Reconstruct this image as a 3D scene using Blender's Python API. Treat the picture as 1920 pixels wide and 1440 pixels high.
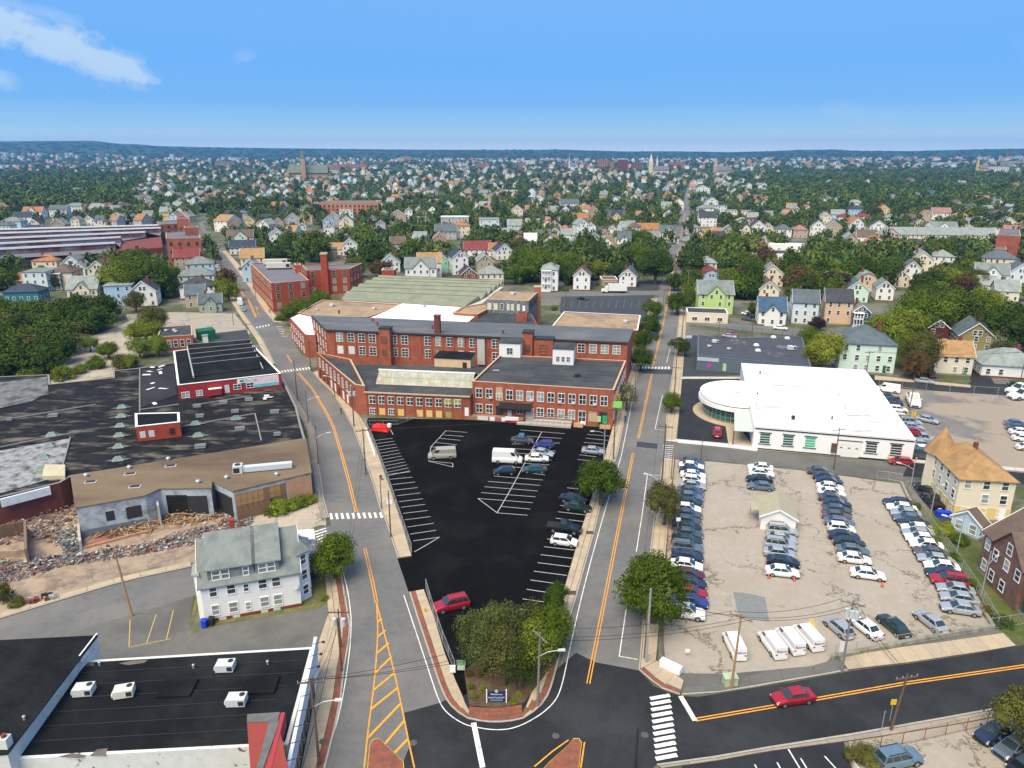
import bpy, math, random
import numpy as np
from mathutils import Vector, Matrix
R = math.radians
sc = bpy.context.scene
for o in list(bpy.data.objects): bpy.data.objects.remove(o)
col = sc.collection
# camera, sky, sun, exposure
FPX = 1360.0; CAMH = 58.0; PITCH = math.atan((720 - 284) / FPX)
cd = bpy.data.cameras.new('camera'); cam = bpy.data.objects.new('camera', cd); col.objects.link(cam)
cam.location = (0, 0, CAMH); cam.rotation_euler = (math.pi / 2 - PITCH, 0, 0)
cd.sensor_width = 36; cd.lens = FPX / 1920 * 36; cd.clip_start = 1; cd.clip_end = 40000
sc.camera = cam
sc.view_settings.view_transform = 'Standard'; sc.view_settings.look = 'None'
sc.view_settings.exposure = 0.4; sc.view_settings.gamma = 1; sc.view_settings.use_curve_mapping = False
SUN_EL, SUN_AZ = 57, 210          # azimuth clockwise from +Y: behind the camera and to its left
world = bpy.data.worlds.new("World"); sc.world = world; world.use_nodes = True
def build_world():
 nt = world.node_tree; N = nt.nodes; L = nt.links; N.clear()
 out = N.new('ShaderNodeOutputWorld'); bg = N.new('ShaderNodeBackground'); bg.inputs[1].default_value = SKY_STRENGTH
 sky = N.new('ShaderNodeTexSky'); sky.sky_type = 'NISHITA'; sky.sun_disc = False
 sky.sun_elevation = R(SUN_EL); sky.sun_rotation = R(SUN_AZ); sky.altitude = 0; sky.air_density = 1.0; sky.dust_density = 0.6; sky.ozone_density = 2.0
 def m(op, a, b=None, c=None, clamp=False):
  n = N.new('ShaderNodeMath'); n.operation = op; n.use_clamp = clamp
  for i, x in enumerate((a, b, c)):
   if x is None: continue
   if isinstance(x, (int, float)): n.inputs[i].default_value = x
   else: L.new(x, n.inputs[i])
  return n.outputs[0]
 tc = N.new('ShaderNodeTexCoord'); sp = N.new('ShaderNodeSeparateXYZ'); L.new(tc.outputs['Generated'], sp.inputs[0])
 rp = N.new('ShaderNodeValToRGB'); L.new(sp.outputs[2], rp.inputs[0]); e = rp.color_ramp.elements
 e[0].position = 0; e[0].color = (.92, 1.0, .95, 1); e[1].position = .6; e[1].color = (.30, .43, .68, 1)  # upper stop made paler above the view to take blue out of ambient light
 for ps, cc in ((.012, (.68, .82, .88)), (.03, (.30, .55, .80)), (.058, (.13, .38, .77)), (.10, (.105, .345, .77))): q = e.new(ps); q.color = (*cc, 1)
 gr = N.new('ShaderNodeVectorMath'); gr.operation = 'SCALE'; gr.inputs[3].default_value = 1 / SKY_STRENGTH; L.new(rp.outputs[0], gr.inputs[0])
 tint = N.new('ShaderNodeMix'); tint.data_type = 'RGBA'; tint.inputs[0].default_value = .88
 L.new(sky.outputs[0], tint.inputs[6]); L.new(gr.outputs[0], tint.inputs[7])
 y = m('MAXIMUM', sp.outputs[1], 0.05)
 X = m('DIVIDE', sp.outputs[0], y); Z = m('DIVIDE', sp.outputs[2], y)
 cb = N.new('ShaderNodeCombineXYZ'); L.new(X, cb.inputs[0]); L.new(Z, cb.inputs[1])
 def noise(sx, sy, rot, scale, det, seed):
  mp = N.new('ShaderNodeMapping'); L.new(cb.outputs[0], mp.inputs[0]); mp.inputs['Scale'].default_value = (sx, sy, 1)
  mp.inputs['Rotation'].default_value = (0, 0, rot); mp.inputs['Location'].default_value = (seed, seed * 2, 0)
  n = N.new('ShaderNodeTexNoise'); n.inputs['Scale'].default_value = scale; n.inputs['Detail'].default_value = det
  n.inputs['Roughness'].default_value = 0.6; L.new(mp.outputs[0], n.inputs[0]); return n.outputs[0]
 n1 = noise(1, 2.2, R(22), 18, 7, 3.1); n2 = noise(1, 1, 0, 60, 4, 9.0)
 clouds = None
 for (x0, z0, dx, dz, ln, w, s) in ((-0.69, 0.180, .931, -.365, .225, .015, .95), (-0.64, 0.142, .945, -.327, .135, .013, 0.9),
          (-0.63, 0.175, .97, -.24, .08, .008, .5), (-0.70, .087, 1, -.05, .05, .010, .7),
          (-0.345, .111, 1, .0, .008, .008, .55), (0.42, .05, .95, -.2, .08, .01, .35), (0.67, .13, .5, -.8, .03, .02, .4)):
  ax = m('SUBTRACT', X, x0); az = m('SUBTRACT', Z, z0)
  t = m('ADD', m('MULTIPLY', ax, dx), m('MULTIPLY', az, dz)); n = m('ADD', m('MULTIPLY', ax, -dz), m('MULTIPLY', az, dx))
  tt = m('SUBTRACT', t, m('MINIMUM', m('MAXIMUM', t, 0.0), ln))
  dist = m('SQRT', m('ADD', m('MULTIPLY', tt, m('MULTIPLY', tt, .5)), m('MULTIPLY', n, n)))
  dist = m('ADD', dist, m('MULTIPLY', m('SUBTRACT', n1, .5), w * 3.6)); dist = m('ADD', dist, m('MULTIPLY', m('SUBTRACT', n2, .5), w * 1.6))
  v = m('MULTIPLY', m('SUBTRACT', 1.0, m('DIVIDE', dist, w * 1.5), clamp=True), s)
  v = m('MULTIPLY', v, 1.5, clamp=True); v = m('MULTIPLY', v, s)
  clouds = v if clouds is None else m('MAXIMUM', clouds, v)
 front = m('GREATER_THAN', sp.outputs[1], 0.06); clouds = m('MULTIPLY', m('MULTIPLY', clouds, front), .74)
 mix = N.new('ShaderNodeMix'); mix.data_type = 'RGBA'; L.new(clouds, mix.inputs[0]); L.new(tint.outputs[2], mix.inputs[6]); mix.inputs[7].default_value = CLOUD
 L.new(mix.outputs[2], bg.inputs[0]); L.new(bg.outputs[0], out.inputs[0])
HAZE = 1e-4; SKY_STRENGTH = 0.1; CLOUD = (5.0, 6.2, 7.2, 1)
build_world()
sl = bpy.data.lights.new('sun', 'SUN'); sl.energy = 4.5; sl.angle = R(48); sl.color = (1, .87, .63)
sun = bpy.data.objects.new('sun', sl); col.objects.link(sun)
sd = Vector((math.sin(R(SUN_AZ)) * math.cos(R(SUN_EL)), math.cos(R(SUN_AZ)) * math.cos(R(SUN_EL)), math.sin(R(SUN_EL))))
sun.rotation_euler = sd.to_track_quat('Z', 'Y').to_euler(); sun.location = (0, -50, 200)
# plan: survey points of the photo laid onto the ground plane
SP, CP = math.sin(PITCH), math.cos(PITCH)
def W(px, py, h=0.0):
 u = (px - 960) / FPX; v = (py - 720) / FPX
 t = (CAMH - h) / (SP + v * CP); return (u * t, (CP - v * SP) * t)
def W3(px, py, h=0.0):
 x, y = W(px, py, h); return (x, y, h)
def proj(x, y, z):
 dz = z - CAMH; dp = y * CP - dz * SP; return (960 + FPX * x / dp, 720 - FPX * (y * SP + dz * CP) / dp, dp)
E1 = (.9696, -.2447); E2 = (.2447, .9696)      # right-hand street grid
# materials
MATS = {}
def mat(name, c, rough=.8, var=.12, scale=1.0, c2=None, s2=None, t2=(.45, .62), bump=0.0, bscale=6, metal=0, coat=0, spec=.3, objvar=0, fine=0.0, stretch=None, wpos=False):
 if name in MATS: return MATS[name]
 m = bpy.data.materials.new(name); m.use_nodes = True; nt = m.node_tree; N = nt.nodes; L = nt.links
 b = N['Principled BSDF']; b.inputs['Roughness'].default_value = rough; b.inputs['Metallic'].default_value = metal
 b.inputs['Specular IOR Level'].default_value = spec
 if coat: b.inputs['Coat Weight'].default_value = coat; b.inputs['Coat Roughness'].default_value = .05
 if wpos:
  g = N.new('ShaderNodeNewGeometry'); vec = g.outputs['Position']
 else:
  tc = N.new('ShaderNodeTexCoord'); vec = tc.outputs['Object']
 if stretch:
  mp = N.new('ShaderNodeMapping'); mp.inputs['Scale'].default_value = stretch; L.new(vec, mp.inputs[0]); vec = mp.outputs[0]
 cur = None
 def rgb(a, bb, fac, mode='MIX'):
  x = N.new('ShaderNodeMix'); x.data_type = 'RGBA'; x.blend_type = mode
  for i, q in ((6, a), (7, bb)):
   if isinstance(q, tuple): x.inputs[i].default_value = q
   else: L.new(q, x.inputs[i])
  if isinstance(fac, (int, float)): x.inputs[0].default_value = fac
  else: L.new(fac, x.inputs[0])
  return x.outputs[2]
 def nz(s, det=5, ro=.6):
  n = N.new('ShaderNodeTexNoise'); n.inputs['Scale'].default_value = s; n.inputs['Detail'].default_value = det; n.inputs['Roughness'].default_value = ro
  L.new(vec, n.inputs[0]); return n.outputs[0]
 def ramp(f, a, bb, ca=(0, 0, 0, 1), cb=(1, 1, 1, 1)):
  r = N.new('ShaderNodeValToRGB'); r.color_ramp.elements[0].position = a; r.color_ramp.elements[1].position = bb
  r.color_ramp.elements[0].color = ca; r.color_ramp.elements[1].color = cb; L.new(f, r.inputs[0]); return r.outputs[0]
 base = (*c, 1)
 cur = ramp(nz(scale), .3, .7, tuple(max(0, k * (1 - var)) for k in c) + (1,), tuple(min(1, k * (1 + var)) for k in c) + (1,))
 if c2: cur = rgb(cur, (*c2, 1), ramp(nz(s2 or scale * .3, 6, .65), *t2))
 if fine: cur = rgb(cur, ramp(nz(scale * 14, 3), .3, .7, (1 - fine,) * 3 + (1,), (1 + fine,) * 3 + (1,)), 1.0, 'MULTIPLY')
 if objvar:
  oi = N.new('ShaderNodeObjectInfo'); cur = rgb(cur, ramp(oi.outputs['Random'], 0, 1, (1 - objvar, 1 - objvar, 1 - objvar * .6, 1), (1 + objvar, 1 + objvar * .8, 1 + objvar * .4, 1)), 1.0, 'MULTIPLY')
 L.new(cur, b.inputs['Base Color'])
 if bump:
  bp = N.new('ShaderNodeBump'); bp.inputs['Strength'].default_value = bump; bp.inputs['Distance'].default_value = .05
  L.new(nz(bscale, 4), bp.inputs['Height']); L.new(bp.outputs[0], b.inputs['Normal'])
 MATS[name] = m; return m
def cracked(name, c, crack, scale=.12, width=.012, **k):
 """paving with dark wandering cracks"""
 m = mat(name, c, **k); nt = m.node_tree; N = nt.nodes; L = nt.links; b = N['Principled BSDF']
 src = b.inputs['Base Color'].links[0].from_socket; tc = [n for n in N if n.type in ('TEX_COORD',)][0]
 n = N.new('ShaderNodeTexNoise'); n.inputs['Scale'].default_value = scale * 4; n.inputs['Detail'].default_value = 8; n.inputs['Roughness'].default_value = .68; L.new(tc.outputs['Object'], n.inputs[0])
 sc_ = N.new('ShaderNodeVectorMath'); sc_.operation = 'SCALE'; sc_.inputs[3].default_value = .8 / scale; L.new(n.outputs[1], sc_.inputs[0])
 ad = N.new('ShaderNodeVectorMath'); L.new(sc_.outputs[0], ad.inputs[0]); L.new(tc.outputs['Object'], ad.inputs[1])
 v = N.new('ShaderNodeTexVoronoi'); v.feature = 'DISTANCE_TO_EDGE'; v.inputs['Scale'].default_value = scale; L.new(ad.outputs[0], v.inputs[0])
 lt = N.new('ShaderNodeMath'); lt.operation = 'LESS_THAN'; L.new(v.outputs[0], lt.inputs[0]); n2 = N.new('ShaderNodeTexNoise'); n2.inputs['Scale'].default_value = scale * 1.7; L.new(tc.outputs['Object'], n2.inputs[0]); mr = N.new('ShaderNodeMapRange'); mr.inputs[1].default_value = .38; mr.inputs[2].default_value = .6; mr.inputs[3].default_value = width * .1; mr.inputs[4].default_value = width * 1.6; L.new(n2.outputs[0], mr.inputs[0]); L.new(mr.outputs[0], lt.inputs[1])
 fm = N.new('ShaderNodeMath'); fm.operation = 'MULTIPLY'; fm.inputs[1].default_value = .75; L.new(lt.outputs[0], fm.inputs[0])
 x = N.new('ShaderNodeMix'); x.data_type = 'RGBA'; L.new(src, x.inputs[6]); x.inputs[7].default_value = (*crack, 1); L.new(fm.outputs[0], x.inputs[0])
 L.new(x.outputs[2], b.inputs['Base Color']); return m
M_ = mat
asph = cracked('street_asphalt', (.135, .134, .134), (.05, .05, .05), scale=.045, width=.0018, var=.12, c2=(.175, .168, .158), s2=.08, fine=.14, bump=.2, bscale=20)
fresh = mat('fresh_asphalt', (.024, .026, .029), var=.2, scale=.3, c2=(.038, .041, .045), s2=.09, fine=.15, rough=.85, spec=.15, bump=.15, bscale=30)
seal = mat('sealed_blacktop', (.0052, .005, .005), var=.25, scale=.25, c2=(.0095, .0092, .009), s2=.13, t2=(.5, .62), fine=.3, rough=.9, spec=.06)
oldlot = cracked('worn_concrete_lot', (.345, .305, .26), (.09, .08, .055), scale=.06, width=.0095, var=.09, c2=(.32, .275, .225), s2=.12, fine=.12)
greylot = cracked('grey_patched_asphalt', (.135, .133, .125), (.10, .095, .07), scale=.04, width=.0035, var=.1, c2=(.095, .095, .09), s2=.1, fine=.15)
tanlot = cracked('bleached_lot', (.42, .36, .30), (.12, .13, .05), scale=.14, width=.02, var=.1, c2=(.33, .29, .24), s2=.12)
walk = mat('sidewalk_concrete', (.43, .35, .25), var=.1, scale=.6, objvar=.07, fine=.08, c2=(.34, .28, .21), s2=.5, t2=(.5, .75))
walk2 = mat('joint_dirt', (.10, .085, .06), var=.2, scale=2)
curbm = mat('granite_kerb', (.36, .33, .29), var=.15, scale=3)
brickpave = mat('red_paver_bricks', (.25, .085, .05), var=.25, scale=2.5, c2=(.17, .07, .05), s2=1.0, fine=.25)
mulch = mat('planting_bed_mulch', (.085, .05, .035), var=.35, scale=2.5, c2=(.10, .09, .04), s2=.8, fine=.4)
grass = mat('lawn_grass', (.07, .10, .02), var=.3, scale=1.5, c2=(.13, .12, .045), s2=.25, fine=.3)
dirt = mat('bare_dirt', (.33, .255, .185), var=.2, scale=.5, c2=(.19, .13, .10), s2=.3, fine=.25)
whitep = mat('white_road_paint', (.75, .75, .74), var=.08, scale=3, c2=(.40, .40, .39), s2=2, t2=(.5, .66))
yellowp = mat('yellow_road_paint', (.80, .34, .03), var=.1, scale=3, c2=(.42, .24, .09), s2=2, t2=(.5, .66))
brick = mat('red_mill_brick', (.335, .102, .058), var=.18, scale=1.2, c2=(.26, .075, .042), s2=.35, fine=.18, bump=.2, bscale=8)
brick2 = mat('dark_red_brick', (.20, .05, .035), var=.2, scale=1.2, c2=(.13, .045, .04), s2=.4, fine=.2)
brick3 = mat('brown_brick', (.21, .115, .085), var=.3, scale=3, c2=(.14, .075, .065), s2=1.5, fine=.35)
tanbrick = mat('tan_brick', (.42, .24, .15), var=.15, scale=1)
coping = mat('stone_coping', (.50, .36, .24), var=.12, scale=2)
whitew = mat('white_clapboard', (.74, .74, .74), var=.05, scale=2, stretch=(.15, .15, 6), fine=.05)
trim = mat('white_trim', (.80, .80, .79), var=.04, scale=2)
glass = mat('window_glass', (.04, .05, .055), rough=.12, var=.8, scale=.5, wpos=True, spec=.6)
glass2 = mat('pale_blind_glass', (.26, .29, .28), rough=.2, var=.5, scale=.9, wpos=True, spec=.5)
dark = mat('dark_metal', (.03, .03, .032), var=.2, scale=2, rough=.6)
steel = mat('galvanised_steel', (.42, .44, .46), var=.12, scale=2, rough=.45, metal=.4)
hvacw = mat('hvac_grey_paint', (.55, .57, .58), var=.07, scale=2, rough=.5)
wood = mat('weathered_pole_wood', (.13, .085, .06), var=.25, scale=3, stretch=(4, 4, .4))
woodl = mat('new_pole_wood', (.36, .21, .10), var=.2, scale=3, stretch=(4, 4, .4))
blackroof = mat('black_membrane_roof', (.0095, .0105, .012), var=.25, scale=.2, c2=(.02, .021, .022), s2=.12, fine=.15, rough=.85, spec=.1)
longroof = mat('weathered_grey_membrane', (.10, .108, .115), var=.12, scale=.3, c2=(.15, .15, .15), s2=.12, fine=.1, rough=.65, stretch=(.5, 1.5, 1))
greyroof = mat('dark_grey_membrane_roof', (.048, .052, .058), var=.12, scale=.3, c2=(.075, .078, .08), s2=.14, fine=.12, rough=.75, spec=.15)
oldroof = mat('mottled_tar_roof', (.016, .016, .017), var=.5, scale=.5, c2=(.15, .135, .11), s2=.3, t2=(.51, .70), fine=.4, stretch=(.55, 1.4, 1), spec=.1)
tanroof = mat('gravel_tan_roof', (.35, .25, .155), var=.12, scale=.5, c2=(.21, .16, .12), s2=.15, t2=(.46, .66), fine=.12)
brownroof = mat('dusty_brown_roof', (.185, .135, .085), var=.12, scale=.4, c2=(.115, .08, .052), s2=.1, stretch=(.4, 1.2, 1), fine=.1)
whiteroof = mat('white_membrane_roof', (.86, .86, .86), var=.03, scale=.3, c2=(.50, .42, .38), s2=.2, t2=(.57, .66), stretch=(.5, 1.1, 1))
sageroof = mat('sage_asphalt_roll_roof', (.235, .25, .175), var=.08, scale=.5, c2=(.19, .205, .15), s2=.2, fine=.08)
whiteroof2 = mat('clean_white_roof', (.86, .87, .88), var=.03, scale=.3)
paintedb = mat('peeling_white_block', (.62, .63, .61), var=.08, scale=1, c2=(.16, .08, .06), s2=1.1, t2=(.63, .68))
def leaf(name, c, v=.3):
 m = mat('leaves_' + name, c, rough=.75, var=v, scale=.5, objvar=.16, spec=.1, c2=tuple(min(1, k * 1.7) for k in c), s2=1.3, t2=(.45, .7)); return m
LV = {'dark': leaf('dark', (.040, .070, .007)), 'mid': leaf('mid', (.068, .105, .008)), 'light': leaf('light', (.115, .15, .014)), 'yellow': leaf('yellow', (.16, .18, .02)),
  'olive': leaf('olive', (.085, .088, .022)), 'rust': leaf('rust', (.09, .06, .022)), 'purple': leaf('purple', (.035, .018, .022)), 'grey': leaf('grey', (.078, .10, .026)), 'bright': leaf('bright', (.13, .18, .02))}
bark = mat('bark', (.09, .065, .05), var=.3, scale=3)
# mesh builder
def ccw(p):
 a = sum(p[i][0] * p[(i + 1) % len(p)][1] - p[(i + 1) % len(p)][0] * p[i][1] for i in range(len(p)))
 return list(p) if a > 0 else list(reversed(p))
class MB:
 def __init__(s): s.v = []; s.f = []; s.m = []
 def face(s, pts, m=0):
  k = len(s.v); s.v += [tuple(p) for p in pts]; s.f.append(tuple(range(k, k + len(pts)))); s.m.append(m)
 def prism(s, p, z0, z1, m=0, mt=None, bottom=False):
  p = ccw(p); n = len(p); k = len(s.v)
  s.v += [(q[0], q[1], z0) for q in p] + [(q[0], q[1], z1) for q in p]
  for i in range(n):
   j = (i + 1) % n; s.f.append((k + i, k + j, k + n + j, k + n + i)); s.m.append(m)
  s.f.append(tuple(range(k + n, k + 2 * n))); s.m.append(m if mt is None else mt)
  if bottom: s.f.append(tuple(reversed(range(k, k + n)))); s.m.append(m)
 def slab(s, pts, t, m=0, ms=None):
  """thick sheet from a 3D polygon (seen from above ccw), thickness downwards"""
  k = len(s.v); n = len(pts); s.v += [tuple(p) for p in pts] + [(p[0], p[1], p[2] - t) for p in pts]
  s.f.append(tuple(range(k, k + n))); s.m.append(m); s.f.append(tuple(reversed(range(k + n, k + 2 * n)))); s.m.append(m if ms is None else ms)
  for i in range(n):
   j = (i + 1) % n; s.f.append((k + j, k + i, k + n + i, k + n + j)); s.m.append(m if ms is None else ms)
 def box(s, x0, x1, y0, y1, z0, z1, m=0): s.prism([(x0, y0), (x1, y0), (x1, y1), (x0, y1)], z0, z1, m, bottom=True)
 def obox(s, c, dx, dy, z0, z1, a=0, m=0, mt=None):
  ca, sa = math.cos(a), math.sin(a)
  s.prism([(c[0] + x * ca - y * sa, c[1] + x * sa + y * ca) for x, y in ((-dx / 2, -dy / 2), (dx / 2, -dy / 2), (dx / 2, dy / 2), (-dx / 2, dy / 2))], z0, z1, m, mt, True)
 def tube(s, a, b, r0, r1=None, n=8, m=0):
  r1 = r0 if r1 is None else r1; a = Vector(a); b = Vector(b); d = (b - a).normalized()
  u = d.orthogonal().normalized(); w = d.cross(u); k = len(s.v)
  for p, r in ((a, r0), (b, r1)):
   for i in range(n):
    t = 2 * math.pi * i / n; s.v.append(tuple(p + u * (r * math.cos(t)) + w * (r * math.sin(t))))
  for i in range(n):
   j = (i + 1) % n; s.f.append((k + i, k + j, k + n + j, k + n + i)); s.m.append(m)
  s.f.append(tuple(reversed(range(k, k + n)))); s.m.append(m); s.f.append(tuple(range(k + n, k + 2 * n))); s.m.append(m)
 def beam(s, a, b, w, h, m=0):
  a = Vector(a); b = Vector(b); d = (b - a).normalized(); u = Vector((0, 0, 1)).cross(d)
  u = u.normalized() if u.length > .01 else Vector((1, 0, 0)); z = d.cross(u); k = len(s.v)
  for p in (a, b):
   for x, y in ((-1, -1), (1, -1), (1, 1), (-1, 1)): s.v.append(tuple(p + u * (x * w / 2) + z * (y * h / 2)))
  for q in ((0, 1, 5, 4), (1, 2, 6, 5), (2, 3, 7, 6), (3, 0, 4, 7), (3, 2, 1, 0), (4, 5, 6, 7)): s.f.append(tuple(k + i for i in q)); s.m.append(m)
 def mesh(s, name, mats, off=(0, 0, 0), smooth=False):
  me = bpy.data.meshes.new(name)
  me.from_pydata([(x - off[0], y - off[1], z - off[2]) for x, y, z in s.v] if off != (0, 0, 0) else s.v, [], s.f)
  for q in (mats if isinstance(mats, (list, tuple)) else [mats]): me.materials.append(q)
  me.polygons.foreach_set('material_index', s.m)
  if smooth: me.polygons.foreach_set('use_smooth', [True] * len(s.f))
  me.update(); return me
 def build(s, name, mats, parent=None, off=None, smooth=False, **k):
  if off is None: off = tuple(parent.location) if parent is not None and parent.get('_w') else (0, 0, 0)
  o = bpy.data.objects.new(name, s.mesh(name, mats, off, smooth)); col.objects.link(o)
  if parent is not None: o.parent = parent
  elif off != (0, 0, 0): o.location = off
  for q, v in k.items(): o[q] = v
  return o
def inst(name, me, parent=None, loc=(0, 0, 0), rz=0, **k):
 o = bpy.data.objects.new(name, me); col.objects.link(o); o.parent = parent; o.location = loc; o.rotation_euler = (0, 0, rz)
 for q, v in k.items(): o[q] = v
 return o
def thing(name, label, cat, loc=(0, 0, 0), rz=0, group=None, w=False):
 """an Empty at the thing's base; w=True: its parts are given in world coordinates"""
 o = bpy.data.objects.new(name, None); col.objects.link(o); o.location = loc; o.rotation_euler = (0, 0, rz); o.empty_display_size = .5
 o['label'] = label; o['category'] = cat
 if group: o['group'] = group
 if w: o['_w'] = 1
 return o
def struct(name, mb, mats, off=(0, 0, 0)):
 o = mb.build(name, mats, off=off); o['kind'] = 'structure'; return o
def sheet(name, pts, z, m, px=True):
 """flat paving sheet from surveyed outline"""
 p = ccw([W(*q) for q in pts] if px else pts); b = MB(); b.face([(x, y, z) for x, y in p]); return struct(name, b, m)
def cen(p): return (sum(q[0] for q in p) / len(p), sum(q[1] for q in p) / len(p))
def lerp(a, b, t): return tuple(x + (y - x) * t for x, y in zip(a, b))
def dist(a, b): return math.hypot(a[0] - b[0], a[1] - b[1])
# terrain
def hnoise(a): return .5 + .5 * math.sin(a * 3.1 + 1.3) * math.cos(a * 7.7 + .4) * .6 + .2 * math.sin(a * 17 + 2) + .1 * math.sin(a * 41)
SIL = [(-700, 272), (-300, 272), (0, 270.5), (100, 269.5), (185, 269), (225, 273), (262, 273.5), (300, 276), (420, 278), (600, 279.5), (800, 281), (1000, 281.5), (1040, 280.5), (1090, 282), (1180, 284), (1250, 283.5),
  (1370, 285), (1440, 283.5), (1500, 281.5), (1560, 281), (1600, 283), (1700, 283.5), (1800, 281.5), (1920, 280), (2300, 279), (2700, 280)]
def sil(px):
 for (a, b), (c, d) in zip(SIL, SIL[1:]):
  if a <= px <= c: return b + (d - b) * (px - a) / (c - a)
 return 280
def ground_z(x, y):
 r = math.hypot(x, y)
 if r < 3800: return 0.0
 a = math.atan2(x, max(y, 1)); px = 960 + FPX * x / (max(y, 1) * CP + CAMH * SP)
 top = CAMH + (284 - sil(px)) / FPX * 9000 * 1.04
 t = min(1, (r - 3800) / 5200); t = t * t * (3 - 2 * t)
 w = 14 * t * (math.sin(a * 23 + r / 700) * math.sin(r / 430 + a * 9)) * (1 - t)
 return top * t * (.9 + .1 * t) + w * 1.5
b = MB(); rings = [1, 40, 100, 200, 400, 800, 1500, 2500, 3800, 4200, 4600, 5000, 5400, 5800, 6200, 6600, 7000, 7400, 7800, 8200, 8600, 9000, 9300]
NA = 220; A0, A1 = R(-62), R(62)
for r in rings:
 for i in range(NA + 1):
  a = A0 + (A1 - A0) * i / NA; x, y = r * math.sin(a), r * math.cos(a); z = ground_z(x, y)
  if r > 9000: z = -1
  b.v.append((x, y, z))
for k in range(len(rings) - 1):
 for i in range(NA):
  q = k * (NA + 1) + i; b.f.append((q, q + 1, q + NA + 2, q + NA + 1)); b.m.append(0 if rings[k] < 700 else 1)
townground = mat('town_ground', (.15, .14, .12), var=.3, scale=.05, c2=(.07, .085, .03), s2=.06, t2=(.44, .54), fine=.2)
fargreen = mat('distant_ground', (.028, .056, .022), var=.4, scale=.02, c2=(.045, .075, .03), s2=.006, fine=.3)
b.f = [tuple(reversed(f)) for f in b.f]
struct('ground', b, [townground, fargreen])
b = MB(); b.face([(-1500, -1200, -.02), (1500, -1200, -.02), (1500, 60, -.02), (-1500, 60, -.02)]); struct('ground', b, townground)
hz = MB(); hz.box(-11500, 11500, -1400, 10800, -3.0, 215)
ho = hz.build('haze', mat('haze_air', (.5, .5, .5))); ho['kind'] = 'stuff'
hm = MATS['haze_air']; nt = hm.node_tree; nt.nodes.clear(); o_ = nt.nodes.new('ShaderNodeOutputMaterial'); pv = nt.nodes.new('ShaderNodeVolumePrincipled')
pv.inputs['Color'].default_value = (.16, .50, 1.0, 1); pv.inputs['Density'].default_value = HAZE; pv.inputs['Anisotropy'].default_value = .2
nt.links.new(pv.outputs[0], o_.inputs['Volume'])
# roads
def P1(s, t): return (9.0 + (s - 70) * .2530 + t * E1[0], s * 1.0 + t * E1[1])   # s: distance, t: offset to the right
def strip_poly(f, s0, s1, t0, t1): return [f(s0, t0), f(s0, t1), f(s1, t1), f(s1, t0)]
roadR = [(1071, 1153), (1079, 1128), (1115.6, 995), (1125, 955), (1159, 849), (1171, 789), (1182, 745), (1203, 680), (1219, 615), (1234, 560), (1247, 505), (1262, 440), (1275, 400), (1290, 345), (1296, 345),
   (1296, 400), (1292, 440), (1285, 505), (1276, 560), (1270, 620), (1262, 690), (1250, 770), (1243, 860), (1226, 972), (1219, 1030), (1206, 1150), (1199, 1240), (1197, 1257), (1150, 1300), (1040, 1310)]
sheet('road', roadR, .012, asph)
roadL = [(603, 1470), (628, 1371), (640, 1311), (646, 1257), (654, 1210), (658, 1176), (656, 1166), (647.5, 1116), (638, 1061), (617.5, 971), (608, 937), (602.5, 900), (596, 860), (592, 811), (579, 787), (556, 749), (528, 706), (516, 683), (493.6, 638), (459, 609 - 18), (441.5, 562), (424, 527), (398, 470),
   (378, 435), (372, 415), (380, 415), (388, 435), (415, 470), (433, 492.6), (459, 527), (493.6, 581), (514, 605), (539, 633), (577, 678), (586, 699), (601, 717), (620, 734), (639, 762), (661, 802), (676, 841), (689, 880), (699, 908), (712, 955), (723, 979), (745.6, 1047), (767, 1111), (783, 1163), (804, 1226), (821, 1278), (833, 1309), (850, 1332), (878, 1350), (870, 1500), (600, 1500)]
sheet('road', roadL, .016, asph)
sheet('side_street', [(640, 983), (608, 987), (569, 1003), (360, 1063), (232, 1091), (131, 1121), (0, 1161), (-260, 1235), (-260, 1330), (0, 1300), (110, 1200), (178, 1172), (244, 1154), (360, 1118), (480, 1085), (655, 1075)], .008, asph)
sheet('car_park', [(120, 1200), (178, 1172), (244, 1154), (362, 1117), (350, 1200), (380, 1180), (620, 1128), (622, 1150), (612, 1200), (596, 1240), (540, 1400), (0, 1460), (-60, 1240)], .006, greylot)
inter = [(757, 1337), (825, 1318), (840, 1310), (1044, 1255), (1080, 1224), (1117, 1242), (1197, 1257), (1226, 1286), (1253, 1299), (1274, 1305), (1309, 1307), (1351, 1300), (1413, 1290), (1480, 1280), (1520, 1272), (1597, 1258), (1645, 1251), (1701, 1245), (1787, 1232), (1839, 1224), (1905, 1212), (2100, 1178),
   (2100, 1286), (1884, 1325), (1781, 1344), (1702, 1358), (1600, 1376), (1430, 1403), (1340, 1419), (1272, 1429), (1231, 1434), (1215, 1450), (1205, 1540), (700, 1560), (768, 1400)]
sheet('road', inter, .022, fresh)
lotpts = [(690, 784), (887, 787), (945, 786), (1148, 803), (1148, 815), (1135, 850), (1104, 950), (1091, 989), (1082, 1019), (1069, 1062), (1056, 1111), (1040, 1165), (900, 1290), (867, 1305), (854, 1276), (833, 1222), (814.6, 1159), (803, 1138), (795, 1106), (767, 1113), (745, 1048), (772, 1044), (755, 987), (746, 961), (731, 916), (722, 891), (711, 860), (700, 830), (686, 797)]
sheet('car_park', lotpts, .026, seal)
sheet('car_park', [(1266, 862), (1340, 866), (1500, 882), (1600, 895), (1690, 908), (1702, 935), (1745, 1000), (1790, 1060), (1830, 1130), (1862, 1178), (1740, 1197), (1560, 1230), (1545, 1247), (1360, 1264), (1275, 1262), (1248, 1238), (1243, 1200), (1252, 1000)], .018, oldlot)
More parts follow.
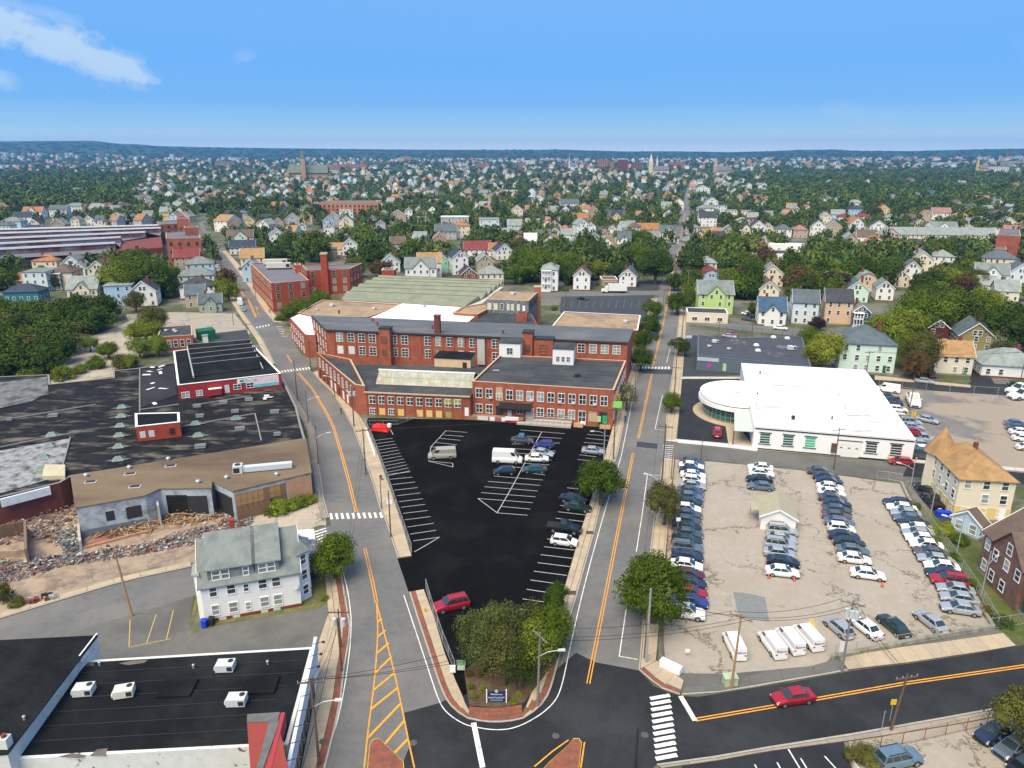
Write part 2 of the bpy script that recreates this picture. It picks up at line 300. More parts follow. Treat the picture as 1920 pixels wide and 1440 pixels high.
sheet('side_street', [(1247, 828), (1270, 828), (1420, 845), (1720, 870), (1960, 890), (1960, 912), (1745, 897), (1690, 906), (1600, 893), (1500, 880), (1340, 864), (1243, 858)], .014, greylot)
sheet('side_street', [(1705, 868), (1960, 890), (1960, 912), (1748, 897), (1692, 893)], .018, fresh)
sheet('car_park', [(1279, 709), (1400, 709), (1400, 840), (1270, 827)], .01, mat('dark_blacktop', (.02, .021, .027), var=.15, scale=.4, fine=.12, c2=(.03, .03, .035), s2=.1))
sheet('car_park', [(1284, 628), (1530, 640), (1540, 700), (1276, 706)], .008, mat('slate_blacktop', (.045, .05, .058), var=.15, scale=.4, fine=.1))
sheet('side_street', [(1276, 606), (1580, 640), (1576, 625), (1276, 596)], .006, asph)
sheet('side_street', [(1600, 700), (1730, 712), (1960, 724), (1960, 746), (1700, 730), (1600, 716)], .012, fresh)
sheet('car_park', [(1640, 722), (1960, 748), (1960, 900), (1740, 880)], .008, mat('mixed_yard_asphalt', (.17, .16, .15), var=.15, scale=.3, c2=(.30, .25, .20), s2=.035, t2=(.46, .52), fine=.12))
sheet('car_park', [(1052, 556), (1228, 553), (1214, 592), (1050, 586)], .01, mat('slate_blacktop', (.045, .05, .058)))
sheet('side_street', [(990, 549), (1236, 545), (1233, 553), (1000, 557)], .008, asph)
sheet('driveway', [(1172, 528), (1240, 526), (1233, 545), (1160, 545)], .012, mat('slate_blacktop', (.045, .05, .058)))
sheet('driveway', [(1810, 672), (1838, 672), (1866, 722), (1822, 722)], .016, mat('dark_blacktop', (.02, .021, .027)))
sheet('path', [(1640, 704), (1700, 710), (1740, 714), (1820, 722), (1820, 727), (1700, 716), (1640, 712)], .03, walk)
sheet('lawn', [(1762, 713), (1815, 717), (1818, 721), (1768, 717)], .04, grass)
sheet('car_park', [(236, 590), (330, 585), (440, 588), (470, 625), (440, 640), (300, 640), (240, 600)], .01, oldlot)
sheet('car_park', [(400, 625), (462, 618), (470, 640), (380, 645)], .016, mat('slate_blacktop', (.045, .05, .058)))
sheet('car_park', [(100, 660), (250, 600), (300, 620), (250, 690), (215, 705), (95, 725)], .006, tanlot)
sheet('dirt_yard', [(0, 905), (120, 890), (440, 920), (570, 900), (597, 965), (600, 985), (470, 1030), (230, 1085), (130, 1115), (0, 1155), (-200, 1215), (-200, 930)], .006, dirt)
sheet('broken_concrete_yard', [(440, 965), (597, 925), (602, 984), (470, 1030), (430, 1010)], .014, tanlot)
sheet('side_street', [(513, 607), (545, 618), (585, 665), (548, 640)], .008, asph)
sheet('car_park', [(1270, 1460), (1280, 1433), (1340, 1421), (1500, 1398), (1580, 1384), (1600, 1450), (1610, 1540), (1250, 1540)], .02, mat('dark_blacktop', (.02, .021, .027)))
sheet('car_park', [(1600, 1440), (1590, 1384), (1700, 1364), (1960, 1310), (2050, 1500), (1620, 1540)], .012, oldlot)
sheet('lawn', [(1705, 935), (1790, 985), (1840, 985), (1880, 1090), (1930, 1180), (1960, 1200), (1960, 1230), (1872, 1180), (1840, 1120), (1795, 1055), (1750, 990)], .008, grass)
sheet('path', [(1838, 1060), (1855, 1055), (1935, 1150), (1925, 1160)], .03, walk)
sheet('driveway', [(1700, 905), (1745, 903), (1790, 975), (1765, 980)], .014, mat('slate_blacktop', (.045, .05, .058)))
sheet('planting_bed', [(870, 1258), (900, 1235), (1040, 1195), (1058, 1200), (1046, 1235), (1020, 1270), (982, 1320), (940, 1328), (880, 1325)], .135, mulch)
# raised pavements made of single slabs
def resample(pts, n):
 L = [0]
 for a, c in zip(pts, pts[1:]): L.append(L[-1] + dist(a, c))
 out = []; k = 0
 for i in range(n + 1):
  s = L[-1] * i / n
  while k < len(L) - 2 and L[k + 1] < s: k += 1
  out.append(lerp(pts[k], pts[k + 1], (s - L[k]) / max(1e-6, L[k + 1] - L[k])))
 return out
def pavement(outer, inner, pitch=1.6, rows=1, slabm=walk, kerb=True, name='sidewalk', bricks=0):
 """outer = kerb line; a base with a granite kerb and separate slabs laid on it"""
 o = [W(*p) for p in outer]; i = [W(*p) for p in inner]
 ln = sum(dist(a, c) for a, c in zip(o, o[1:])); n = max(1, int(ln / pitch)); o2 = resample(o, n); i2 = resample(i, n)
 c0 = cen(o + i); root = MB()
 for k in range(n): root.prism([o2[k], o2[k + 1], i2[k + 1], i2[k]], -.02, .105)
 r = root.build(name, walk2, off=(c0[0], c0[1], 0)); r['kind'] = 'structure'; r['_w'] = 1; kw = .22
 if kerb:
  kb = MB()
  for k in range(n):
   w = max(.5, dist(o2[k], i2[k])); kb.prism([o2[k], o2[k + 1], lerp(o2[k + 1], i2[k + 1], kw / w), lerp(o2[k], i2[k], kw / w)], -.02, .135)
  kb.build('kerb', curbm, r)
 for k in range(n):
  w = max(.5, dist(o2[k], i2[k])); f0 = (kw + .04) / w if kerb else 0
  if bricks:
   bb = MB(); f1 = min(.9, f0 + bricks / w); bb.prism([lerp(o2[k], i2[k], f0), lerp(o2[k + 1], i2[k + 1], f0), lerp(o2[k + 1], i2[k + 1], f1), lerp(o2[k], i2[k], f1)], .05, .128); bb.build('brick_band', brickpave, r); f0 = f1 + .02
  for q in range(rows):
   a, c = f0 + (1 - f0) * q / rows, f0 + (1 - f0) * (q + 1) / rows; e = .03 / w
   p = [lerp(o2[k], i2[k], a + e), lerp(o2[k + 1], i2[k + 1], a + e), lerp(o2[k + 1], i2[k + 1], c - e), lerp(o2[k], i2[k], c - e)]
   m = cen(p); p = [lerp(x, m, .02) for x in p]; s = MB(); h = .125 + random.uniform(-.006, .008); s.prism(p, .05, h); s.build('slab', slabm, r)
 return r
random.seed(5)
S1o = [(745.6, 1047), (723, 979), (712, 955), (699, 908), (689, 880), (676, 841), (661, 802), (639, 762), (620, 734), (601, 717), (586, 699)]
S1i = [(772, 1043), (755, 987), (746, 961), (731, 916), (722, 891), (705, 842), (688, 800), (673, 778), (655, 760), (629, 727), (600, 694)]
pavement(S1o, S1i, 1.7)
pavement([(767, 1111), (783, 1163), (804, 1226), (821, 1278), (833, 1309), (850, 1332), (877, 1349)], [(795, 1106), (814.6, 1159), (833, 1222), (854, 1276), (867, 1305), (873, 1322), (880, 1334)], 1.35, bricks=.55)
pavement([(877, 1349), (908, 1356), (950, 1356), (981, 1349)], [(880, 1326), (905, 1328), (945, 1328), (978, 1322)], 1.2, slabm=brickpave, name='brick_pavement', rows=3)
pavement([(981, 1349), (1008, 1332), (1025, 1313), (1035, 1288), (1044, 1255), (1058, 1197)], [(978, 1342), (988, 1322), (998, 1295), (1009, 1270), (1018, 1250), (1030, 1200)], 1.4, bricks=.6)
S3o = [(1058, 1197), (1071, 1153), (1079, 1128), (1115.6, 995), (1125, 955), (1159, 849), (1171, 789), (1182, 745), (1203, 680), (1219, 615), (1234, 560)]
S3i = [(1040, 1190), (1052, 1145), (1056, 1111), (1091, 989), (1104, 950), (1135, 850), (1148, 803), (1166, 745), (1188, 680), (1206, 615), (1222, 560)]
pavement(S3o, S3i, 1.7, rows=2)
pavement([(603, 1470), (628, 1371), (640, 1311), (646, 1257), (654, 1210), (658, 1176), (656, 1166), (647.5, 1116), (638, 1061)], [(535, 1470), (571, 1331), (588, 1281), (600, 1240), (614, 1194), (620, 1162), (616, 1160), (612, 1110), (607, 1068)], 1.6, rows=2, bricks=.6)
pavement([(617.5, 971), (608, 937), (602.5, 900), (596, 860), (592, 811), (579, 787), (556, 749), (528, 706)], [(604, 975), (595, 940), (589, 900), (584, 860), (577, 811), (565, 787), (544, 749), (518, 706)], 2.2, slabm=mat('weathered_grey_concrete', (.30, .26, .21), var=.12, scale=.8, objvar=.1, fine=.1))
pavement([(516, 683), (493.6, 638), (459, 591), (441.5, 562), (424, 527), (398, 470)], [(504, 683), (481, 638), (449, 591), (431, 562), (414, 527), (390, 470)], 6)
pavement([(514, 605), (493.6, 581), (459, 527), (433, 492.6), (415, 470)], [(530, 605), (507, 581), (472, 527), (445, 492.6), (424, 470)], 6)
pavement([(1197, 1257), (1199, 1240), (1206, 1150), (1219, 1030), (1226, 972), (1243, 860)], [(1230, 1240), (1231, 1230), (1238, 1150), (1249, 1030), (1254, 972), (1265, 862)], 1.7, rows=1)
pavement([(1246, 826), (1250, 770), (1262, 690), (1270, 620), (1276, 560), (1285, 505)], [(1268, 826), (1274, 770), (1281, 690), (1286, 620), (1290, 560), (1296, 505)], 2.4)
pavement([(1274, 1304), (1253, 1298), (1226, 1286), (1218, 1275), (1197, 1257)], [(1282, 1277), (1262, 1262), (1250, 1255), (1240, 1248), (1232, 1240)], 1.5, rows=1, bricks=.5)
pavement([(1905, 1212), (1839, 1223.5), (1787, 1231), (1701, 1244), (1645, 1250), (1590, 1257)], [(1880, 1188), (1830, 1195), (1770, 1204), (1690, 1214), (1630, 1224), (1573, 1234)], 1.9, kerb=False)
pavement([(1590, 1258), (1520, 1271), (1413, 1289), (1351, 1299), (1309, 1305), (1278, 1304)], [(1572, 1236), (1545, 1247), (1425, 1262), (1357, 1282), (1330, 1290), (1283, 1290)], 4, slabm=greylot)
pavement([(1231, 1434), (1340, 1419), (1430, 1403), (1600, 1376), (1702, 1358), (1781, 1344), (1884, 1325), (2050, 1297)], [(1240, 1442), (1342, 1428), (1440, 1410), (1610, 1388), (1712, 1372), (1792, 1359), (1895, 1340), (2060, 1312)], 3, slabm=mat('weathered_grey_concrete', (.3, .26, .21)))
pavement([(0, 1161), (131, 1121), (232, 1091), (360, 1063)], [(0, 1150), (129, 1111), (228, 1082), (357, 1054)], 3)
pavement([(1248, 828), (1420, 844), (1720, 869), (1960, 889)], [(1250, 822), (1420, 837), (1712, 862), (1960, 882)], 2.5, slabm=mat('pale_concrete', (.5, .48, .43), var=.08, scale=.8, objvar=.05))
pavement([(1276, 707), (1400, 707)], [(1277, 711), (1400, 711)], 2.5, slabm=mat('pale_concrete', (.5, .48, .43)))
def island(name, pts, m, km, lbl=None):
 p = ccw([W(*q) for q in pts]); c = cen(p); b = MB(); b.prism([lerp(q, c, .04) for q in p], -.02, .15); r = b.build(name, m, off=(c[0], c[1], 0)); r['kind'] = 'structure'; r['_w'] = 1
 k = MB(); n = len(p)
 for i in range(n): k.prism([p[i], p[(i + 1) % n], lerp(p[(i + 1) % n], c, .045), lerp(p[i], c, .045)], -.02, .13)
 k.build('kerb', km, r)
ykerb = mat('yellow_painted_kerb', (.62, .42, .05), var=.2, scale=2)
island('brick_island', [(686, 1470), (693, 1400), (697, 1390), (704, 1386), (712, 1387), (757, 1430), (760, 1470)], brickpave, ykerb)
island('brick_island', [(985, 1480), (1030, 1430), (1066, 1398), (1075, 1386), (1086, 1386), (1091, 1394), (1086, 1440), (1078, 1480)], brickpave, ykerb)
sheet('verge', [(1225, 1262), (1234, 1236), (1238, 1150), (1249, 1030), (1254, 972), (1265, 860), (1275, 860), (1262, 1180), (1300, 1250), (1560, 1235), (1720, 1198), (1860, 1176), (1890, 1192), (1840, 1226), (1560, 1266), (1300, 1304), (1262, 1298)], .004, greylot)
sheet('verge', [(528, 1480), (600, 1196), (616, 1150), (622, 1165), (612, 1200), (585, 1320), (548, 1480)], .01, walk)
sheet('verge', [(574, 800), (600, 985), (612, 985), (590, 800)], .01, tanlot)
# painted markings (each run of paint is one line object of the setting)
def paint(name, runs, w, m, z=.034):
 """runs: list of polylines of (px,py)"""
 for pl in runs:
  if len(pl) > 5:
   for _ in (0, 1): pl = [pl[0]] + [lerp(a, c, t) for a, c in zip(pl, pl[1:]) for t in (.25, .75)] + [pl[-1]]
  b = MB(); pts = [W(*p) for p in pl]
  for i in range(len(pts) - 1):
   a, c = Vector(pts[i]), Vector(pts[i + 1]); d = (c - a).normalized(); nn = Vector((-d.y, d.x)) * w / 2
   if i < len(pts) - 2: c = c + d * w * .2
   b.face([(a.x - nn.x, a.y - nn.y, z), (c.x - nn.x, c.y - nn.y, z), (c.x + nn.x, c.y + nn.y, z), (a.x + nn.x, a.y + nn.y, z)]); z += .0002
  struct(name, b, m)
def double(pl, w=.13, gap=.2, z=.03):
 pts = [Vector(W(*p)) for p in pl]; b = MB()
 for s in (-1, 1):
  for a, c in zip(pts, pts[1:]):
   d = (c - a).normalized(); n = Vector((-d.y, d.x)); o = n * s * (gap / 2 + w / 2); h = n * w / 2
   b.face([(q.x, q.y, z) for q in (a + o - h, c + o - h, c + o + h, a + o + h)])
 struct('yellow_centre_line', b, yellowp)
double([(1103, 1282), (1187, 850)]); double([(1197, 822), (1222, 702)]); double([(1224, 688), (1245, 600), (1259, 530), (1276, 450), (1284, 400)], .15)
double([(684, 1028), (697, 1085), (706, 1130)]); double([(668, 960), (655, 905), (640, 850), (625, 800), (610, 770), (585, 728), (560, 700)], .16)
double([(547, 680), (538, 665)]); double([(486, 590), (480, 575)]); double([(480, 595), (465, 560)], .2); double([(458, 556), (446, 537)], .2); double([(440, 527), (428, 505)], .2)
double([(1303, 1350), (1448, 1325), (1530, 1311), (1700, 1281), (1920, 1249), (2050, 1229)], .15)
paint('yellow_line', [[(706, 1130), (709, 1180), (706, 1230), (701, 1290), (690, 1370), (683, 1440)], [(706, 1130), (721, 1190), (737, 1250), (752, 1320), (766, 1390), (777, 1440)]], .15, yellowp, .04)
paint('yellow_hatch', [[(708, 1167), (716, 1160)], [(708, 1195), (723, 1182)], [(706, 1226), (729, 1206)], [(704, 1262), (734, 1232)], [(701, 1294), (740, 1262)], [(696, 1330), (746, 1290)], [(689, 1385), (751, 1320)], [(722, 1395), (758, 1352)], [(740, 1412), (765, 1386)]], .28, yellowp, .05)
paint('yellow_line', [[(1002, 1438), (1035, 1410), (1066, 1388)], [(1096, 1392), (1089, 1440)]], .15, yellowp, .05)
paint('white_edge_line', [[(757, 1116), (798, 1240), (823, 1317), (838, 1338), (866, 1357), (885, 1363), (925, 1370), (965, 1367), (1010, 1344), (1040, 1318), (1053, 1290), (1066, 1228), (1091, 1115), (1122, 1000), (1143, 928)],
       [(1150, 905), (1165, 855), (1180, 780), (1195, 700)], [(1200, 690), (1212, 640), (1230, 560)],
       [(604, 1440), (632, 1360), (650, 1270), (660, 1180), (655, 1120), (640, 1060)]], .12, whitep, .06)
paint('white_stop_line', [[(888, 1356), (905, 1440)], [(1276, 1306), (1303, 1352)]], .55, whitep, .07)
paint('parking_bay_line', [[(1214, 890), (1243, 893)], [(1214, 890), (1204, 965), (1193, 1035)], [(1178, 1112), (1170, 1170), (1161, 1231), (1196, 1237)], [(1228, 805), (1242, 742)], [(1228, 805), (1246, 807)], [(1250, 680), (1256, 655)], [(1263, 590), (1268, 560)]], .12, whitep, .045)
bars = []
for i in range(11):
 t = i / 10; bars.append([(1219 + 10.5 * t, 1310.5 + 113 * t ** 1.04), (1256 + 13.5 * t, 1304 + 112 * t ** 1.04)])
paint('crosswalk_bar', bars, .5, whitep, .05)
paint('crosswalk_bar', [[(620 + i * 10.3, 963 - i * .2), (622.5 + i * 10.4, 974 - i * .3)] for i in range(10)], .42, whitep, .05)
paint('crosswalk_bar', [[(589 + 2.0 * i, 998 + i * 5.0), (611 + 1.6 * i, 991 + i * 4.6)] for i in range(5)], .35, whitep, .05)
paint('crosswalk_bar', [[(528 + i * 5.6, 695 - i * .7), (530.5 + i * 5.6, 699 - i * .7)] for i in range(10)], .4, whitep, .05)
paint('crosswalk_bar', [[(1205 + i * 6.2, 688), (1204 + i * 6.2, 692)] for i in range(9)], .5, whitep, .05)
paint('crosswalk_bar', [[(1242.5, 836 + i * 3.6), (1263, 837.5 + i * 3.6)] for i in range(8)], .25, whitep, .15)
paint('crosswalk_bar', [[(470 + i * 5.5, 615 - i * 1.1), (472 + i * 5.5, 618 - i * 1.1)] for i in range(7)], .4, whitep, .05)
paint('crosswalk_bar', [[(518 + i * 2.6, 613 + i * 4.4), (529 + i * 2.6, 613 + i * 4.4)] for i in range(5)], .4, whitep, .05)
st = []
for i in range(12):
 t = i / 11; st.append([(704 + 24 * t, 826 + 66 * t), (736 + 33 * t, 822 + 61 * t)])
for x0, y0, x1, y1 in ((727, 890, 769, 885), (731, 899, 773, 895), (735, 909, 778, 904), (739, 919.5, 783, 914.5), (744, 930, 788, 924.5), (748, 941, 793, 935.5), (752, 951.5, 797, 946), (756, 963, 802, 957.5), (759, 975, 807, 969), (764, 988.5, 813, 981.5), (769, 1002, 818, 994.5), (775, 1014.5, 824, 1007.5)): st.append([(x0, y0), (x1, y1)])
st.append([(824, 1007.5), (800, 1022), (777, 1035)]); st.append([(728, 798), (737, 815)]);
for x0, y0, x1, y1 in ((836, 808, 876, 811), (832, 816, 869, 818.5), (824, 822, 863, 826), (816, 830, 857, 834), (808, 838, 850, 841), (805, 865, 849, 869)): st.append([(x0, y0), (x1, y1)])
st += [[(836, 808), (808, 838), (804, 865), (849, 876), (849, 869)]]
for x0, y0, x1, y1 in ((976, 806.5, 1059, 813.5), (985, 818, 1053, 822.5), (960, 833, 1050, 831), (955, 841, 1042, 846), (950, 848.5, 1038, 855), (972, 860, 1034, 863), (968, 868, 1030, 872), (962, 876, 1026, 881), (926, 893, 1018, 900.5), (915, 903, 1013, 910.5), (908, 913, 1008, 921), (902, 924, 1004, 932), (896, 935, 999, 943), (940, 950, 994, 955), (931, 962, 989, 966.5), (985, 886, 1022, 891)):
 st.append([(x0, y0), (x1, y1)])
st += [[(1016, 810), (1000, 838), (984, 868), (965, 905), (945, 940), (932, 962)], [(896, 935), (932, 962)]]
for x0, y0, x1, y1 in ((1101, 815, 1143, 818), (1098, 822, 1139, 826), (1095, 830, 1135, 833), (1092, 837, 1138, 841), (1086, 853, 1118, 857), (1083, 862, 1105, 864), (1063, 915, 1085, 917), (1059, 925.5, 1085, 928), (1050, 948, 1104, 955), (1046, 960, 1098, 966), (1042, 972, 1094, 978.5), (1030, 997, 1086, 1004), (1026, 1011, 1080, 1018),
      (1020, 1025.5, 1077.5, 1032), (1013.5, 1040.5, 1073, 1047.5), (1008, 1055.5, 1068, 1063), (1001, 1071.5, 1063, 1079.5), (994.5, 1088, 1058, 1097), (987.5, 1105.5, 1050, 1115), (980, 1123.5, 1045, 1133), (973, 1142, 1025, 1150)): st.append([(x0, y0), (x1, y1)])
paint('parking_bay_line', st, .11, mat('dull_white_paint', (.50, .50, .50), var=.1, scale=3), .04)
paint('yellow_bay_line', [[(244, 1162), (242, 1214), (320, 1198)], [(293, 1152), (275, 1206)], [(325, 1145), (312, 1200)]], .12, mat('faded_yellow_paint', (.48, .34, .12), var=.2, scale=3), .03)
paint('parking_bay_line', [[(1475, 1400), (1505, 1450)], [(1501, 1422), (1515, 1445)], [(1546, 1418), (1575, 1450)], [(1594, 1417), (1612, 1445)], [(1457, 1430), (1465, 1445)], [(1415, 1434), (1422, 1447)]], .14, whitep, .035)
paint('worn_yellow_strip', [[(1519, 1160), (1528, 1180), (1538, 1205), (1545, 1212)]], .7, mat('faded_yellow_paint', (.48, .34, .12)), .03)
paint('parking_bay_line', [[(1060 + i * 14, 563 + (i % 2)), (1064 + i * 14 - 8, 577)] for i in range(11)], .14, mat('thin_grey_paint', (.16, .17, .17), var=.1, scale=3), .03)
struct('asphalt_patch', (lambda b: (b.face([(*p, .024) for p in ccw([W(*q) for q in ((1374, 1110), (1404, 1113), (1434, 1120), (1443, 1166), (1386, 1160))])]), b)[1])(MB()), mat('grey_patch', (.19, .20, .20), var=.1, scale=1, fine=.1))
struct('asphalt_patch', (lambda b: (b.face([(*p, .03) for p in ccw([W(*q) for q in ((1195, 828), (1233, 832), (1232, 842), (1193, 838))])]), b)[1])(MB()), mat('slate_blacktop', (.045, .05, .058)))
struct('asphalt_patch', (lambda b: (b.face([(*p, .024) for p in ccw([W(*q) for q in ((1204, 692), (1263, 694), (1262, 702), (1202, 700))])]), b)[1])(MB()), mat('slate_blacktop', (.045, .05, .058)))
paint('blue_bay_marking', [[(973, 814), (983, 814)]], 1.2, mat('blue_road_paint', (.02, .16, .42), var=.1, scale=2), .05)
# building blocks
WIN = {}
def win_meshes(ww, wh, nx=2, ny=2, fr=trim, gl=glass, key=None, t=.09):
 k = (ww, wh, nx, ny, fr.name, gl.name)
 if k in WIN: return WIN[k]
 f = MB(); a = ww / 2
 f.box(-a - .1, a + .1, -.11, .0, -.1, 0); f.box(-a - .1, a + .1, -.08, 0, wh, wh + .12); f.box(-a - .1, -a, -.08, 0, 0, wh); f.box(a, a + .1, -.08, 0, 0, wh)
 for i in range(1, nx): x = -a + ww * i / nx; f.box(x - t / 2, x + t / 2, -.075, 0, 0, wh)
 for i in range(1, ny): z = wh * i / ny; f.box(-a, a, -.07, 0, z - t / 2, z + t / 2)
 p = MB(); p.box(-a + .003, a - .003, -.045, -.005, .003, wh - .003)
 WIN[k] = (f.mesh('window', [fr]), p.mesh('pane', [gl])); return WIN[k]
def put_window(parent, A, B, s, z, ww, wh, nx=2, ny=2, fr=trim, gl=glass, label=None, name='window'):
 """window on the wall line A->B (outside is to the right of the walk), s = 0..1"""
 f, p = win_meshes(ww, wh, nx, ny, fr, gl); a = math.atan2(B[1] - A[1], B[0] - A[0]); x, y = lerp(A, B, s)
 L = parent.location; o = inst(name, f, parent, (x - L.x, y - L.y, z - L.z), a)
 if label: o['label'] = label
 inst('pane', p, o); return o
def flat_building(name, label, cat, foot, h, wall, roof, z0=0, par=.5, cop=coping, th=.35, roofname='roof'):
 """walls with a parapet and a membrane roof set below it; foot in world xy"""
 p = ccw(foot); c = cen(p); r = thing(name, label, cat, (c[0], c[1], z0), w=True); n = len(p)
 w = MB(); w.prism(p, z0, h - par, 0);
 if par:
  for i in range(n):
   a, b2 = p[i], p[(i + 1) % n]; ia, ib = inset(p, i, th), inset(p, (i + 1) % n, th); w.prism([a, b2, ib, ia], h - par, h - .06)
 w.build('wall', wall, r); f = MB(); q = [inset(p, i, th - .01) if par else inset(p, i, -.15) for i in range(n)]
 if par: f.prism(q, h - par - .03, h - par + .04)
 else: f.prism(q, h - .02, h + .14)
 f.build(roofname, roof, r)
 if par and cop:
  k = MB()
  for i in range(n):
   k.prism([inset(p, i, -.05), inset(p, (i + 1) % n, -.05), inset(p, (i + 1) % n, th + .04), inset(p, i, th + .04)], h - .06, h + .02)
  k.build('coping', cop, r)
 return r
def inset(p, i, d):
 n = len(p); a, b, c = Vector(p[i - 1]), Vector(p[i]), Vector(p[(i + 1) % n]); u = (b - a).normalized(); v = (c - b).normalized()
 n1 = Vector((-u.y, u.x)); n2 = Vector((-v.y, v.x)); m = (n1 + n2); k = max(.3, m.length_squared / 2); m = m / k
 return (b.x + m.x * d, b.y + m.y * d)
def facade(r, A, B, rows, fr=trim, gl=glass):
 """rows: (list of s, z, ww, wh, nx, ny[, glass])"""
 for row in rows:
  ss, z, ww, wh, nx, ny = row[:6]
  for s in ss: put_window(r, A, B, s, z, ww, wh, nx, ny, fr, row[6] if len(row) > 6 else (gl if random.random() > .3 else glass2))
def even(n, a=.04, b=.96): return [a + (b - a) * (i + .5) / n for i in range(n)]
def panel(r, A, B, s, z, w, h, m, name='panel', d=.06, label=None):
 a = math.atan2(B[1] - A[1], B[0] - A[0]); x, y = lerp(A, B, s); b = MB(); b.box(-w / 2, w / 2, -d, 0, 0, h); L = r.location
 o = inst(name, b.mesh(name, [m]), r, (x - L.x, y - L.y, z - L.z), a)
 if label: o['label'] = label
 return o
def text_on(r, A, B, s, z, txt, size, m, name='lettering', off=.09, parentloc=None, sx=1.0):
 c = bpy.data.curves.new(name, 'FONT'); c.body = txt; c.size = size; c.align_x = 'CENTER'; c.extrude = .01; c.materials.append(m); c.resolution_u = 2
 t = bpy.data.objects.new('tmp', c); me = bpy.data.meshes.new_from_object(t); bpy.data.objects.remove(t)
 if sx != 1:
  for v in me.vertices: v.co.x *= sx
 me.materials.clear(); me.materials.append(m)
 a = math.atan2(B[1] - A[1], B[0] - A[0]); x, y = lerp(A, B, s); nx, ny = math.sin(a), -math.cos(a); L = r.location if r is not None else Vector((0, 0, 0))
 o = bpy.data.objects.new(name, me); col.objects.link(o); o.parent = r; o.location = (x + nx * off - L.x, y + ny * off - L.y, z - L.z); o.rotation_euler = (math.pi / 2, 0, a); return o
def hvac(x, y, z, label, a=0, s=1.0, m=None, kind='hvac'):
 t = thing('rooftop_unit', label, 'air conditioner', (x, y, z), a); m = m or hvacw
 b = MB(); b.box(-1.1 * s, 1.1 * s, -.75 * s, .75 * s, .15, 1.15 * s); b.build('casing', m, t)
 b = MB(); b.box(-1.0 * s, 1.0 * s, -.65 * s, .65 * s, 0, .15); b.build('curb_frame', dark, t)
 b = MB(); b.tube((.6 * s, .25 * s, 1.15 * s), (.6 * s, .25 * s, 1.22 * s), .33 * s, n=16); b.build('fan_guard', dark, t)
 b = MB(); b.box(.35 * s, 1.0 * s, -.78 * s, -.75 * s, .35 * s, .95 * s); b.build('louvre', dark, t)
 b = MB(); b.box(-1.35 * s, -1.1 * s, -.5 * s, .2 * s, .25, .7 * s); b.build('hood', m, t); return t
def vent(x, y, z, label, r=.3, h=.6, m=steel, name='roof_vent'):
 t = thing(name, label, 'vent', (x, y, z)); b = MB(); b.tube((0, 0, 0), (0, 0, h), r * .7, n=10); b.build('pipe', m, t)
 b = MB(); b.tube((0, 0, h), (0, 0, h + r * .5), r, r * .5, n=10); b.build('cap', m, t); return t
# the brick mill
LA, LB = W(612, 618, 11.6), W(1177, 642, 11.6)      # eave line of the long block, street side
LB2, LA2 = W(1187, 618, 11.6), W(586, 592, 11.6)
RA, RB = (-9.0, 156.2), (22.2, 149.9)
RC, RD = (28.5, 173.9), (-3.2, 179.3)
mill = flat_building('brick_mill', 'long red brick mill with dark roof and rows of white windows', 'mill', [LA, LB, LB2, LA2], 11.6, brick, longroof, par=.0, cop=None)
random.seed(11)
Ld = dist(LA, LB)
sU = [.045, .085, .123, .160, .198, .234, .272, .352, .39, .427, .465, .503, .578, .616, .652, .727, .765]
for i, s in enumerate(sU):
 g = glass2 if i in (0, 10) else None
 if i == 1: g = glass
 put_window(mill, LA, LB, s, 8.5, 1.75, 2.3, 2, 3, trim, g or (glass if random.random() > .35 else glass2))
 if i in (1, 8, 9): panel(mill, LA, LB, s, 5.0, 1.75, 2.2, glass2 if i > 1 else paintedb, 'boarded_window')
 elif i == 0: panel(mill, LA, LB, s, 5.0, 1.7, 2.2, whitep, 'boarded_window')
 elif s < .6 or s > .7: put_window(mill, LA, LB, s, 5.0, 1.75, 2.2, 2, 3, trim, glass)
for s in (.855, .898, .930, .962): pass
for s in even(5, .80, .985): put_window(mill, LA, LB, s, 8.4, 1.8, 2.2, 2, 3, trim, glass2 if random.random() > .5 else glass)
for i in range(18):                     # brick piers between the bays
 s = .025 + i * .0375
 if s < .76: panel(mill, LA, LB, s, 4.6, .45, 6.6, brick, 'brick_pier', .14)
n = 5
for i in range(n):                      # street end, three storeys
 s = (i + .5) / n
 for z, hh in ((8.6, 2.0), (5.2, 2.0), (1.6, 2.2)): put_window(mill, LA2, LA, s, z, 1.3, hh, 2, 3, trim, glass)
for i in range(n + 1): panel(mill, LA2, LA, max(.03, min(.97, i / n)), .1, .5, 11.0, brick, 'brick_pier', .16)
b = MB(); e = [lerp(LA, LA2, -.03), lerp(LB, LB2, -.03), LB2, LA2]
for A_, B_ in ((LA, LB), (LA2, LA)):
 d = Vector(B_) - Vector(A_); nn = Vector((d.y, -d.x)).normalized()
 b.prism([(A_[0], A_[1]), (B_[0], B_[1]), (B_[0] + nn.x * .45, B_[1] + nn.y * .45), (A_[0] + nn.x * .45, A_[1] + nn.y * .45)], 11.35, 11.72)
b.build('eave', mat('dark_eave', (.05, .045, .04), var=.1), mill)
def on_long(s, off, side=1):
 x, y = lerp(LA, LB, s); d = Vector(LB) - Vector(LA); nn = Vector((-d.y, d.x)).normalized(); return (x + nn.x * off, y + nn.y * off)
ang = math.atan2(LB[1] - LA[1], LB[0] - LA[0])
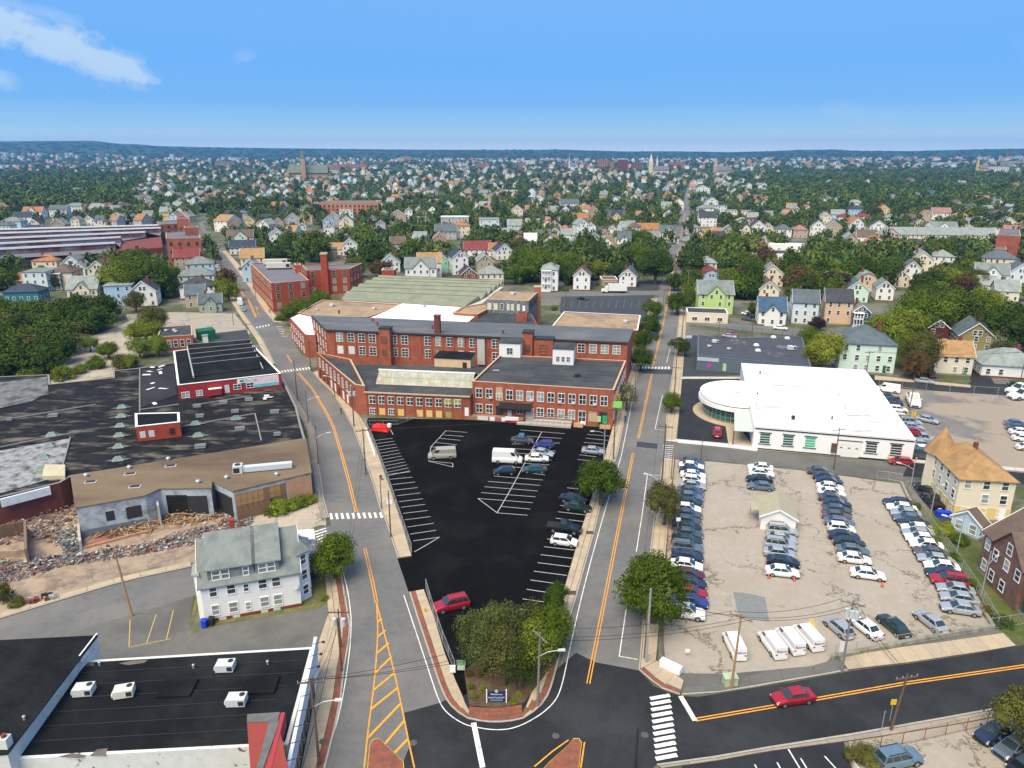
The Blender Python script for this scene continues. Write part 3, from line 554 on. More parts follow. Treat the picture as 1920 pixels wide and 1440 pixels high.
def tower(s, off, w, d, h, m, name, z0=0, capm=dark, wins=(), capn='cap'):
 """a stair tower or chimney that belongs to the mill"""
 c = on_long(s, off); b = MB(); b.obox(c, w, d, z0, h, ang); o = b.build(name, m, mill)
 b = MB(); b.obox(c, w + .3, d + .3, h, h + .25, ang); k = b.build(capn, capm, o, off=tuple(mill.location))
 for (q, z, ww, wh) in wins:
  p = on_long(s, off - d / 2); u = Vector((math.cos(ang), math.sin(ang))); A_ = (p[0] - u.x * w / 2, p[1] - u.y * w / 2); B_ = (p[0] + u.x * w / 2, p[1] + u.y * w / 2)
  f, pn = win_meshes(ww, wh, 1, 3, mat('brown_metal', (.09, .07, .06)), glass); x, y = lerp(A_, B_, q)
  wo = inst('window', f, o, (x - mill.location.x, y - mill.location.y, z), ang);
 return o
tower(.2125, -.9, 3.0, 2.6, 13.0, brick, 'stair_tower', wins=((.45, 9.3, 1.2, 1.5), (.45, 5.9, 1.2, 1.3)))
tower(.383, .9, 1.5, 1.5, 16.4, brick2, 'chimney', 8, capm=brick2)
tower(.688, -1.2, 2.6, 3.4, 13.6, brick, 'stair_tower', wins=((.5, 9.0, 1.3, 1.4),))
tower(.738, -1.0, 5.0, 3.0, 12.0, brick, 'lift_tower', wins=((.5, 8.1, 1.7, 2.4),))
tower(.532, -.45, 2.0, .9, 11.2, mat('pale_grey_boards', (.48, .47, .45), var=.1, scale=2), 'duct_shaft', 4)
tower(.64, -.5, 1.2, .9, 11.3, mat('blue_painted_wall', (.02, .12, .34), var=.1, scale=2), 'blue_wall_bay', 7)
def box_on(name, label, cat, pts, z0, z1, wall, roof, wins=()):
 r = flat_building(name, label, cat, pts, z1, wall, roof, z0, par=0); r.location.z = z0
 for ch in r.children:
  for v in ch.data.vertices: pass
 return r
def penth(px0, px1, pyb, h0, hh, depth, name, wall, roof, nwin, ww=.8, wh=1.3, door=False):
 A = W(px0, pyb, h0); B = W(px1, pyb, h0); d = Vector(B) - Vector(A); B = (A[0] + E1[0] * d.length, A[1] + E1[1] * d.length) if 0 else B
 a = ang; L = dist(A, B); u = (math.cos(a), math.sin(a)); v = (-math.sin(a), math.cos(a)); B = (A[0] + u[0] * L, A[1] + u[1] * L)
 C = (B[0] + v[0] * depth, B[1] + v[1] * depth); D = (A[0] + v[0] * depth, A[1] + v[1] * depth)
 b = MB(); b.prism([A, B, C, D], h0, h0 + hh); o = b.build(name, wall, mill)
 b = MB(); e = .15; q = ccw([A, B, C, D]); b.slab([(*inset(q, i, -.15), h0 + hh + (.15 if i < 2 else .55)) for i in range(4)], .14); b.build('roof', roof, o, off=tuple(mill.location))
 b = MB(); b.prism([lerp(D, A, .0), lerp(D, A, .01), lerp(C, B, .01), C], h0 + hh, h0 + hh + .38); b.build('gable', wall, o, off=tuple(mill.location))
 f, p = win_meshes(ww, wh, 2, 2, hvacw, glass)
 for i in range(nwin):
  x, y = lerp(A, B, (i + 1) / (nwin + 1)); wo = inst('window', f, o, (x - mill.location.x, y - mill.location.y, h0 + .9), a); inst('pane', p, wo)
 if door:
  x, y = lerp(A, B, .84); b = MB(); b.obox((x, y - .03), 1.1, .08, h0 + .1, h0 + 2.3, a); b.build('door', dark, o, off=tuple(mill.location))
 return o
ivory = mat('ivory_block', (.62, .46, .30), var=.06, scale=1)
penth(936, 976, 669, 8.2, 3.6, 3.6, 'penthouse', whitew, greyroof, 1, 1.4, 1.5)
penth(1036, 1075, 683, 8.2, 3.9, 4.6, 'penthouse', whitew, greyroof, 3, .7, 1.1)
penth(815, 884, 693, 4.8, 3.1, 5.2, 'penthouse', ivory, blackroof, 0, door=True)
def seams(par, q4, z, n, m, w=.07):
 A, B, C, D = q4; b = MB()
 for i in range(1, n): b.beam((*lerp(A, B, i / n), z), (*lerp(D, C, i / n), z), w, .03)
 b.build('roof_seams', m, par)
seamm = mat('seam_tape', (.11, .115, .12), var=.4, scale=.5)
fr = flat_building('brick_mill_wing', 'two storey red brick wing with flat grey roof, black awning and wheelchair ramp', 'mill', [RA, RB, (28.3, 173.2), (-3.0, 178.6)], 8.6, brick, greyroof, par=.45)
seams(fr, (RA, (-3.0, 178.0), (28.0, 173.0), RB), 8.2, 9, seamm); seams(mill, (LA, LB, LB2, LA2), 11.75, 26, seamm)
sW = even(13, .012, .972)
for i, s in enumerate(sW):
 g = glass2 if i in (4, 5, 6) else glass
 if i == 2: panel(fr, RA, RB, s, 4.9, 1.5, 2.6, coping, 'boarded_window'); put_window(fr, RA, RB, s, 4.6, 1.3, 1.5, 2, 1, trim, glass); continue
 put_window(fr, RA, RB, s, 4.85, 1.4, 2.1, 2, 2, trim, g)
 b = MB()
for i, s in enumerate(sW):
 if i in (0, 1, 6, 7): put_window(fr, RA, RB, s, 1.3, 1.4, 1.9, 2, 2, trim, glass)
 elif i in (8, 9): put_window(fr, RA, RB, s, 1.2, 1.4, 2.0, 2, 2, trim, glass2)
 elif i == 2: panel(fr, RA, RB, s, .9, 1.6, 2.2, dark, 'loading_door')
 elif i == 3: panel(fr, RA, RB, s, .9, 1.0, 2.1, hvacw, 'door')
 elif i == 4: put_window(fr, RA, RB, s, 1.6, 1.3, .9, 2, 1, trim, glass)
 elif i == 5: put_window(fr, RA, RB, s, .9, 1.6, 2.0, 4, 1, trim, glass2)
 elif i == 10: put_window(fr, RA, RB, s, .45, 1.5, 2.7, 2, 2, trim, glass)
 elif i == 11: panel(fr, RA, RB, s, .9, 1.9, 2.3, coping, 'boarded_window')
 elif i == 12: panel(fr, RA, RB, s, .2, 1.9, 3.1, dark, 'recessed_entrance')
for i in range(14): panel(fr, RA, RB, .008 + i * .0738 * 1.0, .1, .3, 8.0, brick, 'brick_pier', .1)
for i in (1, 5, 8, 9, 11): panel(fr, RA, RB, sW[i] + (.012 if i % 2 else -.012), 4.8, .65, .5, hvacw, 'window_air_conditioner', .4)
aw = MB(); A_, B_ = lerp(RA, RB, .20), lerp(RA, RB, .435); d = Vector(B_) - Vector(A_); nn = Vector((d.y, -d.x)).normalized()
aw.slab([(A_[0] + nn.x * 1.5, A_[1] + nn.y * 1.5, 3.1), (B_[0] + nn.x * 1.5, B_[1] + nn.y * 1.5, 3.1), (B_[0], B_[1], 4.1), (A_[0], A_[1], 4.1)], .12)
aw.prism([(A_[0] + nn.x * 1.5, A_[1] + nn.y * 1.5), (B_[0] + nn.x * 1.5, B_[1] + nn.y * 1.5), (B_[0] + nn.x * 1.45, B_[1] + nn.y * 1.45), (A_[0] + nn.x * 1.45, A_[1] + nn.y * 1.45)], 2.8, 3.02)
aw.build('awning', mat('black_awning_cloth', (.012, .012, .014), var=.1), fr)
deck = MB(); D0 = lerp(RA, RB, -.04)
def offp(s, k): x, y = lerp(RA, RB, s); return (x + nn.x * k, y + nn.y * k)
deck.prism([offp(-.05, .15), offp(.38, .15), offp(.38, 2.0), offp(-.05, 2.0)], 0, .9); deck.build('loading_deck', mat('deck_timber', (.28, .17, .10), var=.2, scale=2), fr)
ramp = MB(); ramp.prism([offp(.40, .3), offp(.72, .3), offp(.72, 1.5), offp(.40, 1.5)], 0, .75); ramp.build('ramp', mat('bleached_ramp_boards', (.42, .38, .33), var=.12, scale=2, stretch=(6, 1, 1)), fr)
ramp = MB(); ramp.prism([offp(.34, 1.7), offp(.72, 1.7), offp(.72, 2.9), offp(.34, 2.9)], 0, .4); ramp.build('ramp', mat('bleached_ramp_boards', (.42, .38, .33)), fr)
for z0, k in ((.75, .3), (.4, 2.9), (.4, 1.6)):
 rl = MB()
 for s in [.40 + .04 * j for j in range(9)]:
  p = offp(s, k); rl.tube((*p, 0), (*p, z0 + 1.0), .035, n=6)
 for hh in (.5, 1.0): a_, b_ = offp(.40, k), offp(.72, k); rl.tube((*a_, z0 + hh), (*b_, z0 + hh), .03, n=6)
 rl.build('railing', steel, fr)
stp = MB()
for j in range(3): stp.prism([offp(.735, .1), offp(.80, .1), offp(.80, 2.0 - j * .5), offp(.735, 2.0 - j * .5)], 0, .15 * (j + 1))
for j in range(3): stp.prism([offp(.915, .1), offp(.99, .1), offp(.99, 1.8 - j * .5), offp(.915, 1.8 - j * .5)], 0, .15 * (j + 1))
stp.build('entrance_steps', tanbrick, fr)
ban = [(.06, 1.9, paintedb, ''), (.13, .9, trim, ''), (.16, .7, mat('pink_banner', (.5, .1, .12)), ''), (.235, 1.9, trim, '')]
for s, w_, m_, tx in ban:
 p = offp(s + .03, 2.05); a_ = math.atan2(RB[1] - RA[1], RB[0] - RA[0]); bb = MB(); bb.obox(p, w_ * 1.3, .05, .2, 1.15, a_); bb.build('banner', m_, fr)
p = offp(.30, 2.07); bb = MB(); bb.obox(p, 3.1, .05, .55, 1.5, a_); bb.build('banner', trim, fr); bb = MB(); bb.obox(offp(.30, 2.1), 3.1, .05, .1, .52, a_); bb.build('banner', mat('red_banner', (.42, .02, .05)), fr)
panel(fr, RA, RB, .905, 1.0, .9, 1.3, mat('pale_green_sign', (.35, .6, .3)), 'sign', .22); panel(fr, RA, RB, .945, .7, 1.0, 1.8, mat('green_sign', (.02, .36, .12)), 'sign', .26)
panel(fr, RA, RB, .795, .1, 1.2, .7, trim, 'sign', .3)
gs = thing('street_corner_sign', 'lime green sign board on a post at the right corner of the brick mill', 'sign', (*W(1155, 800), 0))
bb = MB(); bb.tube((0, 0, 0), (0, 0, 5.2), .06); bb.build('post', dark, gs); bb = MB(); bb.box(-1.0, 1.0, -.06, .06, 4.4, 5.9); bb.build('board', mat('lime_sign', (.25, .62, .12), var=.15, scale=1), gs)
for i in range(8):
 s = (i + .5) / 8; put_window(fr, RB, (28.3, 173.2), s, 4.85, 1.3, 1.9, 2, 2, trim, glass); put_window(fr, RB, (28.3, 173.2), s, 1.3, 1.3, 1.9, 2, 2, trim, glass2)
SA, SB = (-33.6, 157.6), (-9.4, 154.3)
sh = flat_building('brick_north_light_shed', 'low red brick shed with long slanted rooflight left of the two storey wing', 'mill', [SA, SB, (-5.0, 177.5), (-44, 180)], 5.5, brick, greyroof, par=0)
s10 = even(10, .02, .93)
for i, s in enumerate(s10): put_window(sh, SA, SB, s, 2.9, 1.45, 1.75, 2, 2, trim, glass)
yb = mat('yellow_plywood', (.72, .50, .17), var=.1, scale=1)
for i, s in enumerate(s10):
 if i in (0, 2): put_window(sh, SA, SB, s, .35, 1.5, 1.3, 3, 2, trim, glass)
 elif i in (1, 3, 5, 6, 7): panel(sh, SA, SB, s, .2, 1.5, 1.6, yb, 'boarded_window')
 elif i == 8: panel(sh, SA, SB, s, .3, 1.4, 1.3, mat('olive_mural', (.30, .33, .10), var=.4, scale=3), 'boarded_window')
for i in range(11): panel(sh, SA, SB, .008 + i * .091, .05, .3, 5.2, brick, 'brick_pier', .12)
panel(sh, SA, SB, .965, .9, .9, 2.0, trim, 'door'); panel(sh, SA, SB, .83, 3.4, 3.9, 1.5, mat('olive_mural', (.30, .33, .10)), 'mural', .05);
u_ = Vector(SB) - Vector(SA); Ls = u_.length; u_.normalize(); v_ = Vector((-u_.y, u_.x)); angS = math.atan2(u_.y, u_.x)
def onS(a, b_): return (SA[0] + u_.x * a + v_.x * b_, SA[1] + u_.y * a + v_.y * b_)
m1 = MB(); x0, x1 = .8, Ls - .6
m1.face([(*onS(x0, 14.5), 5.7), (*onS(x0, 8.6), 8.3), (*onS(x0, 5.4), 5.72)][::-1]); m1.face([(*onS(x1, 5.4), 5.72), (*onS(x1, 8.6), 8.3), (*onS(x1, 14.5), 5.7)][::-1])
m1.build('rooflight_cheek', greyroof, sh)
m1 = MB(); m1.slab([(*onS(x0 - .2, 8.7), 8.4), (*onS(x1 + .2, 8.7), 8.4), (*onS(x1 + .2, 14.6), 5.85), (*onS(x0 - .2, 14.6), 5.85)], .12); m1.build('rooflight_roof', greyroof, sh)
m1 = MB(); m1.beam((*onS(x0 - .2, 8.55), 8.42), (*onS(x1 + .2, 8.55), 8.42), .35, .3); m1.beam((*onS(x0 - .2, 14.7), 5.95), (*onS(x1 + .2, 14.7), 5.95), .35, .3); m1.build('white_flashing', trim, sh)
pane1 = mat('old_rooflight_glass', (.30, .32, .27), rough=.3, var=.3, scale=.8, c2=(.36, .25, .13), s2=.5, t2=(.56, .64), wpos=True);
npn = 22
for i in range(npn):
 for j in range(2):
  a0, a1 = x0 + (x1 - x0) * i / npn + .05, x0 + (x1 - x0) * (i + 1) / npn - .05; t0, t1 = j / 2 + .02, (j + 1) / 2 - .02
  f_ = lambda a, t: (*onS(a, 5.4 + 3.2 * t), 5.78 + 2.6 * t); q = MB(); q.slab([f_(a0, t0), f_(a1, t0), f_(a1, t1), f_(a0, t1)], .04); q.build('pane', pane1, sh)
q = MB()
for i in range(npn + 1): a0 = x0 + (x1 - x0) * i / npn; q.beam((*onS(a0, 5.4), 5.78), (*onS(a0, 8.6), 8.38), .07, .1)
for t in (0, .5): q.beam((*onS(x0, 5.4 + 3.2 * t), 5.8 + 2.6 * t), (*onS(x1, 5.4 + 3.2 * t), 5.8 + 2.6 * t), .09, .1)
q.build('glazing_bars', mat('rusty_white_bars', (.52, .42, .33), var=.2, scale=2), sh)
q = MB(); q.beam((*onS(-.2, -.15), 5.55), (*onS(Ls, -.15), 5.55), .35, .3); q.build('gutter', coping, sh)
TA, TB = W(613, 659, 7.0), W(677, 722, 7.0); TA = (-51.0, 184.8); TB = (-36.2, 158.8)
lw = flat_building('brick_street_wing', 'low red brick street wing with tall windows along the left street', 'mill', [(-52.2, 187.0), TB, SA, (-41.5, 180.0)], 7.0, brick, greyroof, par=.8)
for i in range(9):
 s = .08 + i * .104; put_window(lw, (-52.2, 187.0), TB, s, 3.6, 1.2, 2.2, 2, 3, trim, glass)
 (panel(lw, (-52.2, 187.0), TB, s, .6, 1.2, 2.0, trim if i in (3, 4, 6, 7) else dark, 'boarded_window'))
for i in range(10): panel(lw, (-52.2, 187.0), TB, max(.02, .03 + i * .104), .05, .45, 6.1, brick, 'brick_pier', .15)
def px_block(name, label, cat, pts, h, wall, roof, par=.35, cop=coping, z0=0): return flat_building(name, label, cat, [W(x, y, h) for x, y in pts], h, wall, roof, z0, par, cop)
px_block('mill_annex', 'flat tan gravel roof of the mill annex behind the long block, with small roof units', 'mill', [(559, 586), (604, 562), (748, 570), (712, 587), (690, 594), (586, 592)], 7, brick, tanroof)
wa = px_block('corner_annex', 'small brick annex with bright white roof at the upper left corner of the mill', 'mill', [(543, 596), (560, 588), (585, 593), (592, 628), (571, 627)], 7, brick, whiteroof2, par=.15, cop=None)
A_, B_ = W(543, 596, 7), W(571, 627, 7)
for s in even(6): put_window(wa, A_, B_, s, 3.9, 1.2, 1.7, 2, 2, trim, glass); put_window(wa, A_, B_, s, .9, 1.2, 1.7, 2, 2, trim, glass2)
px_block('white_roofed_hall', 'big bright white membrane roof in the middle of the mill complex', 'mill', [(752, 568), (867, 575), (849, 587), (896, 590), (876, 606), (690, 596), (713, 587)], 7.4, brick, whiteroof2, par=.15, cop=None)
px_block('small_tan_roof_block', 'small tan roofed block between the white roof and the brick tower', 'mill', [(868, 575), (915, 567), (920, 576), (896, 589), (851, 586)], 8.2, brick, tanroof)
px_block('dark_roofed_hall', 'dark flat roofed hall below the tan roofed tower block', 'mill', [(878, 606), (920, 576), (990, 578), (1010, 612), (940, 612)], 7.0, brick, greyroof, par=.1, cop=None)
tb = px_block('tower_block', 'taller mill block with tan roof and blue grey painted wall beside a tall chimney', 'mill', [(912, 561), (930, 546), (1008, 548), (991, 564)], 11.5, mat('painted_grey_blue_wall', (.10, .13, .15), var=.5, scale=1.5, c2=(.3, .28, .3), s2=2), tanroof, par=.2)
A_, B_ = W(912, 561, 11.5), W(991, 564, 11.5)
for i, s in enumerate((.07, .22, .37, .52, .62, .76)): put_window(tb, A_, B_, s, 8.2, 1.1 if i < 3 else .7, 1.9, 1, 3, trim, mat('yellow_blind', (.62, .6, .35), var=.1, scale=1) if i != 2 else glass)  # plain yellow colour on these panes, no emission
panel(tb, A_, B_, .89, 7.6, .9, 2.2, trim, 'door')
A_, B_ = B_, W(1008, 548, 11.5)
for s in even(6): put_window(tb, A_, B_, s, 8.4, 1.5, 2.0, 2, 2, mat('brown_metal', (.09, .07, .06)), glass)
cx, cy = W(1013, 610); t = thing('brick_chimney', 'square tan brown brick chimney right of the tan roofed tower block', 'chimney', (cx - 1, cy + 2, 0)); bb = MB(); bb.box(-1.2, 1.2, -1.2, 1.2, 0, 13.2); bb.build('stack', mat('orange_brown_brick', (.34, .14, .07), var=.15, scale=2, fine=.2), t); bb = MB(); bb.box(-1.3, 1.3, -1.3, 1.3, 13.2, 13.5); bb.build('cap', coping, t)
pb = px_block('brick_stair_house', 'small orange brick stair house on the dark roof beside the chimney', 'stair house', [(968, 587), (988, 587), (990, 583), (971, 583)], 9.8, brick, greyroof, par=.1, cop=None, z0=7.0)
px_block('tan_roof_shop', 'single storey block with tan gravel roof between the long mill and the striped car park', 'workshop', [(1033, 614), (1058, 584), (1201, 591), (1196, 619), (1080, 617)], 5.2, brick2, tanroof, par=.3, cop=trim)
saw = thing('sawtooth_mill_hall', 'wide hall with six long sage green sawtooth roof ridges behind the mill', 'mill', (*W(800, 560), 0), w=True)
lx = [(640, 562), (652, 552), (664, 544), (677, 538), (690, 531), (703, 526)]; rx = [(870, 575), (902, 562), (915, 554), (924, 546), (932, 540), (938, 536)]
bb = MB(); P_ = [W(x, y, 6) for x, y in ((640, 566), (703, 526), (944, 537), (905, 567), (868, 577))]; bb.prism(P_, 0, 5.8); bb.build('wall', mat('cream_wall', (.5, .48, .40)), saw)
for i in range(6):
 q = MB(); yo = 0
 l0, r0 = Vector(W(*lx[i], 6)), Vector(W(*rx[i], 6)); l1 = Vector(W(*(lx[i + 1] if i < 5 else (712, 522)), 6)); r1 = Vector(W(*(rx[i + 1] if i < 5 else (944, 532)), 6))
 a0, a1 = (*l0, 6.0), (*r0, 6.0); c0, c1 = (*lerp(l0, l1, .86), 7.6), (*lerp(r0, r1, .86), 7.6); d0, d1 = (*lerp(l0, l1, .99), 6.0), (*lerp(r0, r1, .99), 6.0)
 q.face([a0, a1, c1, c0]); q.face([c0, c1, d1, d0]); q.face([a0, c0, d0]); q.face([a1, d1, c1]); q.build('roof_ridge', sageroof, saw)
 q = MB(); q.beam((c0[0], c0[1], 7.64), (c1[0], c1[1], 7.64), .25, .12); q.build('ridge_cap', mat('dark_ridge_cap', (.10, .11, .09)), saw)
hx, hy = W(1083, 706, 8.2); hvac(hx, hy, 8.2, 'small dark twin roof unit on the grey roof of the two storey wing', .2, .55, m=dark)
for px_, py_, lab in ((636, 588, 'far left'), (699, 603, 'left'), (708, 610, 'just right of the left pair'), (811, 617, 'left of the brick chimney'), (943, 626, 'between chimney and second stair tower')):
 x, y = W(px_, py_, 11.7); vent(x, y, 11.72, f'short maroon roof vent {lab} on the long mill roof', .35, .9, brick2)
x, y = W(702, 579, 7); hvac(x, y, 6.7, 'grey roof unit on the tan annex roof of the mill', .1, .7); x, y = W(623, 573, 7); hvac(x, y, 6.7, 'square roof unit near the back edge of the tan annex roof', .1, .8); x, y = W(595, 580, 7); hvac(x, y, 6.7, 'small roof unit at the left end of the tan annex roof', .1, .5)
x, y = W(795, 575, 7.4); hvac(x, y, 7.3, 'pale roof unit on the bright white mill roof', .1, .6); x, y = W(1174, 604, 5.2); hvac(x, y, 4.95, 'cream roof unit on the tan roofed workshop', .1, .8); x, y = W(962, 552, 11.5); hvac(x, y, 11.35, 'roof unit on the tan roof of the tower block', .1, .8)
for px_, py_ in ((930, 694), ): x, y = W(px_, py_, 8.2); t = thing('roof_hatch', 'flat grey roof hatch near the left edge of the two storey wing roof', 'hatch', (x, y, 8.2)); bb = MB(); bb.box(-.8, .8, -.45, .45, 0, .35); bb.build('curb', hvacw, t); bb = MB(); bb.box(-.85, .85, -.5, .5, .35, .42); bb.build('lid', greyroof, t)
def rect(fl, fr, depth):
 A, B = Vector(W(*fl)), Vector(W(*fr)); d = (B - A).normalized(); n = Vector((-d.y, d.x)) * depth
 return [tuple(A), tuple(B), tuple(B + n), tuple(A + n)]
def win_grid(r, A, B, n, zs, ww, wh, nx=1, ny=2, a=.04, b=.96, fr=trim, gl=None):
 for z in zs:
  for s in even(n, a, b): put_window(r, A, B, s, z, ww, wh, nx, ny, fr, gl or (glass if random.random() > .25 else glass2))
random.seed(21)
# white showroom with the round glass corner
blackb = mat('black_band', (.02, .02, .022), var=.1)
sw = px_block('white_showroom', 'white showroom with huge stained white roof and round green glass corner', 'showroom', [(1390, 681), (1415, 799), (1717, 824), (1622, 694)], 5.0, mat('white_stucco', (.80, .80, .79), var=.03, scale=1), whiteroof, par=.25, cop=trim)
A_, B_ = W(1415, 799, 5), W(1717, 824, 5)
grn = mat('green_glazing', (.02, .10, .075), rough=.15, var=.4, scale=.6, spec=.6)
for s, w_, g in ((.075, 1.9, grn), (.225, 1.9, grn), (.365, 1.9, mat('green_panel', (.05, .42, .25), var=.1)), (.745, 2.0, glass), (.895, 2.0, glass)):
 f, p = win_meshes(w_, 2.1, 1, 4, trim, g); a_ = math.atan2(B_[1] - A_[1], B_[0] - A_[0]); x, y = lerp(A_, B_, s); o = inst('window', f, sw, (x - sw.location.x, y - sw.location.y, 1.5), a_); inst('pane', p, o)
 panel(sw, A_, B_, s, 3.7, w_ + .5, .16, blackb, 'lintel', .14); panel(sw, A_, B_, s, 1.28, w_ + .5, .14, blackb, 'sill', .16)
panel(sw, A_, B_, .61, .15, 4.4, 3.3, mat('garage_door_white', (.74, .74, .72), var=.04), 'garage_door', .07); panel(sw, A_, B_, .61, 3.5, 4.7, .15, blackb, 'lintel', .12)
for k in range(1, 4): panel(sw, A_, B_, .61, .15 + k * .82, 4.3, .04, hvacw, 'door_joint', .085)
for k in (-1, 0, 1): panel(sw, A_, B_, .61 + k * .048, 1.95, .5, .2, glass, 'door_light', .09)
panel(sw, A_, B_, .5, 4.45, dist(A_, B_) - .3, .22, blackb, 'fascia_band', .1); panel(sw, A_, B_, .30, .05, dist(A_, B_) * .53, .3, blackb, 'base_band', .08); panel(sw, A_, B_, .83, .05, dist(A_, B_) * .31, .3, blackb, 'base_band', .08)
panel(sw, A_, B_, .515, .9, .9, 1.9, mat('brown_box', (.12, .07, .06)), 'meter_box', .3)
seams(sw, (W(1391, 683, 5), W(1416, 796, 5), W(1714, 821, 5), W(1620, 696, 5)), 4.8, 12, mat('grey_seam', (.55, .54, .52)))
for x_, y_, a_, b_ in ((1437, 701, 1.9, .9), (1383, 739, 1.6, .8), (1395, 756, 1.3, .4), (1453, 723, 1.3, .4), (1600, 779, 1.7, .8), (1586, 776, .9, .5), (1618, 808, 3.4, .6), (1594, 753, 1.2, .3), (1468, 748, 1.4, .3), (1536, 698, 1.0, .3), (1400, 728, 1.6, .3), (1500, 795, 1.1, .4), (1562, 742, .8, .3)):
 x, y = W(x_, y_, 4.8); q = MB(); q.prism([(x + a_ * random.uniform(.55, 1) * math.cos(k / 7 * math.pi), y + b_ * random.uniform(.5, 1) * math.sin(k / 7 * math.pi)) for k in range(14)], 4.78 if x_ > 1420 else 5.1, 4.797 if x_ > 1420 else 5.124); q.build('roof_stain', mat('ponding_stain', (.45, .36, .33), var=.35, scale=2), sw)
c = Vector(W(1388, 736, 5)); Rr = 9.0
q = MB(); ring = [(c.x + Rr * math.cos(t), c.y + Rr * math.sin(t)) for t in [2 * math.pi * i / 64 for i in range(64)]]; q.prism(ring, 4.35, 5.12); q.build('drum_roof', whiteroof2, sw)
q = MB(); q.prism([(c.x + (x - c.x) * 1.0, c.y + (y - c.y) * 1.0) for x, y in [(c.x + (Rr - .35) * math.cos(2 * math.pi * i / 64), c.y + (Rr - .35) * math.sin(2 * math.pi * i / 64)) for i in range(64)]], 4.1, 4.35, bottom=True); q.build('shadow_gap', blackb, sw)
q = MB(); q.prism([(c.x + (Rr + .25) * math.cos(2 * math.pi * i / 64), c.y + (Rr + .25) * math.sin(2 * math.pi * i / 64)) for i in range(64)], 3.2, 4.1, bottom=True); q.build('canopy_ring', trim, sw)
r2 = Rr - .9; a0, a1 = R(165), R(292); ng = 15; mull = MB()
for i in range(ng):
 t0, t1 = a0 + (a1 - a0) * i / ng, a0 + (a1 - a0) * (i + 1) / ng
 for j in range(3):
  q = MB(); p0, p1 = (c.x + r2 * math.cos(t0), c.y + r2 * math.sin(t0)), (c.x + r2 * math.cos(t1), c.y + r2 * math.sin(t1)); z0 = .35 + j * .95
  q.face([(*p0, z0 + .03), (*p1, z0 + .03), (*p1, z0 + .92), (*p0, z0 + .92)]); q.build('glass_pane', grn, sw)
 mull.tube((*p0, .2), (*p0, 3.2), .06, n=6)
 for j in range(4): mull.tube((*p0, .33 + j * .95), (*p1, .33 + j * .95), .045, n=6)
mull.build('mullions', steel, sw); q = MB(); q.prism([(c.x + (r2 - .25) * math.cos(2 * math.pi * i / 48), c.y + (r2 - .25) * math.sin(2 * math.pi * i / 48)) for i in range(48)], 0, .34); q.prism([(c.x + (r2 - 1.5) * math.cos(2 * math.pi * i / 48), c.y + (r2 - 1.5) * math.sin(2 * math.pi * i / 48)) for i in range(48)], .3, 3.3); q.build('drum_core', mat('dim_interior', (.05, .06, .055)), sw)
q = MB(); q.prism([(c.x + (Rr + 1.3) * math.cos(2 * math.pi * i / 64), c.y + (Rr + 1.3) * math.sin(2 * math.pi * i / 64)) for i in range(64)], 0, .12); o = q.build('path', walk); o['kind'] = 'structure'
struct('path', (lambda b: (b.prism([W(*q) for q in ((1359, 790), (1372, 780), (1415, 842), (1366, 836))], 0, .1), b)[1])(MB()), walk)
pw = MB(); pts = [W3(1377, 770, 3.9), W3(1411, 771, 3.9), W3(1414, 809, 3.3), W3(1377, 807, 3.3)]; pw.slab(pts[::-1], .15); pw.build('entrance_canopy', mat('pale_green_metal_roof', (.48, .56, .50), var=.06, scale=1, stretch=(4, .3, 1)), sw)
pw = MB()
for p in (pts[2], pts[3]): pw.tube((p[0], p[1] + .15, 0), (p[0], p[1] + .15, 3.15), .12)
pw.build('canopy_post', mat('brown_metal', (.09, .07, .06)), sw)
A2, B2 = W(1378, 800), W(1413, 803)
x, y = W(1394, 815); q = MB(); q.obox((x, y + 2.6), 2.2, .1, .2, 2.3, R(-12)); q.build('glass_doors', grn, sw)
for i, (px_, py_) in enumerate(((1487, 785), (1405, 765), (1420, 740), (1418, 760), (1425, 700), (1573, 741), (1560, 785), (1585, 766))):
 x, y = W(px_, py_, 5); vent(x, y, 4.95, ('small vent pipe on the white showroom roof, %s' % ['front centre', 'beside the canopy', 'left of centre', 'near the round corner', 'back left', 'right of centre', 'front right', 'by the dark stain'][i]), .22 if i else .5, .5, dark if i % 2 == 0 else steel)
# slate grey store behind the showroom
slate = mat('slate_blue_wall', (.10, .13, .17), var=.08, scale=1)
gs = px_block('slate_grey_store', 'low slate grey store with patched dark roof behind the white showroom', 'store', [(1307, 667), (1309, 627), (1346, 634), (1504, 631), (1521, 687), (1393, 674)], 4.0, slate, mat('patched_slate_roof', (.06, .065, .08), var=.15, scale=.3, c2=(.20, .18, .16), s2=.16, t2=(.60, .68), fine=.15), par=.2, cop=slate)
A_, B_ = W(1307, 667, 4), W(1393, 674, 4); panel(gs, A_, B_, .25, 2.7, 5.8, 1.0, mat('pale_sign_band', (.40, .45, .48)), 'sign_band', .12); panel(gs, A_, B_, .28, .9, 1.1, 1.1, mat('magenta_panel', (.4, .05, .45)), 'sign', .06); panel(gs, A_, B_, .62, .3, .9, 2.1, mat('pale_green_sign', (.35, .6, .3)), 'door', .06)
for px_, py_ in ((1450, 633), (1476, 635), (1418, 648), (1421, 658)):
 x, y = W(px_, py_, 4); t = thing('skylight_dome', f'white roof dome on the slate store, {["back left","back right","middle","front left"][[1450,1476,1418,1421].index(px_)]} one', 'skylight', (x, y, 3.9)); q = MB(); q.box(-.8, .8, -.8, .8, 0, .2); q.build('curb', steel, t)
 q = MB()
 for k in range(5): a_ = k * math.pi / 10; q.prism([(.78 * math.cos(a_) * math.cos(t_), .78 * math.cos(a_) * math.sin(t_)) for t_ in [2 * math.pi * i / 12 for i in range(12)]], .2 + .5 * math.sin(a_), .2 + .5 * math.sin(a_ + math.pi / 10))
 q.build('dome', trim, t)
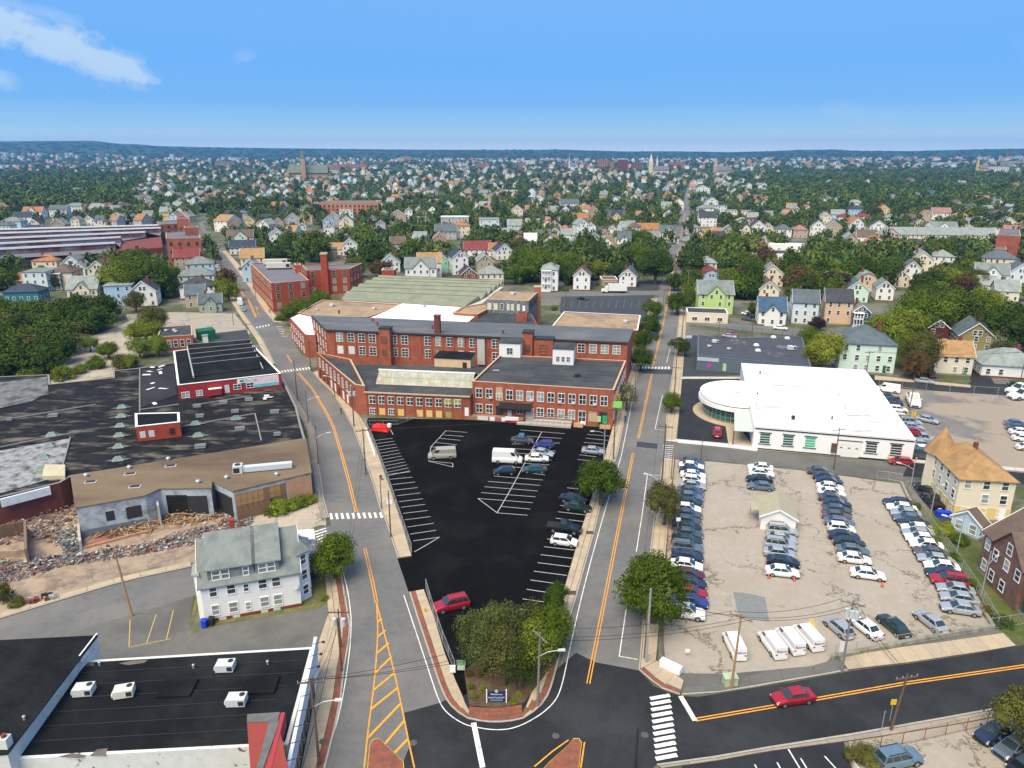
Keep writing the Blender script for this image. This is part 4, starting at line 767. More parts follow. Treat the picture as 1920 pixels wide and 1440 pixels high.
for px_, py_, s_, w_ in ((1341, 642, .8, 'by the left edge'), (1367, 655, .5, 'in the middle'), (1330, 650, .5, 'beside the larger unit'), (1484, 655, 1.0, 'at the right end')):
 x, y = W(px_, py_, 4); hvac(x, y, 3.9, f'pale roof unit on the slate grey store roof {w_}', 0, s_)
# left: dark roofed works, partly pulled down
lf = px_block('dark_roofed_works', 'sprawling low works with mottled black tar roof and teal skylights beside the left street', 'works', [(-260, 745), (0, 706), (92, 702), (94, 720), (212, 708), (212, 695), (262, 690), (326, 680), (520, 690), (536, 722), (556, 763), (564, 795), (572, 823), (133, 893), (112, 905), (0, 932), (-260, 985)], 5.0, mat('dark_red_wall', (.12, .04, .035), var=.2), oldroof, par=.25, cop=mat('grey_roof_edge', (.22, .22, .21)))
def patch(name, pts, z, m, par=lf):
 q = MB(); q.prism([W(x, y, z) for x, y in pts], z - .05, z); return q.build(name, m, par)
patch('roof_patch', [(-200, 742), (0, 717), (88, 706), (91, 735), (60, 752), (0, 765), (-200, 795)], 4.93, mat('whitish_flaking_roof', (.15, .155, .16), var=.4, scale=.8, c2=(.07, .07, .07), s2=.35, t2=(.5, .62), fine=.3))
patch('roof_patch', [(-200, 880), (0, 845), (130, 822), (110, 893), (0, 925), (-200, 965)], 4.95, mat('flaking_white_roof', (.27, .28, .29), var=.35, scale=1, c2=(.08, .07, .07), s2=.4, t2=(.48, .62), fine=.35))
patch('roof_patch', [(262, 700), (326, 683), (332, 740), (262, 765)], 4.9, mat('dark_blacktop', (.02, .021, .027)))
q = MB()
for a_, b_ in (((0, 760), (92, 738)), ((0, 788), (180, 758)), ((262, 690), (262, 772)), ((132, 820), (112, 893)), ((0, 838), (133, 812)), ((262, 768), (335, 758)), ((340, 800), (478, 775)), ((478, 775), (490, 826)), ((360, 760), (470, 742))):
 q.beam((*W(*a_, 5), 4.98), (*W(*b_, 5), 4.98), .25, .2)
q.build('roof_kerb', mat('grey_roof_edge', (.22, .22, .21)), lf)
q = MB(); q.beam((*W(0, 936, 5), 4.3), (*W(93, 912, 5), 4.3), .4, 1.4); q.build('white_gutter_wall', mat('white_flaking_metal', (.6, .64, .68)), lf)
teal = mat('teal_skylight_glass', (.02, .10, .105), rough=.2, var=.3, scale=1)
for i, (px_, py_) in enumerate(((229, 764), (228, 781), (226, 799), (224, 817), (223, 838), (222, 862), (97, 816), (92, 836), (82, 858), (77, 880), (367, 795), (443, 785), (372, 817))):
 x, y = W(px_, py_, 5); nm = (['first', 'second', 'third', 'fourth', 'fifth', 'sixth'][i] + ' teal skylight from the back in the straight row on the dark roof') if i < 6 else (['hindmost', 'second', 'third', 'frontmost'][i - 6] + ' teal skylight at the far left beside the flaking white roof') if i < 10 else ['teal skylight right of the small red roof house', 'teal skylight nearest the left street', 'teal skylight in front of the small red roof house, right side'][i - 10]
 t = thing('skylight', nm, 'skylight', (x, y, 4.95), .3, 'teal pyramid skylights'); q = MB(); t.scale = (.82, .82, .82); q.box(-1.15, 1.15, -.85, .85, 0, .25); q.build('curb', mat('pale_zinc', (.42, .43, .43), var=.2, scale=2), t)
 q = MB(); z0, z1 = .25, .95
 P = [(-1.1, -.8), (1.1, -.8), (1.1, .8), (-1.1, .8)]
 q.face([(*P[0], z0), (*P[1], z0), (.4, 0, z1), (-.4, 0, z1)]); q.face([(*P[1], z0), (*P[2], z0), (.4, 0, z1)]); q.face([(*P[2], z0), (*P[3], z0), (-.4, 0, z1), (.4, 0, z1)]); q.face([(*P[3], z0), (*P[0], z0), (-.4, 0, z1)]); q.build('glass', teal, t)
 q = MB()
 for p in P: q.tube((*p, z0), ((.4 if p[0] > 0 else -.4), 0, z1), .04, n=5)
 q.build('glazing_bars', mat('pale_zinc', (.42, .43, .43)), t)
 sp = MB(); sp.slab([(-2.6, 0, .07), (-1.2, -.5, .07), (-1.2, .5, .07)], .05); sp.slab([(2.6, 0, .07), (1.2, .5, .07), (1.2, -.5, .07)], .05); sp.build('cricket', mat('dull_felt', (.16, .16, .15), var=.3), t)
for i, (px_, py_, w_) in enumerate(((370, 762, 1.6), (419, 756, 1.6), (467, 750, 1.6), (375, 781, 1.5), (441, 772, 1.5), (515, 773, 1.8), (450, 805, 1.8), (376, 838, 1.9), (100, 780, 1.8), (18, 787, 1.0), (520, 815, 1.3), (470, 722, 1.2))):
 x, y = W(px_, py_, 5); t = thing('roof_hatch', 'flat grey roof hatch %s on the dark works roof' % ['left of the back row of three', 'middle of the back row of three', 'right of the back row of three', 'behind the teal skylight', 'between two teal skylights', 'nearest the left street', 'in the front middle', 'near the brown roof edge', 'beside the white patch, far left', 'at the far left edge', 'at the front right corner', 'under the red wall'][i], 'hatch', (x, y, 4.95), .27)
 q = MB(); q.box(-w_ * .5, w_ * .5, -w_ * .33, w_ * .33, 0, .45); q.build('curb', steel, t); q = MB(); q.box(-w_ * .52, w_ * .52, -w_ * .36, w_ * .36, .45, .52); q.build('lid', mat('grey_lid', (.16, .17, .18), var=.2), t)
whs = mat('white_scrap', (.7, .66, .68), var=.1)
for i, (px_, py_) in enumerate(((286, 689), (303, 687), (281, 697), (300, 693), (301, 699), (275, 703), (286, 719), (306, 729), (283, 729), (290, 757), (500, 742), (497, 747), (505, 745))):
 x, y = W(px_, py_, 5); t = thing('scrap_panel', 'pale scrap panel lying on the dark works roof' + [', %s from the left at the back' % ('first second third fourth fifth sixth seventh eighth ninth tenth'.split()[i]) if i < 10 else ', %s beside the red building' % ('left', 'middle', 'right')[i - 10]][0], 'scrap', (x, y, 4.98), i * 1.3, 'pale scrap lying on the dark roof'); q = MB(); w_ = .6 + (i * 37 % 10) * .08; q.slab([(-w_, -.4, .12), (w_, -.35, .06), (w_ * .9, .4, .1), (-w_ * .8, .35, .2)], .05); q.build('sheet', whs, t)
redw = mat('barn_red_boards', (.33, .03, .035), var=.15, scale=1.5, stretch=(1, 1, 5))
p4 = [W(254, 800, 8), W(337, 791, 8), W(336, 773, 8), W(253, 775, 8)]
rh = flat_building('red_roof_house', 'small red brick house standing on the dark roof behind the teal skylights', 'roof house', p4, 8, brick2 if 0 else mat('orange_red_brick', (.34, .055, .03), var=.15, scale=1), blackroof, 4.9, par=.15, cop=trim)
for s in (.13, .33, .8): panel(rh, p4[0], p4[1], s, 5.6, 1.0, 1.3, dark if s > .5 else hvacw, 'window_board', .05)
p4 = [W(333, 722, 8.3), W(527, 700, 8.3), W(469, 641, 8.3), W(325, 658, 8.3)]
rb = flat_building('red_works_building', 'long red building with black ridged roof and pink and teal mural', 'works', p4, 8.3, redw, blackroof, 0, par=.2, cop=trim)
A_, B_ = p4[0], p4[1]
panel(rb, A_, B_, .655, 7.05, 4.3, 1.0, trim, 'sign', .05); panel(rb, A_, B_, .845, 5.75, 5.6, 2.35, mat('pink_mural', (.74, .60, .62), var=.15, scale=1.2), 'mural', .06); panel(rb, A_, B_, .845, 5.6, 5.5, .75, mat('teal_mural', (.12, .50, .50), var=.25, scale=1.5), 'mural', .08)
text_on(rb, A_, B_, .682, 7.2, 'Micro', 1.05, mat('teal_lettering', (.01, .36, .34)), sx=1.25, off=.07); panel(rb, A_, B_, .60, 7.25, .65, .6, mat('teal_lettering', (.01, .36, .34)), 'emblem', .08)
put_window(rb, A_, B_, .555, 5.75, 1.5, 1.1, 2, 2); put_window(rb, A_, B_, .68, 5.75, 1.5, 1.1, 2, 2); panel(rb, A_, B_, .455, 5.1, 1.0, 1.9, hvacw, 'door', .07); put_window(rb, A_, B_, .06, 5.2, 1.5, 1.2, 2, 2, gl=glass2); put_window(rb, A_, B_, .19, 5.3, 1.2, 1.1, 2, 2, gl=glass2); panel(rb, A_, B_, .34, 5.1, 2.6, 1.5, redw, 'stair_box', .9); panel(rb, A_, B_, .34, 6.6, 2.8, .12, trim, 'handrail', .95)
for i, (l0, r0, l1, r1) in enumerate(((354, 660, 352, 652), (357, 669, 354, 660), (359, 678, 357, 669), (361, 687, 359, 678), (363, 706, 361, 687))):
 Lp, Rp = [((352, 652), (469, 643)), ((354, 661), (474, 650)), ((357, 670), (479, 657)), ((359, 679), (484, 665)), ((361, 688), (489, 674)), ((363, 706), (492, 690))][i:i + 2], 0
 (a0, a1), (b0, b1) = Lp; q = MB(); z = 8.3
 A3, B3, C3, D3 = W(*b0, z), W(*b1, z), W(*a1, z), W(*a0, z)
 m_ = .85; t0 = lerp(A3, D3, m_); t1 = lerp(B3, C3, m_); q.face([(*A3, z), (*B3, z), (*t1, z + 1.1), (*t0, z + 1.1)]); q.face([(*t0, z + 1.1), (*t1, z + 1.1), (*C3, z), (*D3, z)]); q.face([(*A3, z), (*t0, z + 1.1), (*D3, z)]); q.face([(*B3, z), (*C3, z), (*t1, z + 1.1)]); q.build('roof_ridge', blackroof, rb)
 q = MB(); q.beam((*t0, z + 1.13), (*t1, z + 1.13), .12, .08); q.build('ridge_trim', mat('grey_trim', (.35, .36, .36)), rb)
q = MB(); q.beam((*W(351, 651, 9), 9.0), (*W(363, 707, 8.6), 8.6), .3, .5); q.beam((*W(470, 642, 9), 9.0), (*W(493, 691, 8.6), 8.6), .2, .4); q.build('white_side_trim', mat('grey_trim', (.35, .36, .36)), rb)
blu = mat('pale_blue_plaster', (.36, .41, .46), var=.12, scale=1, c2=(.2, .22, .24), s2=.6)
bp = [W(134, 893, 5.3), W(573, 824, 5.3), W(583, 887, 5.3), W(437, 922, 5.3), W(398, 903, 5.3), W(395, 916, 5.3), W(300, 917, 5.3), W(272, 930, 5.3), W(143, 953, 5.3)]
bd = flat_building('half_demolished_block', 'half demolished block with dusty brown roof, torn edge and boarded front', 'building', bp, 5.35, blu, brownroof, 0, par=.0, cop=None)
A_, B_ = W(437, 922, 5.3), W(583, 887, 5.3); ply = mat('plywood', (.38, .21, .10), var=.2, scale=2, c2=(.18, .12, .07), s2=1.0); ply2 = mat('stained_plywood', (.20, .12, .065), var=.3, scale=2)
for i in range(9):
 s = .05 + i * .071; panel(bd, A_, B_, s, 2.6, dist(A_, B_) * .068, 2.1, ply if i not in (5, 8) else ply2, 'board', .07 + .01 * (i % 3)); panel(bd, A_, B_, s, .1, dist(A_, B_) * .068, 2.4, ply2 if i != 6 else dark, 'board', .06 + .012 * (i % 2))
panel(bd, A_, B_, .835, 0, dist(A_, B_) * .32, 5.0, tanbrick, 'tan_brick_wall', .12)
A_, B_ = bp[8], bp[7]; panel(bd, A_, B_, .5, 0, dist(A_, B_) * .95, 1.4, mat('slate_paint', (.12, .16, .19)), 'dado', .05); panel(bd, A_, B_, .45, 2.2, 1.2, 1.6, dark, 'shaded_opening_panel', .06); panel(bd, A_, B_, .8, 1.9, 2.2, 2.0, dark, 'shaded_opening_panel', .06)  # dark panels stand in for the shade inside the openings, here and below
for (a_, b_) in ((4, 3), (6, 5)):
 A_, B_ = bp[a_ + 0], bp[b_]; panel(bd, A_, B_, .5, .4, dist(A_, B_) * .8, 3.6, dark, 'shaded_opening_panel', .06)
A_, B_ = bp[6], bp[5]; panel(bd, A_, B_, .3, .3, 3.4, 3.9, dark, 'shaded_opening_panel', .06)
A_, B_ = bp[7], bp[6]
lt = thing('rooftop_air_handler', 'long pale blue air handler with duct on the brown roof', 'air conditioner', (*W(500, 882, 5.4), 5.35), .235); q = MB(); q.box(-3.9, 4.3, -.55, .55, .3, 1.2); q.build('duct', mat('pale_blue_metal', (.52, .58, .64), var=.06, scale=2, rough=.5), lt); q = MB(); q.box(-5.4, -3.85, -.8, .8, .2, 1.6); q.build('casing', hvacw, lt); q = MB(); q.tube((-4.6, 0, 1.6), (-4.6, 0, 1.68), .5, n=14); q.box(-5.3, -4.3, -.83, -.8, .4, 1.3); q.build('fan', dark, lt)
q = MB(); [q.box(x_, x_ + .3, -.5, .5, 0, .3) for x_ in (-5, -3, -1, 1, 3)]; q.build('feet', dark, lt)
for i, (px_, py_) in enumerate(((162, 895), (243, 880), (372, 907), (425, 899), (519, 893), (316, 864))): x, y = W(px_, py_, 5.35); vent(x, y, 5.35, 'round silver turbine vent %s on the brown roof' % ['at the left end', 'second from the left', 'by the torn edge', 'left of the duct', 'in front of the duct', 'at the back middle'][i], .45, .55)
for i, (px_, py_) in enumerate(((170, 905), (244, 890), (253, 914), (320, 875))):
 x, y = W(px_, py_, 5.35); t = thing('skylight', 'small framed skylight %s on the brown roof' % ['leftmost', 'second from the left, back', 'nearest the torn edge', 'rightmost'][i], 'skylight', (x, y, 5.33), .2); q = MB(); q.box(-.9, .9, -.5, .5, 0, .22); q.build('frame', hvacw, t); q = MB(); q.box(-.75, .75, -.36, .36, .22, .28); q.build('glass', dark, t)
yb2 = thing('yellow_block_house', 'pale yellow box house with plywood window at the torn edge of the dark roof', 'roof house', (*W(112, 915, 5), 0), w=True); q = MB(); q.prism([W(91, 948), W(133, 948), W(133, 925), W(95, 925)], 0, 5.6); q.build('wall', mat('pale_yellow_render', (.5, .45, .30), var=.1), yb2); q = MB(); p_ = W(120, 948); q.obox((p_[0], p_[1] - .02), 2.2, .1, 3.5, 5.0, .2); q.build('boarded_window', ply, yb2)
def scatter_boxes(name, region, n, smin, smax, mats, lab, zmax, peak, flat=.5, seed=1):
 rnd = random.Random(seed); q = MB(); pts = [W(*p) for p in region]; xs = [p[0] for p in pts]; ys = [p[1] for p in pts]; k = 0; c = cen(pts)
 def inside(x, y):
  r = False; j = len(pts) - 1
  for i in range(len(pts)):
   if (pts[i][1] > y) != (pts[j][1] > y) and x < (pts[j][0] - pts[i][0]) * (y - pts[i][1]) / (pts[j][1] - pts[i][1]) + pts[i][0]: r = not r
   j = i
  return r
 while k < n:
  x, y = rnd.uniform(min(xs), max(xs)), rnd.uniform(min(ys), max(ys))
  if not inside(x, y): continue
  k += 1; s = rnd.uniform(smin, smax) * rnd.uniform(.5, 1); z = rnd.random() ** 2 * zmax * (.5 + .5 * math.sin(x * 1.1 + peak) * math.cos(y * .9)) + .02
  M = Matrix.Rotation(rnd.uniform(0, 6.28), 3, 'Z') @ Matrix.Rotation(rnd.uniform(-flat, flat), 3, 'X') @ Matrix.Rotation(rnd.uniform(-flat, flat), 3, 'Y')
  dx, dy, dz = s * rnd.uniform(.5, 1), s * rnd.uniform(.3, .8), s * rnd.uniform(.12, .4); mi = rnd.choices(range(len(mats)), [w for _, w in mats])[0]; b0 = len(q.v)
  for sx in (-1, 1):
   for sy in (-1, 1):
    for sz in (-1, 1): v = M @ Vector((sx * dx / 2, sy * dy / 2, sz * dz / 2)); q.v.append((x + v.x, y + v.y, z + v.z))
  for f in ((0, 1, 3, 2), (4, 6, 7, 5), (0, 4, 5, 1), (2, 3, 7, 6), (0, 2, 6, 4), (1, 5, 7, 3)): q.f.append(tuple(b0 + i for i in f)); q.m.append(mi)
 o = q.build(name, [m for m, _ in mats], off=(c[0], c[1], 0)); o['kind'] = 'stuff'; o['label'] = lab; o['category'] = 'rubble'; return o
rg, rr, rw = mat('grey_rubble', (.15, .155, .165), var=.4, scale=2), mat('brick_rubble', (.16, .065, .055), var=.35, scale=2), mat('pale_rubble', (.42, .40, .37), var=.3, scale=2)
tb1, tb2 = mat('broken_timber', (.40, .24, .12), var=.25, scale=2), mat('dark_timber', (.14, .09, .06), var=.3, scale=2)
scatter_boxes('rubble', [(0, 1055), (130, 1040), (260, 1022), (400, 985), (470, 955), (480, 965), (470, 985), (360, 1022), (240, 1045), (120, 1062), (0, 1100), (-150, 1130), (-150, 1085)], 4200, .15, .75, [(rg, 6), (rr, 4), (rw, 2)], 'band of broken brick and grey rubble along the demolition yard', .9, 0, seed=1)
scatter_boxes('rubble', [(0, 945), (90, 938), (140, 935), (148, 1000), (120, 1030), (60, 1010), (0, 1025), (-150, 1050), (-150, 965)], 2600, .15, .8, [(rg, 4), (rr, 4), (rw, 2), (tb2, 3)], 'heap of mixed rubble left of the brown roofed block', 1.2, 2, seed=2)
scatter_boxes('rubble', [(116, 1005), (153, 1003), (153, 1037), (118, 1037)], 500, .3, .9, [(rg, 7), (rw, 2)], 'round heap of grey slate rubble', 1.6, 1.1, seed=3)
def timber(name, region, n, lmax, lab, seed, z=1.2):
 rnd = random.Random(seed); q = MB(); pts = [W(*p) for p in region]; c = cen(pts); rx_ = max(abs(p[0] - c[0]) for p in pts); ry_ = max(abs(p[1] - c[1]) for p in pts)
 for i in range(n):
  a_ = rnd.uniform(0, 6.28); r_ = rnd.random() ** .6; x, y = c[0] + rx_ * r_ * math.cos(a_), c[1] + ry_ * r_ * math.sin(a_); l = rnd.uniform(.6, lmax); t = rnd.uniform(0, 6.28); h = (1 - r_) * z * rnd.random() + .08
  q.beam((x - l / 2 * math.cos(t), y - l / 2 * math.sin(t), h + rnd.uniform(-.05, .3)), (x + l / 2 * math.cos(t), y + l / 2 * math.sin(t), h + rnd.uniform(-.05, .5)), rnd.uniform(.06, .2), rnd.uniform(.04, .1), rnd.choices((0, 1, 2), (5, 3, 1))[0])
 o = q.build(name, [tb1, tb2, rw], off=(c[0], c[1], 0)); o['kind'] = 'stuff'; o['label'] = lab; o['category'] = 'timber'
timber('broken_timber_heap', [(180, 960), (285, 955), (280, 1000), (185, 1008)], 520, 4.2, 'heap of splintered roof timber in front of the blue wall', 3, 1.8)
timber('broken_timber_heap', [(310, 945), (400, 940), (400, 975), (310, 985)], 420, 3.2, 'heap of broken timber and boards inside the torn building', 4, 1.6)
scatter_boxes('rubble', [(305, 950), (405, 935), (440, 950), (440, 975), (330, 988)], 500, .2, .8, [(tb1, 4), (rw, 2), (rr, 2)], 'loose boards and brick beside the plywood front', .9, 3, seed=8)
fl = MB(); fl.prism([W(150, 990), W(280, 960), (W(300, 985)), W(155, 1028)], .0, .12); o = fl.build('floor', mat('red_floor_paint', (.26, .10, .09), var=.2, scale=1, c2=(.3, .22, .16), s2=.4)); o['kind'] = 'structure'
for i, (a_, b_, h_, m_) in enumerate((((0, 1010), (48, 1000), 2.2, tb2), ((0, 1046), (52, 1042), 1.1, dirt), ((52, 1000), (54, 1056), 2.4, mat('brown_render', (.2, .13, .1))), ((150, 1000), (153, 1032), 1.6, rw), ((295, 945), (302, 985), 3.6, rw), ((430, 925), (436, 965), 4.0, rw), ((156, 1030), (285, 996), .4, tanbrick))):
 q = MB(); A3, B3 = W3(*a_), W3(*b_); q.beam((A3[0], A3[1], h_ / 2), (B3[0], B3[1], h_ / 2), .35, h_); o = q.build('broken_wall', m_, off=(A3[0], A3[1], 0)); o['label'] = 'broken wall stub %s of the demolition yard' % ['at the left rear', 'at the left front', 'with a plastered end, left part', 'left of the timber heap', 'between the two timber heaps', 'at the torn end of the plywood front', 'along the front of the red floor'][i]; o['category'] = 'wall'
cb_ = px_block('arched_window_shop', 'small brick shop with grey roof and arched windows behind the red works building', 'shop', [(294, 632), (302, 613), (360, 609), (361, 628)], 4.6, brick, greyroof, par=.3, cop=coping)
win_grid(cb_, W(294, 632, 4.6), W(361, 628, 4.6), 5, (1.2,), 1.0, 2.1, 1, 2)
for i, (px_, py_) in enumerate(((312, 620), (327, 619), (330, 622))): x, y = W(px_, py_, 4.6); hvac(x, y, 4.4, 'small roof unit %s on the arched window shop' % ['on the left', 'in the middle', 'on the right'][i], 0, .5)
flat_building('white_shed', 'low white shed with flat white roof in front of the arched window shop', 'shed', rect((323, 656), (363, 652), 3.5), 2.6, trim, whiteroof2, par=.1, cop=None)
flat_building('green_awning_cafe', 'small cafe with dark green roof edge beside the grey car park', 'cafe', rect((374, 640), (406, 636), 5), 3.2, mat('dark_green_boards', (.01, .12, .06)), mat('dark_green_boards', (.01, .12, .06)), par=.1, cop=None)
flat_building('white_gate_house', 'tiny white kiosk with cupola beside the green cafe', 'kiosk', rect((381, 644), (391, 643), 1.5), 2.4, trim, mat('blue_grey_roof', (.2, .26, .36)), par=0)
# bottom left store
bl = flat_building('corner_store', 'black roofed corner store with white fascia, shop windows and red corner portal', 'store', [W(16, 1424, 4.4), W(150, 1239, 4.4), W(585, 1212, 4.4), W(540, 1440, 4.4), W(530, 1500, 4.4), W(460, 1560, 4.4), W(-60, 1600, 4.4)][::1] if 0 else [W(14, 1423, 4.4), W(470, 1399, 4.4), W(540, 1395, 4.4), W(588, 1212, 4.4), W(149, 1238, 4.4)], 4.4, paintedb, blackroof, par=.12, cop=None)
q = MB(); q.prism([W(-220, 1440, 6.0), W(14, 1414, 6.0), W(148, 1237, 6.0) if 0 else W(146, 1233, 6.0), W(182, 1194, 6.0), W(0, 1203, 6.0), W(-220, 1212, 6.0)], 0, 6.0, 0); q.build('upper_wall', paintedb, bl)
q = MB(); P6 = ccw([W(-220, 1440, 6.0), W(14, 1414, 6.0), W(182, 1194, 6.0), W(0, 1203, 6.0), W(-220, 1212, 6.0)]); q.prism([inset(P6, i, -.1) for i in range(5)], 6.01, 6.14); q.build('upper_roof', blackroof, bl)
q = MB(); q.beam((*W(183, 1193, 5.7), 5.7), (*W(150, 1236, 5.7), 5.7), .15, .9); q.build('white_fascia', trim, bl)
FA, FB = W(536, 1452, 4.4), W(589, 1197, 4.8)
seams(bl, (W(149, 1240, 4.4), W(20, 1420, 4.4), W(460, 1396, 4.4), W(583, 1215, 4.4)), 4.36, 7, mat('black_seam', (.028, .03, .033)))
for i_, P_ in enumerate((((222, 1243), (245, 1238), (278, 1236), (270, 1242), (240, 1246)), ((108, 1418), (135, 1411), (162, 1415), (150, 1420)), ((168, 1416), (182, 1404), (202, 1402), (198, 1416)), ((150, 1243), (176, 1240), (176, 1247), (152, 1249)))): q = MB(); q.prism([W(*p, 4.4) for p in P_], 4.33, 4.345); q.build('roof_stain', mat('dried_puddle_dirt', (.13, .11, .09), var=.3, scale=2), bl)
q = MB(); d = Vector(FB) - Vector(FA); nn_ = Vector((d.y, -d.x)).normalized() * .35
q.prism([FA, (FA[0] + nn_.x, FA[1] + nn_.y), (FB[0] + nn_.x, FB[1] + nn_.y), FB], 3.1, 5.0); q.build('fascia', mat('blue_white_fascia', (.60, .66, .72), var=.05), bl)
q = MB(); q.prism([FA, (FA[0] + nn_.x * .6, FA[1] + nn_.y * .6), (FB[0] + nn_.x * .6, FB[1] + nn_.y * .6), FB], 0, 3.1); q.build('front_wall', trim, bl)
for i in range(9):
 s = .06 + i * .085; f, p = win_meshes(1.5, 2.3, 1, 1, dark, glass); a_ = math.atan2(d.y, d.x); x, y = lerp((FA[0] + nn_.x * .62, FA[1] + nn_.y * .62), (FB[0] + nn_.x * .62, FB[1] + nn_.y * .62), s); o = inst('shop_window', f, bl, (x - bl.location.x, y - bl.location.y, .6), a_); inst('pane', p, o)
q = MB()
for i in range(9): s = .05 + i * .11; x, y = lerp(FA, FB, s); q.tube((x, y, 5.0), (x + nn_.x * 3.4, y + nn_.y * 3.4, 5.25), .035, n=5); q.obox((x + nn_.x * 3.5, y + nn_.y * 3.5), .3, .2, 5.1, 5.3)
q.build('gooseneck_lamps', dark, bl)
q = MB(); q.prism([W(463, 1352, 6), W(521, 1352, 6), W(540, 1440, 6.0), W(470, 1450, 6)], 3.9, 6.0); q.build('portal_block', mat('coral_red_render', (.27, .05, .04), var=.08, scale=1), bl)
q = MB(); q.prism([W(464, 1340, 6.05), W(525, 1336, 6.05), W(521, 1353, 6.05), W(463, 1355, 6.05)], 6.0, 6.12); q.prism([W(505, 1353, 6.05), W(524, 1353, 6.05), W(490, 1452, 6.05), W(478, 1452, 6.05)], 6.0, 6.12); q.build('portal_coping', mat('grey_coping_felt', (.13, .13, .13), var=.2), bl)
PA, PB = W(487, 1500, 5.8), W(527, 1340, 5.8); d2 = Vector(PB) - Vector(PA); n2 = Vector((d2.y, -d2.x)).normalized()
q = MB(); q.prism([PA, (PA[0] + n2.x * .4, PA[1] + n2.y * .4), (PB[0] + n2.x * .4, PB[1] + n2.y * .4), PB], 0, 6.05); q.build('portal_front', mat('wine_red_render', (.36, .045, .06), var=.08), bl)
panel(bl, (PA[0] + n2.x * .4, PA[1] + n2.y * .4), (PB[0] + n2.x * .4, PB[1] + n2.y * .4), .62, .3, 3.2, 4.3, mat('pale_rose_render', (.68, .58, .57)), 'portal_panel', .1); panel(bl, (PA[0] + n2.x * .4, PA[1] + n2.y * .4), (PB[0] + n2.x * .4, PB[1] + n2.y * .4), .60, .3, 1.5, 3.4, mat('tan_door', (.45, .36, .28)), 'door', .16)
for i, (px_, py_, rz, m_) in enumerate(((159, 1300, .12, hvacw), (234, 1303, .25, mat('rusty_cream_paint', (.62, .60, .52), var=.08, scale=2, c2=(.30, .07, .03), s2=1.2, t2=(.62, .66))), (424, 1255, .06, hvacw), (445, 1319, .05, hvacw))):
 x, y = W(px_, py_, 4.4); hvac(x, y, 4.35, ['grey roof unit at the left on the black store roof', 'rusty cream twin fan roof unit on the black store roof', 'grey roof unit at the back right of the black store roof', 'grey roof unit near the red portal of the store'][i], rz, .85, m_)
for px_, py_ in ((333, 1290), (489, 1284)):
 x, y = W(px_, py_, 4.5); q = MB(); q.obox((x, y), 3.4, 2.6, 4.3, 4.6, .05); q.build('roof_plinth', blackroof, bl)
for i, (px_, py_) in enumerate(((187, 1247), (363, 1252), (502, 1245), (46, 1350))): x, y = W(px_, py_, 4.4 if i < 3 else 6.1); vent(x, y, 4.35 if i < 3 else 6.1, 'small vent pipe %s on the store roof' % ['near the back edge', 'at the back middle', 'at the back right', 'on the raised left part'][i], .16, .45)
x, y = W(12, 1400, 6.1); t = thing('small_chimney', 'squat white and red chimney at the left edge of the store roof', 'chimney', (x, y, 6.1)); q = MB(); q.box(-.4, .4, -.4, .4, 0, 1.1); q.build('stack', paintedb, t); q = MB(); q.tube((0, 0, 1.1), (0, 0, 1.4), .22, n=8); q.build('pot', brick2, t)
# left middle distance: long ridged mill, brick blocks
wm = thing('long_ridged_mill', 'very long old mill with parallel white edged dark roofs beyond the left houses', 'mill', (*W(120, 500), 0), w=True)
Hh = 8.0; P5 = [W(-120, 492, Hh), W(205, 470, Hh), W(305, 462, Hh), W(300, 431, Hh), W(0, 437, Hh), W(-120, 441, Hh)]
q = MB(); q.prism(P5, 0, Hh - .5); q.build('wall', brick2, wm)
rows = [((-120, 492), (205, 474)), ((-120, 483), (225, 463)), ((-120, 471), (230, 451.5)), ((-120, 459), (300, 442)), ((-120, 448), (305, 434)), ((-120, 441), (300, 430))]
mroof = mat('mauve_grey_roof', (.15, .145, .17), var=.15, scale=.1)
for (a0, a1), (b0, b1) in zip(rows, rows[1:]):
 A3, B3, C3, D3 = W(*a0, Hh), W(*a1, Hh), W(*b1, Hh), W(*b0, Hh); m0, m1 = lerp(A3, D3, .62), lerp(B3, C3, .62); q = MB()
 q.face([(*A3, Hh), (*B3, Hh), (*m1, Hh + .3), (*m0, Hh + .3)]); q.build('roof', mroof, wm)
 q = MB(); q.face([(*m0, Hh + .3), (*m1, Hh + .3), (*m1, Hh + 3.2), (*m0, Hh + 3.2)]); q.build('clerestory', mat('mauve_clerestory', (.13, .06, .07), var=.5, scale=.12, c2=(.18, .19, .22), s2=.05, t2=(.45, .55)), wm)
 q = MB(); q.face([(*m0, Hh + 3.2), (*m1, Hh + 3.2), (*C3, Hh), (*D3, Hh)]); q.build('roof', mroof, wm)
 q = MB(); q.beam((*m0, Hh + 3.4), (*m1, Hh + 3.4), 1.0, .9); q.build('white_edge', mat('chalky_white_edge', (.72, .70, .70), var=.1), wm)
A_, B_ = P5[0], P5[1]; q = MB(); n_ = 60; d3 = (Vector(B_) - Vector(A_)).normalized(); nr = Vector((d3.y, -d3.x)) * .12
for i in range(n_):
 x, y = lerp(A_, B_, (i + .5) / n_); q.obox((x + nr.x, y + nr.y), 1.3, .12, 3.2, 6.6, math.atan2(d3.y, d3.x))
o = q.build('windows', glass2, wm); o['kind'] = 'stuff'
